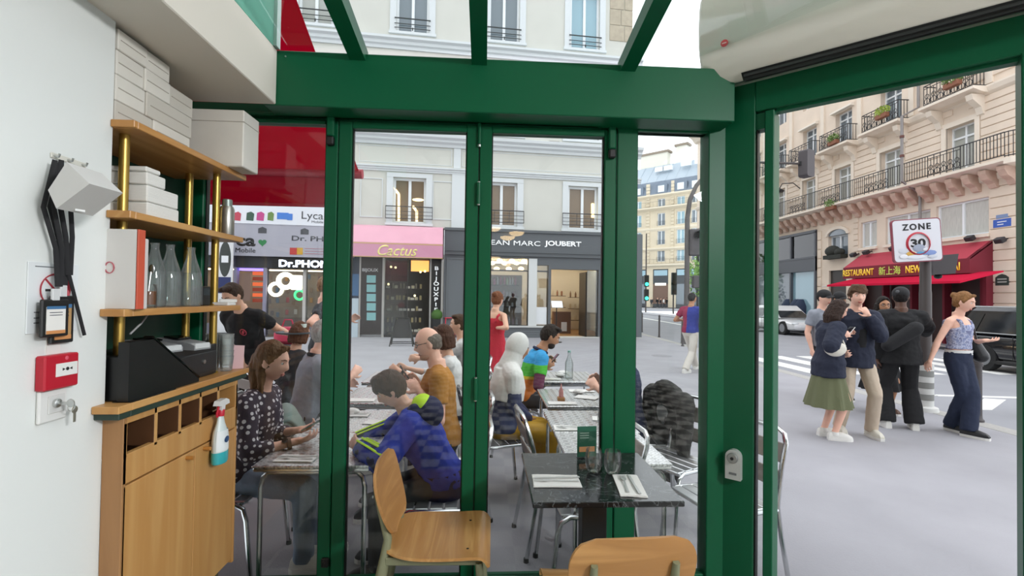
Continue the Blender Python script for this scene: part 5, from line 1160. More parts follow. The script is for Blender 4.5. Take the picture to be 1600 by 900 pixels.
def setting(x, y, rz, z, w, l, where, cut=True, dz=0.):
    t = thing('napkin', 'folded white paper napkin ' + where, 'napkin', (x, y, z), rz, 'folded napkins on the tables')
    part('fold', MB().sheet(lambda u, v: ((u - .5) * w, (v - .5) * l, .004 + .0012 * math.sin(5 * u + 3 * v)), 8, 8, .003), NAPM, t); part('fold', MB().sheet(lambda u, v: ((u - .52) * w * .97, (v - .5) * l * .985, .0075 + .0012 * math.sin(4 * u + 5 * v)), 8, 8, .003), NAPM, t)
    if cut:
        c, s = math.cos(rz), math.sin(rz)
        for nm, me, dx, dr, lab in (('fork', FK, -.018, -.04, 'steel fork on the napkin '), ('knife', KN, .018, .06, 'steel knife on the napkin ')):
            o = one(nm, me, None, lab + where, 'cutlery', (x + c * dx, y + s * dx, z + .010), rz + dr)
setting(.32, 2.08, R(88), .75, .135, .205, 'at the window side of the black table'); setting(.625, 2.025, R(-7), .75, .11, .23, 'in front of the second glass on the black table')
mc = thing('menu_card', 'small dark green menu card in a clear holder on the black table', 'menu', (.52, 2.39, .75), R(6))
part('holder', MB().box(-.05, .05, -.02, .02, 0, .004).box(-.05, .05, -.003, -.001, 0, .13), GLASS, mc, smooth=False); part('card', MB().box(-.05, .05, 0, .002, .004, .155, .001), M('menu_green', '1e5a44', .5), mc, smooth=False)
part('card_patch', MB().box(-.04, .04, -.0045, -.0032, .03, .055), M('menu_brown', 'a5764a', .5), mc, smooth=False)
for k in range(3): part('card_line', MB().box(-.036, .01, -.002, -.0005, .12 - k * .012, .124 - k * .012), M('menu_pale', '9fb5a8', .5), mc, smooth=False)

# ---- plywood dining chairs on olive frames (local: seat faces +y)
PLY = wood('plywood_oak', 'd6aa6e', 'b5834a', 0, 2.0, .35); PLYB = wood('plywood_back', 'c9985f', 'a97a47', 0, 2.2, .4); OLIVE = M('olive_enamel', '7d7f63', .45); PLYEDGE = M('plywood_edge', 'b9865a', .5)
def ply_chair(lab, loc, rz):
    t = thing('dining_chair', lab, 'chair', loc, rz)
    def seat(u, v):
        x = (u - .5); y = v; ws = .43 * (1 if y > .35 else math.sqrt(max(0, 1 - ((.35 - y) / .42) ** 2)) ** .7)
        z = .475 + .012 * (abs(x) * 2) ** 2 - .012 * math.sin(math.pi * min(y, .8)) - (0 if y < .88 else 2.6 * (y - .88) ** 2)
        return (x * ws, -.235 + y * .46 - (0 if y < .93 else (y - .93) * .12), z)
    part('seat', MB().sheet(seat, 18, 22, .012), PLY, t)
    for x in (-.13, .13): part('screw', MB().lathe([(.006, 0), (.006, .002)], 10), BLACKP, t, loc=(x, .12, .4705))
    def back(u, v):
        x = (u - .5); zz = v; ws = .41
        for e, kk, q in ((v, .60, .50), (1 - v, .34, .62)):
            if e < kk: ws *= q + (1 - q) * math.sqrt(max(0, 1 - ((kk - e) / kk) ** 2))
        return (x * ws, -.235 - .055 * v + .012 * (2 * x) ** 2 + (.03 * (1 - v) ** 2), .525 + zz * .292)
    part('backrest', MB().sheet(back, 18, 16, .012), PLYB, t)
    for s in (-1, 1):
        part('rear_leg', MB().tube([(.185 * s, -.31, 0), (.165 * s, -.232, .40), (.14 * s, -.216, .52), (.13 * s, -.262, .68), (.13 * s, -.274, .735)], [.024, .024, .018, .014, .011], 10), OLIVE, t)
        part('front_leg', MB().tube([(.19 * s, .2, 0), (.18 * s, .17, .44)], .016, 8), OLIVE, t)
        part('side_rail', MB().box(.165 * s - .012, .165 * s + .012, -.22, .18, .425, .458, .004), OLIVE, t, smooth=False)
        part('bolt', MB().lathe([(.006, 0), (.006, .004)], 10), STEEL, t, loc=(.13 * s, -.282, .69), rot=(R(90), 0, 0))
    part('cross_rail', MB().box(-.165, .165, .15, .175, .425, .455, .004).box(-.165, .165, -.225, -.2, .425, .455, .004), OLIVE, t, smooth=False)
    return t
ply_chair('oak plywood chair with olive frame turned sideways by the folding door', (-.175, 2.205, 0), R(-91))
ply_chair('oak plywood chair seen from behind tucked under the black table', (.46, 1.735, 0), R(3))

# ================================================================== PEOPLE: one continuous skin per body; clothes, hair and shoes are its children
_tx = {}
def fuse(name, mb, mat, parent, voxel, smooth=2, label=None):
    me = mb.mesh(name, mat, True); o = link(name, me, parent)
    r = o.modifiers.new('fuse', 'REMESH'); r.mode = 'VOXEL'; r.voxel_size = voxel; r.use_smooth_shade = True
    if smooth: q = o.modifiers.new('soften', 'SMOOTH'); q.factor = .5; q.iterations = smooth
    sc, st = {'hair': (.022, .012), 'shirt': (.07, .016), 'jacket': (.08, .020), 'hoodie': (.07, .018), 'trousers': (.09, .012), 'jeans': (.09, .014), 'skirt': (.1, .015), 'head_scarf': (.10, .007), 'shell': (.07, .03)}.get(name, (0, 0))
    if smooth > 2 and name not in ('hair', 'undershirt_sleeve'): q.iterations = max(smooth, 7)
    if sc:
        if name not in _tx: _tx[name] = bpy.data.textures.new(name + '_folds', 'CLOUDS'); _tx[name].noise_scale = sc
        d = o.modifiers.new('folds', 'DISPLACE'); d.texture = _tx[name]; d.strength = st; d.mid_level = .5
    PENDING.append(o)
    if label: o['label'] = label
    return o
def ik(a, t, l1, l2, pole):
    d = t - a; L = max(min(d.length, (l1 + l2) * .998), abs(l1 - l2) * 1.05); u = d.normalized(); t = a + u * L
    x = (l1 * l1 - l2 * l2 + L * L) / (2 * L); h = math.sqrt(max(0, l1 * l1 - x * x)); p = V(pole); p = p - u * p.dot(u)
    p = p.normalized() if p.length > 1e-4 else u.orthogonal().normalized()
    return a + u * x + p * h, t
def head_mesh(mb, HM, s, jaw=1.0):
    n, m = 40, 34; rg = []
    E = lambda x, w: math.exp(-(x / w) ** 2)
    for j in range(m + 1):
        th = math.pi * (1 - j / m); th = min(max(th, .03), math.pi - .03); ring = []
        for i in range(n):
            ph = 2 * math.pi * i / n; x, y, z = .076 * math.sin(th) * math.cos(ph), .096 * math.sin(th) * math.sin(ph), .118 * math.cos(th)
            k = max(0, -z / .118)
            x *= 1 - .26 * k * k * jaw
            if y < 0: y *= 1 - .38 * k
            else:
                ax = abs(x)
                nz = max(0, min(1, (.024 - z) / .05)) if z > -.026 else max(0, 1 - (-.026 - z) / .014)
                y += .025 * E(x, .0125 + .004 * nz) * nz
                y += -.009 * E(ax - .031, .014) * E(z - .012, .011) + .004 * E(z - .036, .009) * E(x, .05)
                y += .005 * E(x, .022) * E(z + .062, .008) - .003 * E(x, .03) * E(z + .078, .006) + .008 * E(x, .026) * E(z + .1, .016)
            ring.append(HM @ (V((x, y, z)) * s))
        rg.append(ring)
    mb.rings(rg)
    for sx in (-1, 1): mb.ball(HM @ (V((.077 * sx, -.008, -.002)) * s), (.011 * s, .019 * s, .031 * s), 10, 8, HM.to_3x3())
def hand(mb, w, d, nrm, s, curl, side, spread=1.0):
    """palm and five separate fingers; d towards the fingers, nrm out of the palm, side +1 puts the thumb along d x nrm"""
    d = d.normalized(); nrm = (nrm - d * nrm.dot(d)).normalized(); lat = d.cross(nrm) * side
    M3 = Matrix((lat, d, nrm)).transposed()
    mb.cap(w - d * .02 * s, w + d * .025 * s, .024 * s, .026 * s)
    mb.ball(w + d * .05 * s, (.040 * s, .050 * s, .0155 * s), 12, 8, M3)
    for k, L in enumerate((.070, .079, .073, .058)):
        o = (.0300 - k * .0205) * s * spread; a = w + d * (.085 - .006 * abs(k - 1)) * s + lat * o
        c = curl * (1 + .07 * k); f = lambda ang: d * math.cos(R(ang)) + nrm * math.sin(R(ang))
        fan = lat * (o * .25)
        b = a + (f(c * .6) * L * .45 * s) + fan; e = b + f(c * 1.5) * L * .32 * s; g = e + f(c * 2.2) * L * .25 * s
        mb.cap(a - d * .02 * s, b, .0098 * s, .0092 * s, 8); mb.cap(b, e, .0092 * s, .0086 * s, 8); mb.cap(e, g, .0086 * s, .0074 * s, 8)
    a = w + d * .022 * s + lat * .026 * s; b = a + (lat * .75 + d * .65 + nrm * .25).normalized() * .045 * s; e = b + (lat * .25 + d * .85 + nrm * .4).normalized() * .038 * s
    mb.cap(a, b, .0135 * s, .0115 * s, 8); mb.cap(b, e, .0115 * s, .009 * s, 8)
SKIN = M('skin_light', 'e2b297', .55, var=.03, vs=20); SKIN_R = M('skin_rosy', 'eebba4', .55, var=.04, vs=20); SKIN_D = M('skin_dark', '5a3b2c', .5); SKIN_T = M('skin_tan', 'b98563', .55)
EYEW, EYED, LIP = M('eye_white', 'e8e4de', .3), M('eye_dark', '2a1c16', .2), M('lip', 'b3675c', .5)
def cloth(name, col, bump=.35, bs=26, **k): return M('cloth_' + name, col, .88, bump=bump, bs=bs, **k)
HAIRS = {}
def hairm(name, col): return M('hair_' + name, col, .62, spec=.25, bump=.9, bs=90, stretch=(1, 1, .25), var=.22, vs=60)
class Person: pass
def person(label, loc, rz, H=1.72, sit=None, lean=0., side=0., twist=0., yaw=0., pitch=0., la=None, ra=None, lp=None, rp=None, lhd=None, rhd=None, lhn=None, rhn=None, curl=28, lf=None, rf=None, fem=False, skin=SKIN,
           top=None, topk='tee', bottom=None, botk='trousers', shoe=None, hair=None, hairk='short', voxel=.009, bulk=1.0, flare=1.0, hem=-.10, ease=.016, group=None, hip_drop=0., sleeve=None, belly=0., features=True, neckline=.5, brow='4a3324'):
    root = thing('person', label, 'person', (loc[0], loc[1], GZ if len(loc) < 3 else loc[2]), rz, group)
    s = H / 1.75; I = (Matrix.Translation(root.location) @ rotz(rz)).inverted(); X = lambda p: I @ V(p)
    P = V((0, 0, (sit + .10) if sit else .93 * s - hip_drop)); ln = R(lean)
    Sd = V((math.sin(R(side)), math.sin(ln), math.cos(ln) * math.cos(R(side)))).normalized()
    xr = V((math.cos(R(twist)), math.sin(R(twist)), 0)); xr = (xr - Sd * xr.dot(Sd)).normalized(); fw = Sd.cross(xr)
    hx = V((1, 0, 0)); hf = V((0, 1, 0))
    sw = (.158 if fem else .182) * s * bulk ** .5
    # torso sections: height along the spine, half width, half depth
    tors = [(-.12, .10, .085), (-.05, .160, .115), (.02, .165, .118), (.10, .145, .105), (.17, .130, .096), (.25, .138, .104), (.34, .152, .116), (.42, .150, .100), (.47, .110, .078), (.50, .062, .060), (.56, .052, .056)] if fem else \
           [(-.12, .10, .085), (-.05, .152, .112), (.02, .155, .112), (.10, .148, .108), (.17, .146, .108), (.25, .156, .112), (.34, .170, .120), (.42, .168, .106), (.47, .125, .082), (.50, .070, .066), (.56, .060, .062)]
    def sect(t, a, b, inf=0., n=18):
        k = min(1, max(0, t / .3)); c = P + V((0, 0, min(t, 0))) * s + Sd * max(t, 0) * s + fw * (.012 * math.sin(math.pi * min(1, max(0, t / .5))) * s)
        ax = hx.lerp(xr, k).normalized(); ay = hf.lerp(fw, k).normalized(); bl = belly * math.exp(-((t - .12) / .1) ** 2)
        return [c + ax * ((a * s * bulk + inf) * math.cos(2 * math.pi * i / n)) + ay * ((b * s * bulk + inf) * math.sin(2 * math.pi * i / n) + (bl * s if math.sin(2 * math.pi * i / n) > 0 else 0)) for i in range(n)]
    NB = P + Sd * .50 * s; SHC = P + Sd * .445 * s
    shl, shr = SHC - xr * sw, SHC + xr * sw
    nd = (Sd * .75 + V((0, .14 + .012 * pitch * .6, .6))).normalized(); HMx = rotz(R(yaw)) @ Matrix.Rotation(R(-pitch), 4, 'X')
    HC = NB + nd * .115 * s + (HMx @ V((0, .022, .075))) * s
    HM = Matrix.Translation(HC) @ HMx
    l1, l2 = .285 * s, .255 * s
    arms = []
    for sd, sh, t, pole, hd, hn in ((-1, shl, la, lp, lhd, lhn), (1, shr, ra, rp, rhd, rhn)):
        t = X(t) if t is not None else sh + V((.05 * sd, .03, -.52)) * s
        pole = V(pole) if pole is not None else V((.35 * sd, -1, -.35))
        e, w = ik(sh, t, l1, l2, pole); d = (w - e).normalized()
        if hd is not None: d = (I.to_3x3() @ V(hd)).normalized()
        n_ = (I.to_3x3() @ V(hn)) if hn is not None else V((-sd, .15, 0))
        if abs(n_.normalized().dot(d)) > .95: n_ = V((0, 0, -1)) if abs(d.z) < .9 else V((-sd, 0, 0))
        arms.append((sd, sh, e, w, d, n_))
    legs = []
    th_, sh_ = .435 * s, .425 * s
    for sd, ft in ((-1, lf), (1, rf)):
        hp = P + V((.085 * sd * s, 0, -.03 * s))
        if ft is None: ft = (V((.10 * sd * s, .0, 0)) if not sit else V((.11 * sd * s, .42 * s, 0)))
        else: ft = V(ft) if len(ft) == 3 else V((*ft, 0))
        k, a = ik(hp, ft + V((0, 0, .085 * s)), th_, sh_, V((.12 * sd, 1, .25)))
        legs.append((sd, hp, k, a, ft))
    b = MB()
    b.rings([sect(*q) for q in tors])
    b.cap(NB - Sd * .04 * s, HC - (HMx @ V((0, .012, .03))) * s, .056 * s * (.92 if fem else 1.04), .052 * s * (.92 if fem else 1.04), 14)
    for sd, sh, e, w, d, n_ in arms:
        f = (.86 if fem else 1.0) * s * bulk ** .5
        b.cap(SHC + xr * (sd * .07 * s) + Sd * .03 * s, sh, .05 * f, .054 * f); b.cap(sh, e, .052 * f, .041 * f); b.cap(e, w, .042 * f, .027 * f)
        b.cap(e + (w - e) * .15, e + (w - e) * .5, .044 * f, .038 * f); hand(b, w, d, n_, s * (.93 if fem else 1.0), curl, -1 if sd > 0 else 1)
    for sd, hp, k, a, ft in legs:
        b.cap(hp, k, .082 * s * bulk ** .5, .054 * s); b.cap(k, a, .055 * s, .036 * s); b.cap(k + (a - k) * .2 - V((0, .012, 0)) * s, k + (a - k) * .5, .055 * s, .045 * s)
        b.cap(ft + V((0, -.02, .05)) * s, ft + V((0, .12, .035)) * s, .036 * s, .028 * s)
    head_mesh(b, HM, s)
    body = fuse('body', b, skin, root, voxel, 2)
    # clothing
    T = MB(); sl = {'tee': (.62, 0), 'tank': (0, 0), 'long': (1, .97), 'jacket': (1, 1.0), 'hoodie': (1, .98), 'half': (1, .35), 'none': (0, 0)}[topk]
    if sleeve is not None: sl = sleeve
    if top is not None:
        top_t = [q for q in tors if hem <= q[0] <= neckline - .01]
        if hem < -.12: top_t = [(hem, .160 + (-.1 - hem) * .2, .122)] + [q for q in top_t if q[0] > -.11]
        if topk == 'tank': top_t = [q for q in top_t if q[0] < .41] + [(.41, .11, .095)]
        else: top_t = top_t + [(neckline, .074, .070)]
        T.rings([sect(t, a, c, ease * (.55 if t > .45 else 1) + (.012 if t < .06 and topk != 'tank' else 0)) for t, a, c in top_t])
        if topk == 'tank':
            for sd in (-1, 1): T.tube([P + Sd * .36 * s + xr * (.085 * sd * s) + fw * .11 * s, P + Sd * .45 * s + xr * (.10 * sd * s) + fw * .075 * s, P + Sd * .485 * s + xr * (.095 * sd * s), P + Sd * .44 * s + xr * (.10 * sd * s) - fw * .095 * s, P + Sd * .36 * s + xr * (.085 * sd * s) - fw * .11 * s], .02 * s, 8)
        for sd, sh, e, w, d, n_ in arms:
            f = (.86 if fem else 1.0) * s * bulk ** .5; ex = ease
            if sl[0] > 0:
                T.cap(SHC + xr * (sd * .06 * s) + Sd * .028 * s, sh, .052 * f + ex * .6, .057 * f + ex)
                m_ = sh + (e - sh) * sl[0]; u = (e - sh).normalized()
                T.tube([sh, sh + (e - sh) * sl[0] * .5, m_], [.056 * f + ex, .053 * f + ex, .047 * f + ex * 1.2], 14)
            if sl[1] > 0:
                m_ = e + (w - e) * sl[1]; T.cap(e, e, .046 * f + ex, .046 * f + ex); T.tube([e, e + (m_ - e) * .5, m_], [.046 * f + ex, .041 * f + ex, .033 * f + ex * .9], 14)
        if topk == 'hoodie':
            T.ball(NB - fw * .04 * s - Sd * .02 * s, (.09 * s, .06 * s, .04 * s), 16, 10, Matrix((xr, fw, Sd)).transposed())
        fuse('hoodie' if topk == 'hoodie' else ('jacket' if topk == 'jacket' else 'shirt'), T, top, root, max(voxel, .010), 8)
    if bottom is not None:
        B = MB()
        if botk in ('trousers', 'shorts', 'jeans'):
            B.rings([sect(t, a, c, .009) for t, a, c in [q for q in tors if -.12 <= q[0] <= .12]])
            for sd, hp, k, a, ft in legs:
                kk = k if botk != 'shorts' else k
                B.cap(hp, k, .084 * s * bulk ** .5 + .014, .058 * s * (1 + (flare - 1) * .3) + .014)
                if botk != 'shorts': B.tube([k, k + (a - k) * .5, a + (a - k).normalized() * .015 * s], [.058 * s * (1 + (flare - 1) * .3) + .012, .055 * s * (1 + (flare - 1) * .7) + .010, .050 * s * flare + .010], 14); B.ball(k, .058 * s * (1 + (flare - 1) * .3) + .013)
            fuse(botk if botk != 'jeans' else 'jeans', B, bottom, root, max(voxel, .011), 3)
        elif botk in ('skirt', 'dress'):
            n = 48; rg = []
            z0 = .36 * s if botk == 'skirt' else .55 * s
            zt = P.z + .13 * s
            for q in range(9):
                u = q / 8; z = zt + (z0 - .0 - zt) * u * flare; a = (.150 + .130 * u ** 1.15) * s; c = (.116 + .136 * u ** 1.2) * s
                rg.append([V((a * math.cos(2 * math.pi * i / n) * (1 + .075 * u * math.sin(11 * 2 * math.pi * i / n + u)), c * math.sin(2 * math.pi * i / n) * (1 + .075 * u * math.sin(11 * 2 * math.pi * i / n + u)), z)) for i in range(n)])
            part('skirt', B.rings(rg, True, False), bottom, root)
        elif botk == 'lap':       # a long skirt of somebody sitting
            for sd, hp, k, a, ft in legs: B.cap(hp, k, .1 * s, .085 * s); B.tube([k, (k + a) / 2, a + V((0, 0, .04))], [.088 * s, .11 * s, .13 * s], 14); B.ball(k, .087 * s)
            B.rings([sect(t, a, c, .02) for t, a, c in [q for q in tors if -.12 <= q[0] <= .12]]); (k1, k2) = legs[0][2], legs[1][2]; B.cap(k1, k2, .08 * s, .08 * s); B.cap((legs[0][1] + legs[1][1]) / 2, (k1 + k2) / 2, .1 * s, .085 * s); B.cap((k1 + k2) / 2, (legs[0][3] + legs[1][3]) / 2 + V((0, 0, .04)), .085 * s, .12 * s)
            fuse('skirt', B, bottom, root, .014, 3)
    if shoe is not None:
        for sd, hp, k, a, ft in legs:
            # outline of the sole
            pts = [(-.075, .030), (-.05, .037), (0, .038), (.06, .042), (.12, .046), (.16, .040), (.19, .022)]
            out = [(x, y) for y, x in pts] + [(-x, y) for y, x in pts[::-1]]
            sgn = .12 * sd
            tr = lambda x, y, z: ft + V(((x * math.cos(sgn) + y * math.sin(sgn)) * s, (y * math.cos(sgn) - x * math.sin(sgn)) * s, z * s))
            so = part('shoe', MB().rings([[tr(x * f, y * (f if y > .1 else 1) - (0 if y > -.02 else (1 - f) * -.03), z) for x, y in out] for f, z in ((1, .028), (1.0, .045), (.93, .062), (.80, .078), (.62, .09), (.45, .10))]), shoe, root)
            part('sole', MB().rings([[tr(x * 1.06, y * 1.02, z) for x, y in out] for z in (.0, .03)]), M('sole_white', 'e6e4df', .6), so, smooth=False)
            if sit is None: part('shoe_collar', MB().lathe([(.047 * s, -.02 * s), (.043 * s, .02 * s)], 14), shoe, so, loc=a + V((0, 0, .0)))
    Tm = lambda p: HM @ (V(p) * s)
    R3 = HM.to_3x3()
    if features:
        for sx in (-1, 1):
            e = MB().ball(Tm((.031 * sx, .0715, .012)), .0125 * s, 12, 8).mat(1).ball(Tm((.0315 * sx, .079, .0115)), .0066 * s, 8, 6); part('eye', e, [EYEW, EYED], root)
            part('eyebrow', MB().tube([Tm((.014 * sx, .0935, .031)), Tm((.032 * sx, .0885, .037)), Tm((.05 * sx, .073, .032))], [.0032 * s, .004 * s, .0022 * s], 6), M('brow_' + brow, brow, .7), root)
        part('lips', MB().ball(Tm((0, .0835, -.0605)), (.0215 * s, .0085 * s, .0048 * s), 12, 6, R3).ball(Tm((0, .0830, -.0685)), (.0185 * s, .0085 * s, .0052 * s), 12, 6, R3), LIP, root)
    if hair is not None:
        h = MB()
        if hairk in ('short', 'crop'):
            t_ = 1.0 if hairk == 'short' else .93
            h.ball(Tm((0, -.021, .024)), (.085 * s * t_ ** .5, .098 * s * t_, .113 * s * t_), 26, 18, R3)
            if hairk == 'short': h.ball(Tm((.02, .040, .106)), (.052 * s, .042 * s, .026 * s), 16, 10, R3); h.ball(Tm((-.03, .03, .108)), (.05 * s, .045 * s, .026 * s), 16, 10, R3); h.ball(Tm((0, -.05, .03)), (.083 * s, .062 * s, .09 * s), 16, 10, R3)
        elif hairk == 'mop':
            h.ball(Tm((0, -.020, .026)), (.091 * s, .101 * s, .116 * s), 26, 18, R3)
            for k in range(16):
                a = R(-100 + 200 * k / 15); h.cap(Tm((.05 * math.sin(a), .02 + .04 * math.cos(a), .118)), Tm((.088 * math.sin(a), -.006 + .098 * math.cos(a), .060 + .012 * math.sin(7 * k) + (.0 if abs(a) < 1.2 else -.03))), .024 * s, .014 * s, 8)
        elif hairk == 'ring':
            h.ball(Tm((0, -.026, .012)), (.0845 * s, .078 * s, .062 * s), 26, 16, R3); h.ball(Tm((0, -.03, -.02)), (.075 * s, .07 * s, .05 * s), 20, 12, R3)
        elif hairk in ('long', 'pony', 'bun', 'bob'):
            h.ball(Tm((0, -.022, .022)), (.086 * s, .098 * s, .115 * s), 26, 18, R3)
            for sx in (-1, 1): h.cap(Tm((.02 * sx, .06, .102)), Tm((.079 * sx, .015, .02)), .02 * s, .014 * s)
            if hairk == 'long':
                for k in range(11):
                    a = R(-112 + 224 * k / 10); p0 = Tm((.074 * math.sin(a), -.02 - .075 * math.cos(a), .0)); p1 = p0 + (HM @ V((.02 * math.sin(a), -.0, -.12)) - HC) * s; p2 = p1 + V((.0, -.01, -.13 - .02 * math.sin(3 * k))) * s
                    h.cap(p0, p1, .03 * s, .03 * s); h.cap(p1, p2, .03 * s, .012 * s)
            elif hairk == 'bob':
                for k in range(11):
                    a = R(-118 + 236 * k / 10); p0 = Tm((.076 * math.sin(a), -.02 - .075 * math.cos(a), .01)); h.cap(p0, p0 + (HM @ V((.012 * math.sin(a), -.008, -.10)) - HC) * s, .033 * s, .024 * s)
            elif hairk == 'bun':
                h.ball(Tm((0, -.115, .055)), (.042 * s, .04 * s, .04 * s), 16, 10); h.ball(Tm((0, -.075, -.03)), (.06 * s, .035 * s, .05 * s), 14, 10, R3)
            else:
                h.cap(Tm((0, -.1, .0)), Tm((0, -.1, -.06)), .036 * s, .04 * s); h.cap(Tm((.02, -.09, -.06)), Tm((.06, -.02, -.24)), .042 * s, .018 * s); h.ball(Tm((0, -.07, -.03)), (.07 * s, .04 * s, .06 * s), 14, 10, R3)
                h.cap(Tm((.055, -.03, -.05)), Tm((.075, .02, -.2)), .03 * s, .012 * s); h.cap(Tm((-.055, -.03, -.05)), Tm((-.06, .0, -.18)), .03 * s, .014 * s)
        elif hairk == 'hijab':
            h.ball(Tm((0, -.012, .014)), (.094 * s, .106 * s, .128 * s), 26, 18, R3); h.cap(Tm((0, -.01, -.06)), NB + V((0, .0, .0)), .088 * s, .10 * s, 18)
            for sd, sh, e, w, d, n_ in arms: h.cap(NB, sh, .09 * s, .085 * s, 14); h.cap(sh, sh + (e - sh) * .38, .085 * s, .078 * s, 14)
            h.rings([sect(t, a, c, .035) for t, a, c in ((.22, .150, .112), (.34, .160, .118), (.42, .150, .10), (.49, .09, .08))])
            fc = HM
        if hairk != 'none': fuse('head_scarf' if hairk == 'hijab' else 'hair', h, hair, root, .007 if voxel < .012 else .012, 2)
    r = Person(); r.root = root; r.X = X; r.HM = HM; r.T = Tm; r.s = s; r.arms = arms; r.legs = legs; r.NB = NB; r.P = P; r.Sd = Sd; r.xr = xr; r.fw = fw; r.SHC = SHC; r.R3 = R3; r.sect = sect
    r.hand = lambda i, f=.07: (Matrix.Translation(root.location) @ rotz(rz)) @ (arms[i][3] + arms[i][4] * f * s)
    return r
def spectacles(p, col='1c1c1e'):
    mb = MB()
    for sx in (-1, 1):
        mb.tube([p.T((.031 * sx + .021 * math.cos(2 * math.pi * k / 16), .094 - .012 * abs(math.cos(2 * math.pi * k / 16)) * (1 if math.cos(2 * math.pi * k / 16) * sx > 0 else -.2), .010 + .016 * math.sin(2 * math.pi * k / 16))) for k in range(16)], .0026 * p.s, 5, True)
        mb.tube([p.T((.052 * sx, .084, .013)), p.T((.08 * sx, .0, .012))], .0026 * p.s, 5)
    mb.tube([p.T((-.01, .097, .012)), p.T((.01, .097, .012))], .0022 * p.s, 5)
    part('spectacles', mb, M('spectacle_frame', col, .4), p.root)
def cap_hat(p, col, back=False, logo=None):
    m = M('cap_' + col, col, .8); mb = MB().ball(p.T((0, -.01, .045)), (.089 * p.s, .106 * p.s, .088 * p.s), 24, 16, p.R3)
    c = fuse('cap', mb, m, p.root, .009, 1); d = -1 if back else 1
    b = part('cap_brim', MB().sheet(lambda u, v: p.T(((u - .5) * .15 * (1 - .35 * v * v), d * (.075 + v * .085 * math.sqrt(max(0, 1 - (2 * u - 1) ** 2 * .8))), .052 - .012 * v - .03 * (2 * u - 1) ** 2)), 12, 5, .004), m, p.root)
    return c
def phone(lab, loc, rz, tilt=30, col='1b1c1f', roll=0.):
    t = thing('mobile_phone', lab, 'phone', loc, rz); t.rotation_euler = (R(tilt), R(roll), rz)
    part('case', MB().box(-.036, .036, -.075, .075, -.004, .004, .004), M('phone_' + col, col, .35), t, smooth=False); part('screen', MB().box(-.032, .032, -.07, .07, .004, .0048), M('phone_screen', '20262e', .08), t, smooth=False)
    return t

# ================================================================== TERRACE: aluminium tables and chairs
ALUM = M('polished_aluminium', 'cfd1d2', .22, 1.0); SLATM = M('chair_slat', '9a918a', .5, .2); SLAT_A = M('chair_slat_aluminium', 'd0d2d3', .3, .9)
SW = M('swirled_table_metal', 'c9c9c9', .3, .85); _n, _l, _b = nodes(SW)
_t = _n.new('ShaderNodeTexCoord'); _m = _n.new('ShaderNodeMapping'); _l.new(_t.outputs['Object'], _m.inputs[0]); _m.inputs['Scale'].default_value = (17, 17, 0.01)
_v = _n.new('ShaderNodeTexVoronoi'); _v.inputs['Scale'].default_value = 1; _v.inputs['Randomness'].default_value = 0; _l.new(_m.outputs[0], _v.inputs['Vector'])
_s = _n.new('ShaderNodeMath'); _s.operation = 'MULTIPLY'; _s.inputs[1].default_value = 20; _l.new(_v.outputs['Distance'], _s.inputs[0]); _q = _n.new('ShaderNodeMath'); _q.operation = 'SINE'; _l.new(_s.outputs[0], _q.inputs[0])
_r = _n.new('ShaderNodeMapRange'); _r.inputs['From Min'].default_value = -1; _r.inputs['To Min'].default_value = .55; _r.inputs['To Max'].default_value = .86; _l.new(_q.outputs[0], _r.inputs[0]); _l.new(_r.outputs[0], _b.inputs['Base Color'])
_r2 = _n.new('ShaderNodeMapRange'); _r2.inputs['From Min'].default_value = 0; _r2.inputs['From Max'].default_value = .7; _r2.inputs['To Min'].default_value = .18; _r2.inputs['To Max'].default_value = .5; _l.new(_v.outputs['Distance'], _r2.inputs[0]); _l.new(_r2.outputs[0], _b.inputs['Roughness'])
TH = .725; TZ = GZ + TH
def terrace_table(lab, x0, x1, y0, y1):
    w, l = (x1 - x0) / 2, (y1 - y0) / 2
    t = thing('terrace_table', lab, 'table', ((x0 + x1) / 2, (y0 + y1) / 2, GZ), 0, 'aluminium terrace tables')
    part('tabletop', MB().box(-w, w, -l, l, TH - .012, TH, .004), SW, t, smooth=False); part('rim', MB().box(-w + .004, w - .004, -l + .004, l - .004, TH - .035, TH - .012, .006), ALUM, t, smooth=False)
    for sx in (-1, 1):
        for sy in (-1, 1):
            X, Y = sx * (w - .035), sy * (l - .035)
            part('leg', MB().tube([(X, Y, 0), (X, Y, TH - .12), (X - sx * .012, Y, TH - .07), (X - sx * .04, Y, TH - .045), (X - sx * .1, Y, TH - .04)], .0135, 8), ALUM, t)
            part('foot', MB().lathe([(.017, 0), (.017, .02)], 10), BLACKP, t, loc=(X, Y, 0))
    part('apron_tube', MB().tube([(-w + .1, -l + .035, TH - .045), (w - .1, -l + .035, TH - .045)], .0135, 8).tube([(-w + .1, l - .035, TH - .045), (w - .1, l - .035, TH - .045)], .0135, 8), ALUM, t)
    return t
T1 = terrace_table('aluminium terrace table closest to the glass, left row, with napkins', -1.19, -.585, 2.56, 3.17)
T2 = terrace_table('aluminium terrace table pushed behind the closest one, before the boy in the blue hoodie', -1.19, -.59, 3.18, 3.78)
T3 = terrace_table('aluminium terrace table in front of the balding man, third of the left row', -1.2, -.6, 4.02, 4.72)
T4 = terrace_table('aluminium terrace table farthest out in the left row', -1.25, -.65, 4.98, 5.68)
T5 = terrace_table('bright aluminium terrace table just outside behind the black marble table', .47, 1.03, 2.56, 3.16)
T6 = terrace_table('aluminium terrace table behind the bright one, before the man in navy', .47, 1.05, 3.17, 3.78)
T7 = terrace_table('aluminium terrace table with the pink bottle, before the woman in the white headscarf', .52, 1.14, 3.92, 4.66)
T8 = terrace_table('aluminium terrace table with the tall glass bottle, farthest of the right row', .58, 1.24, 5.05, 5.75)
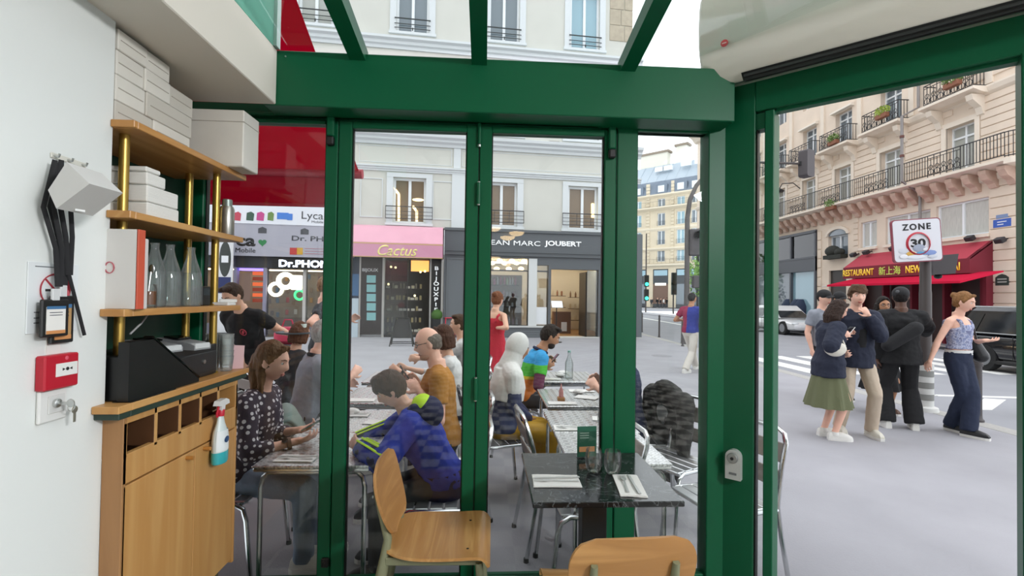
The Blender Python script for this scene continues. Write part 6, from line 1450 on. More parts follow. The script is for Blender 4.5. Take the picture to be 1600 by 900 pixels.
def terrace_chair(lab, x, y, rz, dark=False):
    t = thing('terrace_chair', lab, 'chair', (x, y, GZ), rz, 'aluminium terrace chairs'); sm = M('chair_weave_dark', '3b3a3c', .6) if dark else SLATM
    r = .0135
    hoop = [(-.225, -.29, 0), (-.215, -.235, .3), (-.21, -.215, .46), (-.205, -.25, .68), (-.2, -.285, .80), (-.175, -.30, .85), (-.13, -.305, .87), (.13, -.305, .87), (.175, -.30, .85), (.2, -.285, .80), (.205, -.25, .68), (.21, -.215, .46), (.215, -.235, .3), (.225, -.29, 0)]
    part('back_frame', MB().tube(hoop, r, 9), ALUM, t)
    for s in (-1, 1):
        part('front_leg', MB().tube([(.235 * s, .25, 0), (.225 * s, .21, .36), (.22 * s, .19, .42), (.215 * s, .14, .445), (.21 * s, -.21, .44)], r, 9), ALUM, t)
        part('foot_cap', MB().lathe([(.017, 0), (.016, .025)], 10), BLACKP, t, loc=(.235 * s, .25, 0)); part('foot_cap', MB().lathe([(.017, 0), (.016, .025)], 10), BLACKP, t, loc=(.225 * s, -.29, 0))
    part('front_bar', MB().tube([(-.215, .17, .44), (.215, .17, .44)], r * .9, 8), ALUM, t)
    for k in range(5): part('seat_slat', MB().box(-.205, .205, -.2 + k * .08, -.13 + k * .08, .447, .459, .004), SLAT_A if not dark else sm, t, smooth=False)
    for z0, z1, y_ in ((.55, .65, -.236), (.69, .80, -.268)):
        part('back_slat', MB().box(-.195, .195, y_ - .006, y_ + .006, z0, z1, .004, Matrix.Translation((0, y_, z0)) @ Matrix.Rotation(R(14), 4, 'X') @ Matrix.Translation((0, -y_, -z0))), sm, t, smooth=False)
    return t
ply = setting
# things on the tables
setting(-1.0, 2.665, R(86), TZ, .11, .21, 'at the near edge of the closest left terrace table')
setting(-.80, 2.98, R(70), TZ, .11, .2, 'beyond the phone on the closest left terrace table', False)
setting(-.95, 3.62, R(90), TZ, .12, .22, 'beside the boy on the second left table', True); setting(-.72, 3.40, R(75), TZ, .12, .2, 'under the hands of the boy in the hoodie', False)
setting(-1.02, 4.12, R(90), TZ, .12, .22, 'at the near edge of the third left table', False); setting(-.75, 4.5, R(85), TZ, .14, .22, 'near the phone of the balding man', False)
setting(-1.05, 5.12, R(90), TZ, .12, .24, 'at the near edge of the farthest left table', False); setting(-.8, 5.4, R(80), TZ, .16, .24, 'by the wrists at the farthest left table', False)
setting(.60, 3.26, R(88), TZ, .12, .24, 'on the table before the man in navy, near edge'); setting(.9, 3.5, R(80), TZ, .12, .2, 'crumpled near the hand of the man in navy', False)
setting(.66, 4.02, R(88), TZ, .11, .24, 'at the near edge of the table with the pink bottle', False); setting(.92, 4.25, R(60), TZ, .14, .2, 'on the table with the pink bottle, middle', False); setting(.93, 4.55, R(88), TZ, .12, .24, 'at the far edge of the table with the pink bottle', False)
setting(.72, 5.2, R(88), TZ, .12, .24, 'under the elbows of the man in the colourful shirt', False)
def crumple(x, y, lab, r=.045):
    random.seed(int(x * 100) + int(y * 100)); mb = MB(); rg = []
    for j in range(7):
        a = math.pi * j / 6; a = min(max(a, .1), 3.0); rg.append([(r * 1.2 * math.sin(a) * math.cos(2 * math.pi * k / 12) * (1 + .25 * random.uniform(-1, 1)), r * math.sin(a) * math.sin(2 * math.pi * k / 12) * (1 + .25 * random.uniform(-1, 1)), r * .5 - r * .5 * math.cos(a)) for k in range(12)])
    one('paper_napkin', mb.rings(rg), NAPM, lab, 'napkin', (x, y, TZ))
for x, y, l_ in ((-1.08, 3.5, 'crumpled white napkin nearest the backpack on the second left table'), (-.98, 3.66, 'crumpled white napkin behind the boy on the second left table'), (-.86, 5.5, 'crumpled white napkin on the farthest left table'), (.86, 5.35, 'crumpled napkin by the phone hands on the farthest right table'), (.92, 5.55, 'crumpled napkin beside the tall bottle'), (.99, 3.35, 'bright crumpled napkin on the table before the man in navy'), (.88, 4.42, 'crumpled napkin behind the pink bottle')): crumple(x, y, l_)
p = AY(891, 588, 5.2); bt = thing('glass_bottle', 'tall clear water bottle on the farthest right terrace table', 'bottle', (p.x, 5.28, TZ))
part('body', MB().lathe([(.043, 0), (.046, .01), (.046, .17), (.02, .235), (.015, .26), (.017, .29)], 20), WATER, bt); part('cap', MB().lathe([(.018, .285), (.018, .305)], 14), M('cap_teal', '8fc0b5', .4), bt)
p = AY(876, 603, 4.15); bt = thing('condiment_bottle', 'small pink sauce bottle in a wooden holder on the terrace table', 'bottle', (p.x, 4.12, TZ))
part('holder', MB().box(-.03, .03, -.03, .03, 0, .035, .004), M('holder_wood', 'a9794c', .6), bt, smooth=False); part('body', MB().lathe([(.018, .02), (.02, .03), (.019, .09), (.007, .12), (.005, .15)], 14), M('sauce_pink', 'c98a86', .35), bt)
p = AY(566, 572, 5.4); one('table_candle', MB().lathe([(.02, 0), (.02, .08), (.012, .085)], 14), CUP, 'small glass tube on the farthest left terrace table', 'glass', (-.95, 5.3, TZ))
one('sauce_pot', MB().lathe([(.025, 0), (.03, .045), (.028, .05)], 14), M('pot_terracotta', 'a8654a', .6), 'small terracotta pot by the man in orange on the third left table', 'pot', (-.86, 4.62, TZ))
wine_glass(.83, 3.30, 'clear tumbler on the aluminium table behind the menu card', TZ)
# chairs
terrace_chair('aluminium chair carrying the woman in the polka dot blouse', -1.50, 2.98, R(-92))
terrace_chair('aluminium chair of the boy in the blue hoodie, behind the plywood chair', -.26, 2.86, R(92))
terrace_chair('aluminium chair of the balding man in orange', -.24, 3.68, R(94))
terrace_chair('aluminium chair of the brown haired woman in white', -.26, 4.6, R(92)); terrace_chair('aluminium chair of the farthest seated man on the left row', -.22, 5.95, R(92))
terrace_chair('aluminium chair with the grey green backpack on its seat', -1.53, 3.62, R(-90)); terrace_chair('aluminium chair of the grey haired man', -1.60, 4.25, R(-62)); terrace_chair('aluminium chair of the woman with short brown bob', -2.1, 4.95, R(-42))
terrace_chair('aluminium chair of the woman in the white headscarf', .12, 3.98, R(-74), True); terrace_chair('aluminium chair of the man in the colourful shirt', .36, 5.1, R(-86), True)
terrace_chair('empty aluminium chair beside the woman in the white headscarf, nearer the glass', .54, 3.20, R(-84)); terrace_chair('empty aluminium chair tucked beneath the bright table nearest the glass', .60, 2.78, R(93))
terrace_chair('aluminium chair of the man in navy', 1.28, 3.98, R(84)); terrace_chair('empty aluminium chair with brown slats and the black jacket behind', 1.37, 3.42, R(118)); terrace_chair('empty aluminium chair half behind the corner post', 1.40, 2.78, R(105))
# backpack on the chair and black jacket
BP = cloth('backpack_green', '7f8d86', .5, 14)
bp = thing('backpack', 'grey green backpack standing on a terrace chair', 'backpack', (-1.44, 3.60, GZ + .46), R(-70))
fuse('bag_body', MB().ball((0, 0, .17), (.17, .11, .19), 20, 14).box(-.14, .14, -.09, .09, .02, .25, .03), BP, bp, .012, 4)
fuse('bag_lid', MB().sheet(lambda u, v: ((u - .5) * .32, -.12 + v * .27, .33 - 1.4 * (v - .5) ** 2 * .5 - .12 * (2 * u - 1) ** 2 * .5), 10, 8, .03), BP, bp, .010, 3)
part('bag_pocket', MB().ball((0, .10, .12), (.11, .05, .1), 16, 10), BP, bp)
for s in (-1, 1): part('strap', MB().tube([(.08 * s, -.1, .33), (.1 * s, -.19, .25), (.11 * s, -.2, .12), (.09 * s, -.11, .04)], .02, 8, flat=.4), M('strap_grey', '9aa59f', .8), bp)
part('buckle', MB().box(-.02, .02, .125, .135, .22, .25, .003), BLACKP, bp, smooth=False); part('grab_loop', MB().tube([(-.04, -.06, .34), (-.03, -.06, .37), (.03, -.06, .37), (.04, -.06, .34)], .008, 6), M('strap_grey'), bp)
JK = cloth('jacket_black', '33322f', .5, 12)
jk = thing('jacket', 'black jacket hung over the back of a terrace chair', 'jacket', (1.20, 3.74, GZ), R(105))
fuse('shell', MB().ball((0, -.33, .62), (.25, .09, .32), 20, 14).ball((.05, -.34, .34), (.22, .08, .22), 18, 12).cap((-.2, -.30, .82), (.2, -.30, .82), .085, .085).cap((-.24, -.28, .80), (-.30, -.22, .48), .075, .055).cap((.24, -.30, .80), (.29, -.30, .42), .075, .055).ball((0, -.27, .90), (.13, .07, .07)), JK, jk, .014, 3)
part('lining', MB().ball((0, -.245, .70), (.075, .012, .09)), M('lining_grey', 'a5a8a8', .7), jk, smooth=False)
# ------------------------------------------------------------------ the people
def px_at(px, py, y): return AY(px, py, y)
NAVY = cloth('navy', '23283a'); BLACKC = cloth('black', '1a1a1c'); DENIM = cloth('denim', '222b42', .25, 60); BEIGE = cloth('beige', 'c3b29e'); WHITEC = cloth('white', 'dcdcda'); GREYC = cloth('grey_blue', '8d929c'); DGREY = cloth('dark_grey', '36383c'); JEAN_L = cloth('jean_light', '7c8ba0', .3, 60)
SH_W = M('sneaker_white', 'e4e2dc', .6); SH_B = M('sneaker_black', '1d1d1f', .5); SH_N = M('shoe_brown', '5a3c2a', .5)
# woman in the polka dot blouse
DOTS = cloth('polka_dots', '3c3440'); _n, _l, _b = nodes(DOTS); _t = _n.new('ShaderNodeTexCoord'); _v = _n.new('ShaderNodeTexVoronoi'); _v.inputs['Scale'].default_value = 30; _v.inputs['Randomness'].default_value = .35; _l.new(_t.outputs['Object'], _v.inputs['Vector'])
_r = ramp(_n, [(0, 'd9d4d6'), (.33, '3b3340')]); _l.new(_v.outputs['Distance'], _r.inputs[0]); _l.new(_r.outputs[0], _b.inputs['Base Color'])
a = person('person in a dark polka dot blouse with a ponytail looking at a green phone', (-1.43, 3.0), R(-92), 1.68, sit=.46, lean=10, yaw=-2, pitch=14, fem=True, skin=SKIN_R,
           la=AY(466, 672, 3.06), ra=AY(462, 690, 2.86), lp=(-.5, -.6, -1), rp=(.6, -.5, -1), lhd=(1, -.1, .25), rhd=(1, .1, .2), lhn=(0, -.3, 1), rhn=(0, .4, 1), top=DOTS, topk='long', sleeve=(1, .55), bottom=JEAN_L, shoe=SH_W, hair=hairm('dark_blonde', '6e5136'), hairk='pony', voxel=.0065, curl=34, brow='6b4a35')
p = a.hand(0, .10); phone('green cased phone held by the woman in polka dots', p + V((.02, -.04, .03)), R(-90), 28, '5d7a6c')
w = a.arms[1]; c = w[2] + (w[3] - w[2]) * .86; part('watch', MB().lathe([(.034, -.012), (.035, 0), (.034, .012)], 16), M('watch_strap', '6b5040', .6), a.root, loc=c, rot=(w[3] - w[2]).to_track_quat('Z', 'Y').to_euler())
part('watch_face', MB().lathe([(.017, 0), (.017, .008)], 16), M('watch_dark', '1d1f22', .2), a.root, loc=c + V((.026, -.012, .022)), rot=(R(20), R(45), 0))
# boy in the blue hoodie
HOOD = cloth('hoodie_blue', '2438a0', .4, 18); HN = cloth('hoodie_navy', '171d45', .4, 18); NEON = M('neon_yellow', 'c5f01e', .7)
a = person('boy in a blue and navy hoodie with neon yellow stripes leaning over the table', (-.23, 2.90), R(93), 1.50, sit=.46, lean=30, yaw=8, pitch=34, skin=SKIN_R,
           la=AY(562, 698, 2.72), ra=AY(556, 690, 3.1), lp=(-.9, -.5, -.4), rp=(.9, -.4, -.4), top=HOOD, topk='hoodie', bottom=DGREY, shoe=SH_B, hair=hairm('brown', '4a3526'), hairk='mop', voxel=.0065, ease=.026, bulk=1.08, neckline=.47)
Hm = Matrix((a.xr, a.fw, a.Sd)).transposed()
hp_ = a.NB - a.fw * .075 * a.s
fuse('hood', MB().ball(a.NB - a.fw * .105 - a.Sd * .065, (.145, .085, .095), 20, 14, Hm).cap(a.NB - a.xr * .09 - a.fw * .05, a.NB - a.xr * .075 + a.fw * .06 - a.Sd * .03, .042, .028).cap(a.NB + a.xr * .09 - a.fw * .05, a.NB + a.xr * .075 + a.fw * .06 - a.Sd * .03, .042, .028), HN, a.root, .009, 3)
fuse('hood_lining', MB().ball(a.NB - a.fw * .088 - a.Sd * .004, (.112, .066, .058), 20, 12, Hm), NEON, a.root, .009, 2, label='neon yellow hood lining')
for i in (0, 1):
    sd, sh, e, w, d, n_ = a.arms[i]
    ax_ = (w - e).normalized(); up = (V((0, 0, 1)) - ax_ * ax_.z).normalized(); sdv = ax_.cross(up)
    for q, tone in ((-.55, 0), (0, 0), (.55, 0)):
        off = (up * math.cos(q) + sdv * math.sin(q) * 1.0)
        part('sleeve_stripe', MB().tube([e + ax_ * (-.02) + off * .071, e + (w - e) * .5 + off * .064, e + (w - e) * .95 + off * .056], .0085, 6, flat=.6), NEON, a.root)
    fuse('sleeve_panel', MB().tube([e - (e - sh) * .1, e, e + (w - e) * .5, e + (w - e) * .96], [.062, .067, .060, .052], 14), HN, a.root, .010, 2)
part('hem_panel', MB().rings([a.sect(t, .155, .115, .032) for t in (-.12, -.06, 0.0, .05)], False, False), HN, a.root)
# balding man in orange
a = person('balding man in an ochre t-shirt and glasses holding a phone', (-.30, 3.70), R(96), 1.80, sit=.46, lean=6, yaw=0, pitch=16, skin=SKIN_R, la=AY(656, 612, 3.55), ra=AY(655, 600, 3.78), lp=(-.5, -.5, -1), rp=(.5, -.5, -1), lhd=(-.7, .1, .7), rhd=(-.75, 0, .65), lhn=(-.4, .6, 0), rhn=(-.3, -.7, 0), curl=40,
           top=cloth('ochre', 'b07a35'), topk='tee', bottom=DGREY, shoe=SH_B, hair=hairm('greyed', '6d655c'), hairk='ring', voxel=.0075, belly=.03, brow='6a5648')
spectacles(a); part('beard', MB().ball(a.T((0, .040, -.088)), (.052 * a.s, .05 * a.s, .028 * a.s), 14, 8, a.R3), M('stubble', 'b58a72', .8), a.root)
phone('dark phone held up by the balding man', a.hand(1, .09) + V((-.03, -.05, .03)), R(100), 55)
w = a.arms[1]; part('watch', MB().lathe([(.036, -.014), (.037, 0), (.036, .014)], 16), BLACKP, a.root, loc=w[2] + (w[3] - w[2]) * .85, rot=(w[3] - w[2]).to_track_quat('Z', 'Y').to_euler())
a = person('person with a brown bob and pale top behind the balding man', (-.26, 4.62), R(94), 1.70, sit=.46, lean=10, fem=True, pitch=8, la=AY(625, 580, 4.5), ra=AY(636, 575, 4.8), top=WHITEC, topk='half', bottom=DENIM, shoe=SH_W, hair=hairm('chestnut', '4a2f22'), hairk='bob', voxel=.011)
w = a.arms[0]; part('watch', MB().lathe([(.034, -.012), (.034, .012)], 14), BLACKP, a.root, loc=w[2] + (w[3] - w[2]) * .85, rot=(w[3] - w[2]).to_track_quat('Z', 'Y').to_euler())
person('person with short brown hair at the farthest left table before the red stool', (-.24, 5.98), R(92), 1.78, sit=.46, lean=4, pitch=5, la=AY(655, 560, 5.8), ra=AY(655, 556, 6.1), top=cloth('pale_grey', 'c9c8c6'), bottom=DGREY, shoe=SH_B, hair=hairm('brown'[:5], '4a3526'), hairk='short', voxel=.012)
# grey haired man, woman with bob
a = person('grey haired man in a blue grey polo shirt seen from behind', (-1.56, 4.28), R(-58), 1.80, sit=.46, lean=12, yaw=-12, pitch=6, skin=SKIN_R, la=AY(535, 600, 4.7), ra=AY(548, 588, 4.4), top=GREYC, topk='tee', bottom=DGREY, shoe=SH_B, hair=hairm('silver', 'a8a6a2'), hairk='short', voxel=.009, bulk=1.08)
part('collar', MB().tube([a.NB + a.xr * (.075 * a.s * math.cos(t)) + a.fw * (.072 * a.s * math.sin(t)) + V((0, 0, .012)) for t in [2 * math.pi * k / 18 for k in range(18)]], .016, 6, True, flat=1.2), cloth('collar_black', '202024'), a.root)
person('person with a short auburn bob and charcoal top, back turned', (-2.02, 5.0), R(-35), 1.68, sit=.46, lean=14, pitch=8, fem=True, la=AY(470, 590, 5.4), ra=AY(480, 595, 5.2), top=DGREY, topk='half', bottom=DENIM, shoe=SH_B, hair=hairm('auburn', '5e3c28'), hairk='bob', voxel=.010)
# waiter and the man in black uniform
pw = AY(402, 500, 5.35)
a = person('waiter in a black t-shirt with a round red chest emblem bending over a tray', (pw.x - .05, 5.4), R(168), 1.80, lean=24, yaw=-12, pitch=34, la=AY(452, 522, 5.2), ra=AY(378, 565, 5.2), lp=(-.6, -.6, -.6), top=BLACKC, bottom=BLACKC, shoe=SH_B, hair=hairm('dark_brown', '3d2c22'), hairk='short', voxel=.010, lhn=(0, 0, 1), curl=15)
c = a.P + a.Sd * .33 * a.s + a.fw * .142 * a.s - a.xr * .075
part('chest_emblem', MB().tube([c + a.xr * (.034 * math.cos(t)) + a.Sd * (.034 * math.sin(t)) for t in [2 * math.pi * k / 18 for k in range(18)]], .005, 5, True), M('emblem_red', 'b5344a', .6), a.root)
part('chest_emblem', MB().ball(c, (.016, .006, .02)), M('emblem_red'), a.root)
part('apron', MB().rings([a.sect(t, .16, .118, .03) for t in (-.3, -.1, .0, .1)], False, False), cloth('apron_black', '24262a'), a.root)
h_ = a.hand(0, .06)
tr = thing('tray', 'round dark tray with raised rim carried by the waiter', 'tray', h_ + V((.03, -.02, .02))); part('plate', MB().lathe([(.0, 0), (.17, 0), (.18, .016), (.175, .017), (.165, .005), (0, .005)], 28, cap0=False, cap1=False), M('tray_grey', '5c6468', .4), tr)
one('paper_cup', MB().lathe([(.028, 0), (.036, .095), (.033, .095)], 18), M('cup_mint', 'd5e3dc', .5), 'pale green cup on the round tray of the waiter', 'cup', tr.location + V((.10, -.02, .006)))
pw = AY(500, 490, 5.9)
a = person('person in a dark uniform shirt with a sleeve patch, mostly behind the green stile', (pw.x + .02, 5.9), R(-62), 1.84, lean=2, la=AY(545, 500, 6.2), ra=AY(520, 520, 5.6), rp=(.6, -1, -.4), top=DGREY, topk='tee', bottom=BLACKC, shoe=SH_B, hair=hairm('sandy', '8a6c50'), hairk='crop', voxel=.011, skin=SKIN_R)
sd, sh, e, w, d, n_ = a.arms[1]; oo = (a.xr * .8 - a.fw * .6).normalized(); cc = sh + (e - sh) * .4 + oo * .073
part('sleeve_patch', MB().box(-.04, .04, -.004, .004, -.05, .05, .002, Matrix.Translation(cc) @ frame((0, 0, 0), oo.cross(V((0, 0, 1))), oo, V((0, 0, 1)))), M('patch_grey', '6c7076', .7), a.root, smooth=False)
for k in range(3): part('chevron', MB().box(-.03, .03, -.004, .004, -.008, .008, .002, Matrix.Translation(a.P + a.Sd * (.40 - .06 * k) - a.fw * .13 + a.xr * .04) @ frame((0, 0, 0), a.xr, a.fw, a.Sd)), M('chevron_tan', 'c2ab7c', .7), a.root, smooth=False)
one('handbag', MB().rings([[(r * 1.3 * math.cos(2 * math.pi * k / 18), r * math.sin(2 * math.pi * k / 18), z) for k in range(18)] for r, z in ((.10, 0), (.15, .05), (.15, .16), (.10, .25))]).tube([(-.1, 0, .22), (-.05, 0, .36), (.05, 0, .36), (.1, 0, .22)], .012, 6), cloth('bag_pink', 'c2405a'), 'pink red round bag standing beyond the waiter tray', 'bag', V((AY(450, 512, 7.4).x, 7.4, GZ + .86)))
# right hand row
a = person('person in a white headscarf and navy cardigan seated with hands in the lap', (.16, 4.02), R(-74), 1.64, sit=.46, lean=6, yaw=-6, pitch=22, fem=True, skin=SKIN_T, la=AY(822, 648, 4.3), ra=AY(826, 655, 4.05), rp=(.5, -.8, -.6), top=cloth('cardigan_navy', '2c3556'), topk='long', bottom=cloth('mustard', 'c99a2c', .4, 16), botk='lap', shoe=SH_N, hair=cloth('scarf_white', 'e3e2de', .6, 12), hairk='hijab', voxel=.0085, ease=.024)
part('face_gap', MB().ball(a.T((0, .02, -.005)), (.070 * a.s, .0865 * a.s, .088 * a.s), 20, 14, a.R3), SKIN_T, a.root)
POLO = cloth('colour_block_polo', '3fae4a'); _n, _l, _b = nodes(POLO); _t = _n.new('ShaderNodeTexCoord'); _s = _n.new('ShaderNodeSeparateXYZ'); _l.new(_t.outputs['Object'], _s.inputs[0])
_d = _n.new('ShaderNodeMath'); _d.operation = 'DIVIDE'; _d.inputs[1].default_value = 1.3; _l.new(_s.outputs['Z'], _d.inputs[0])
_r = ramp(_n, [(0, 'd9761f'), (.58, 'e0c52c'), (.605, '4fb83a'), (.705, '3a9fd8')]); _l.new(_d.outputs[0], _r.inputs[0]); _l.new(_r.outputs[0], _b.inputs['Base Color'])
a = person('man in a blue, green and orange polo over purple sleeves using a phone', (.40, 5.15), R(-84), 1.78, sit=.46, lean=24, yaw=-4, pitch=26, skin=SKIN_T, la=AY(850, 566, 5.25), ra=AY(848, 573, 5.05), lp=(-.5, -.3, -1), rp=(.6, -.3, -1), rhd=(1, 0, .45), lhd=(1, -.1, .45), curl=38, top=POLO, topk='tee', bottom=DGREY, shoe=SH_B, hair=hairm('black_brown', '241c18'), hairk='short', voxel=.009)
PUR = cloth('purple_sleeve', '5e2544')
for sd, sh, e, w, d, n_ in a.arms: fuse('undershirt_sleeve', MB().tube([sh + (e - sh) * .45, e], [.058, .056], 14).cap(e, e, .056, .056).tube([e, w - (w - e) * .06], [.055, .042], 14), PUR, a.root, .011, 3)
part('beard', MB().ball(a.T((0, .038, -.075)), (.062 * a.s, .055 * a.s, .045 * a.s), 16, 10, a.R3), M('beard_dark', '2a211d', .9), a.root)
part('collar', MB().tube([a.NB + a.xr * (.075 * math.cos(t)) + a.fw * (.074 * math.sin(t)) + V((0, 0, .02)) for t in [2 * math.pi * k / 16 for k in range(16)]], .018, 6, True), cloth('collar_navy', '1e2a4a'), a.root)
phone('dark phone in the hands of the man in the colour block polo', a.hand(1, .11) + V((.02, .04, .03)), R(-85), 48)
a = person('man in a navy shirt seated behind the green stile, forearm on the table', (1.22, 3.98), R(82), 1.80, sit=.46, lean=7, pitch=16, skin=SKIN_R, la=AY(934, 606, 3.85), ra=AY(940, 598, 4.15), lp=(-.7, -.5, -.5), top=cloth('navy_blue', '27304e'), topk='tee', bottom=JEAN_L, shoe=SH_B, hair=hairm('dark_brown'[:10], '3d2c22'), hairk='short', voxel=.009, bulk=1.1)
part('bandana', MB().ball(a.hand(0, 0) * 0 + a.arms[1][2] + (a.arms[1][3] - a.arms[1][2]) * .6 + V((0, 0, .05)), (.05, .09, .06), 12, 8), cloth('bandana_navy', '26324f', .5, 20, var=.5, vs=40), a.root)
# woman in the red dress
pw = AZ(772, 552, GZ)
a = person('woman in a red halter dress standing beyond the terrace before the charcoal shop', (.15, 7.0), R(-32), 1.70, fem=True, pitch=18, skin=SKIN, la=AY(780, 505, 7.3), ra=AY(776, 512, 6.9), rp=(.8, -.6, -.3), top=cloth('red_dress', 'c22a3c'), topk='tank', bottom=cloth('red_dress', 'c22a3c'), botk='dress', shoe=SH_N, hair=hairm('copper', '7a4a30'), hairk='bun', voxel=.010)
# ---- standing on the pavement
pw = AZ(1296, 684, GZ)
a = person('young woman in an oversized navy jacket and long olive skirt holding a phone', (pw.x - .02, pw.y), R(-100), 1.66, fem=True, lean=4, yaw=0, pitch=26, la=AZ(1312, 690, GZ).xyz * 0 + AY(1318, 520, pw.y + .02), ra=AY(1314, 524, pw.y - .16), lp=(-.5, -.4, -1), rp=(.5, -.5, -1), rhd=(1, -.2, .2), lhd=(1, 0, .2), curl=36, lf=(-.09, .0), rf=(.09, .03), skin=SKIN_R,
           top=NAVY, topk='jacket', sleeve=(1, .42), hem=-.16, ease=.045, bottom=cloth('olive_skirt', '666a4d', .3, 10), botk='skirt', flare=.94, shoe=SH_W, hair=hairm('dark', '33241d'), hairk='long', voxel=.0085)
part('spectacles_temple', MB().tube([a.T((.055, .083, .013)), a.T((.081, 0, .012))], .002, 5), M('spectacle_frame'), a.root)
phone('white phone held by the young woman in the olive skirt', a.hand(1, .10) + V((.03, .05, .03)), R(-75), 40, 'e6e4e0')
bgp = AY(1305, 545, pw.y - .24)
bg = thing('shoulder_bag', 'cream half moon shoulder bag under the arm of the young woman in olive', 'bag', bgp, R(-20))
fuse('bag_body', MB().ball((0, 0, 0), (.115, .05, .085), 20, 12).ball((0, 0, -.02), (.10, .055, .07), 18, 10), cloth('bag_cream', 'dcd7ca', .3, 20), bg, .010, 2); part('strap', MB().tube([(-.10, 0, .03), (-.07, .02, .12), (0, .03, .16), (.07, .02, .12), (.10, 0, .03)], .009, 6), cloth('bag_cream', 'dcd7ca'), bg)
pw = AZ(1352, 684, GZ); 
a = person('young man in a navy jacket and beige trousers resting a hand on his mouth', (pw.x, pw.y + .15), R(166), 1.82, yaw=-6, pitch=4, la=AY(1358, 494, pw.y - .06), lp=(-.45, .1, -1), lhd=(-.6, 0, .8), lhn=(-.3, .9, .2), ra=AY(1312, 545, pw.y + .1), rp=(.5, -1, -.2), curl=45, top=NAVY, topk='jacket', hem=-.14, ease=.034, bottom=BEIGE, flare=1.15, lf=(-.13, .08), rf=(.16, -.05), shoe=M('sneaker_cream', 'd9d5c8', .6), hair=hairm('mid_brown', '57402e'), hairk='mop', voxel=.0085, skin=SKIN_R)
part('undershirt', MB().rings([a.sect(t, x, y, .042) for t, x, y in ((.1, .06, .108), (.3, .07, .118), (.44, .06, .09))]), BLACKC, a.root)
pw = AZ(1408, 670, GZ)
a = person('man in black with cap and wide trousers, back turned, carrying a sling bag', (pw.x, pw.y), R(-24), 1.82, yaw=-18, pitch=4, skin=SKIN_D, la=None, ra=AY(1446, 520, pw.y + .25), rp=(.9, -.2, -.6), rhd=(.1, .3, 1), top=BLACKC, topk='long', hem=-.13, ease=.035, bottom=BLACKC, flare=1.9, lf=(-.15, .03), rf=(.15, .03), shoe=SH_W, hair=hairm('black', '191514'), hairk='crop', voxel=.0085, bulk=1.08)
cap_hat(a, '202022'); part('cap_logo', MB().ball(a.T((-.03, -.108, .06)), (.022, .012, .02), 12, 8, a.R3), M('cap_logo_grey', '55575a', .7), a.root); spectacles(a)
sb_ = fuse('sling_bag', MB().cap(a.P + a.Sd * .10 - a.fw * .20 - a.xr * .20, a.P + a.Sd * .33 - a.fw * .20 + a.xr * .08, .075, .085, 14), cloth('sling_black', '232325'), a.root, .012, 2)
part('sling_strap', MB().tube([a.P + a.Sd * .33 - a.fw * .18 + a.xr * .08, a.P + a.Sd * .47 - a.fw * .10 + a.xr * .12, a.P + a.Sd * .50 + a.xr * .12, a.P + a.Sd * .42 + a.fw * .15 + a.xr * .02], .02, 6, flat=.4), cloth('sling_black', '232325'), a.root)
pw = AZ(1497, 676, GZ)
TANK = cloth('patterned_tank', '9aa0c0'); _n, _l, _b = nodes(TANK); _t = _n.new('ShaderNodeTexCoord'); _x = _n.new('ShaderNodeTexNoise'); _x.inputs['Scale'].default_value = 26; _x.inputs['Detail'].default_value = 3; _l.new(_t.outputs['Object'], _x.inputs['Vector']); _r = ramp(_n, [(0, '6f7594'), (.42, '8b93b5'), (.5, 'b9bdd2'), (.6, '777c9c')], 'EASE'); _l.new(_x.outputs[0], _r.inputs[0]); _l.new(_r.outputs[0], _b.inputs['Base Color'])
a = person('woman in a lilac patterned tank top and dark bootcut jeans with hair tied back', (pw.x, pw.y), R(196), 1.77, fem=True, yaw=8, pitch=16, skin=SKIN_R, ra=AY(1449, 572, pw.y - .02), rp=(.2, -1, 0), la=AY(1540, 532, pw.y - .18), lp=(-.6, -.9, -.3), lhd=(1, -.2, .0), lhn=(0, 0, 1), top=TANK, topk='tank', hem=.07, ease=.012, bottom=DENIM, botk='jeans', flare=1.5, lf=(.10, .16), rf=(-.02, -.08), shoe=SH_B, hair=hairm('blonde_brown', '8a623c'), hairk='bun', voxel=.0085, brow='8a6a48')
part('white_hem', MB().rings([a.sect(t, .145, .105, .018) for t in (.06, .095)], False, False), WHITEC, a.root); part('belt_button', MB().ball(a.P + a.Sd * .05 + a.fw * .145, (.012, .008, .012)), STEEL, a.root)
fuse('shoulder_bag', MB().cap(a.P + a.Sd * .15 - a.xr * .21 + a.fw * .06, a.P + a.Sd * .02 - a.xr * .25 + a.fw * .10, .075, .085, 14), M('bag_black_leather', '1c1c1e', .4), a.root, .012, 2)
part('bag_strap', MB().tube([a.P + a.Sd * .15 - a.xr * .20 + a.fw * .1, a.P + a.Sd * .40 - a.xr * .15 + a.fw * .08, a.P + a.Sd * .49 - a.xr * .13, a.P + a.Sd * .40 - a.xr * .16 - a.fw * .09, a.P + a.Sd * .16 - a.xr * .23 - a.fw * .02], .022, 6, flat=.3), M('bag_black_leather'), a.root)
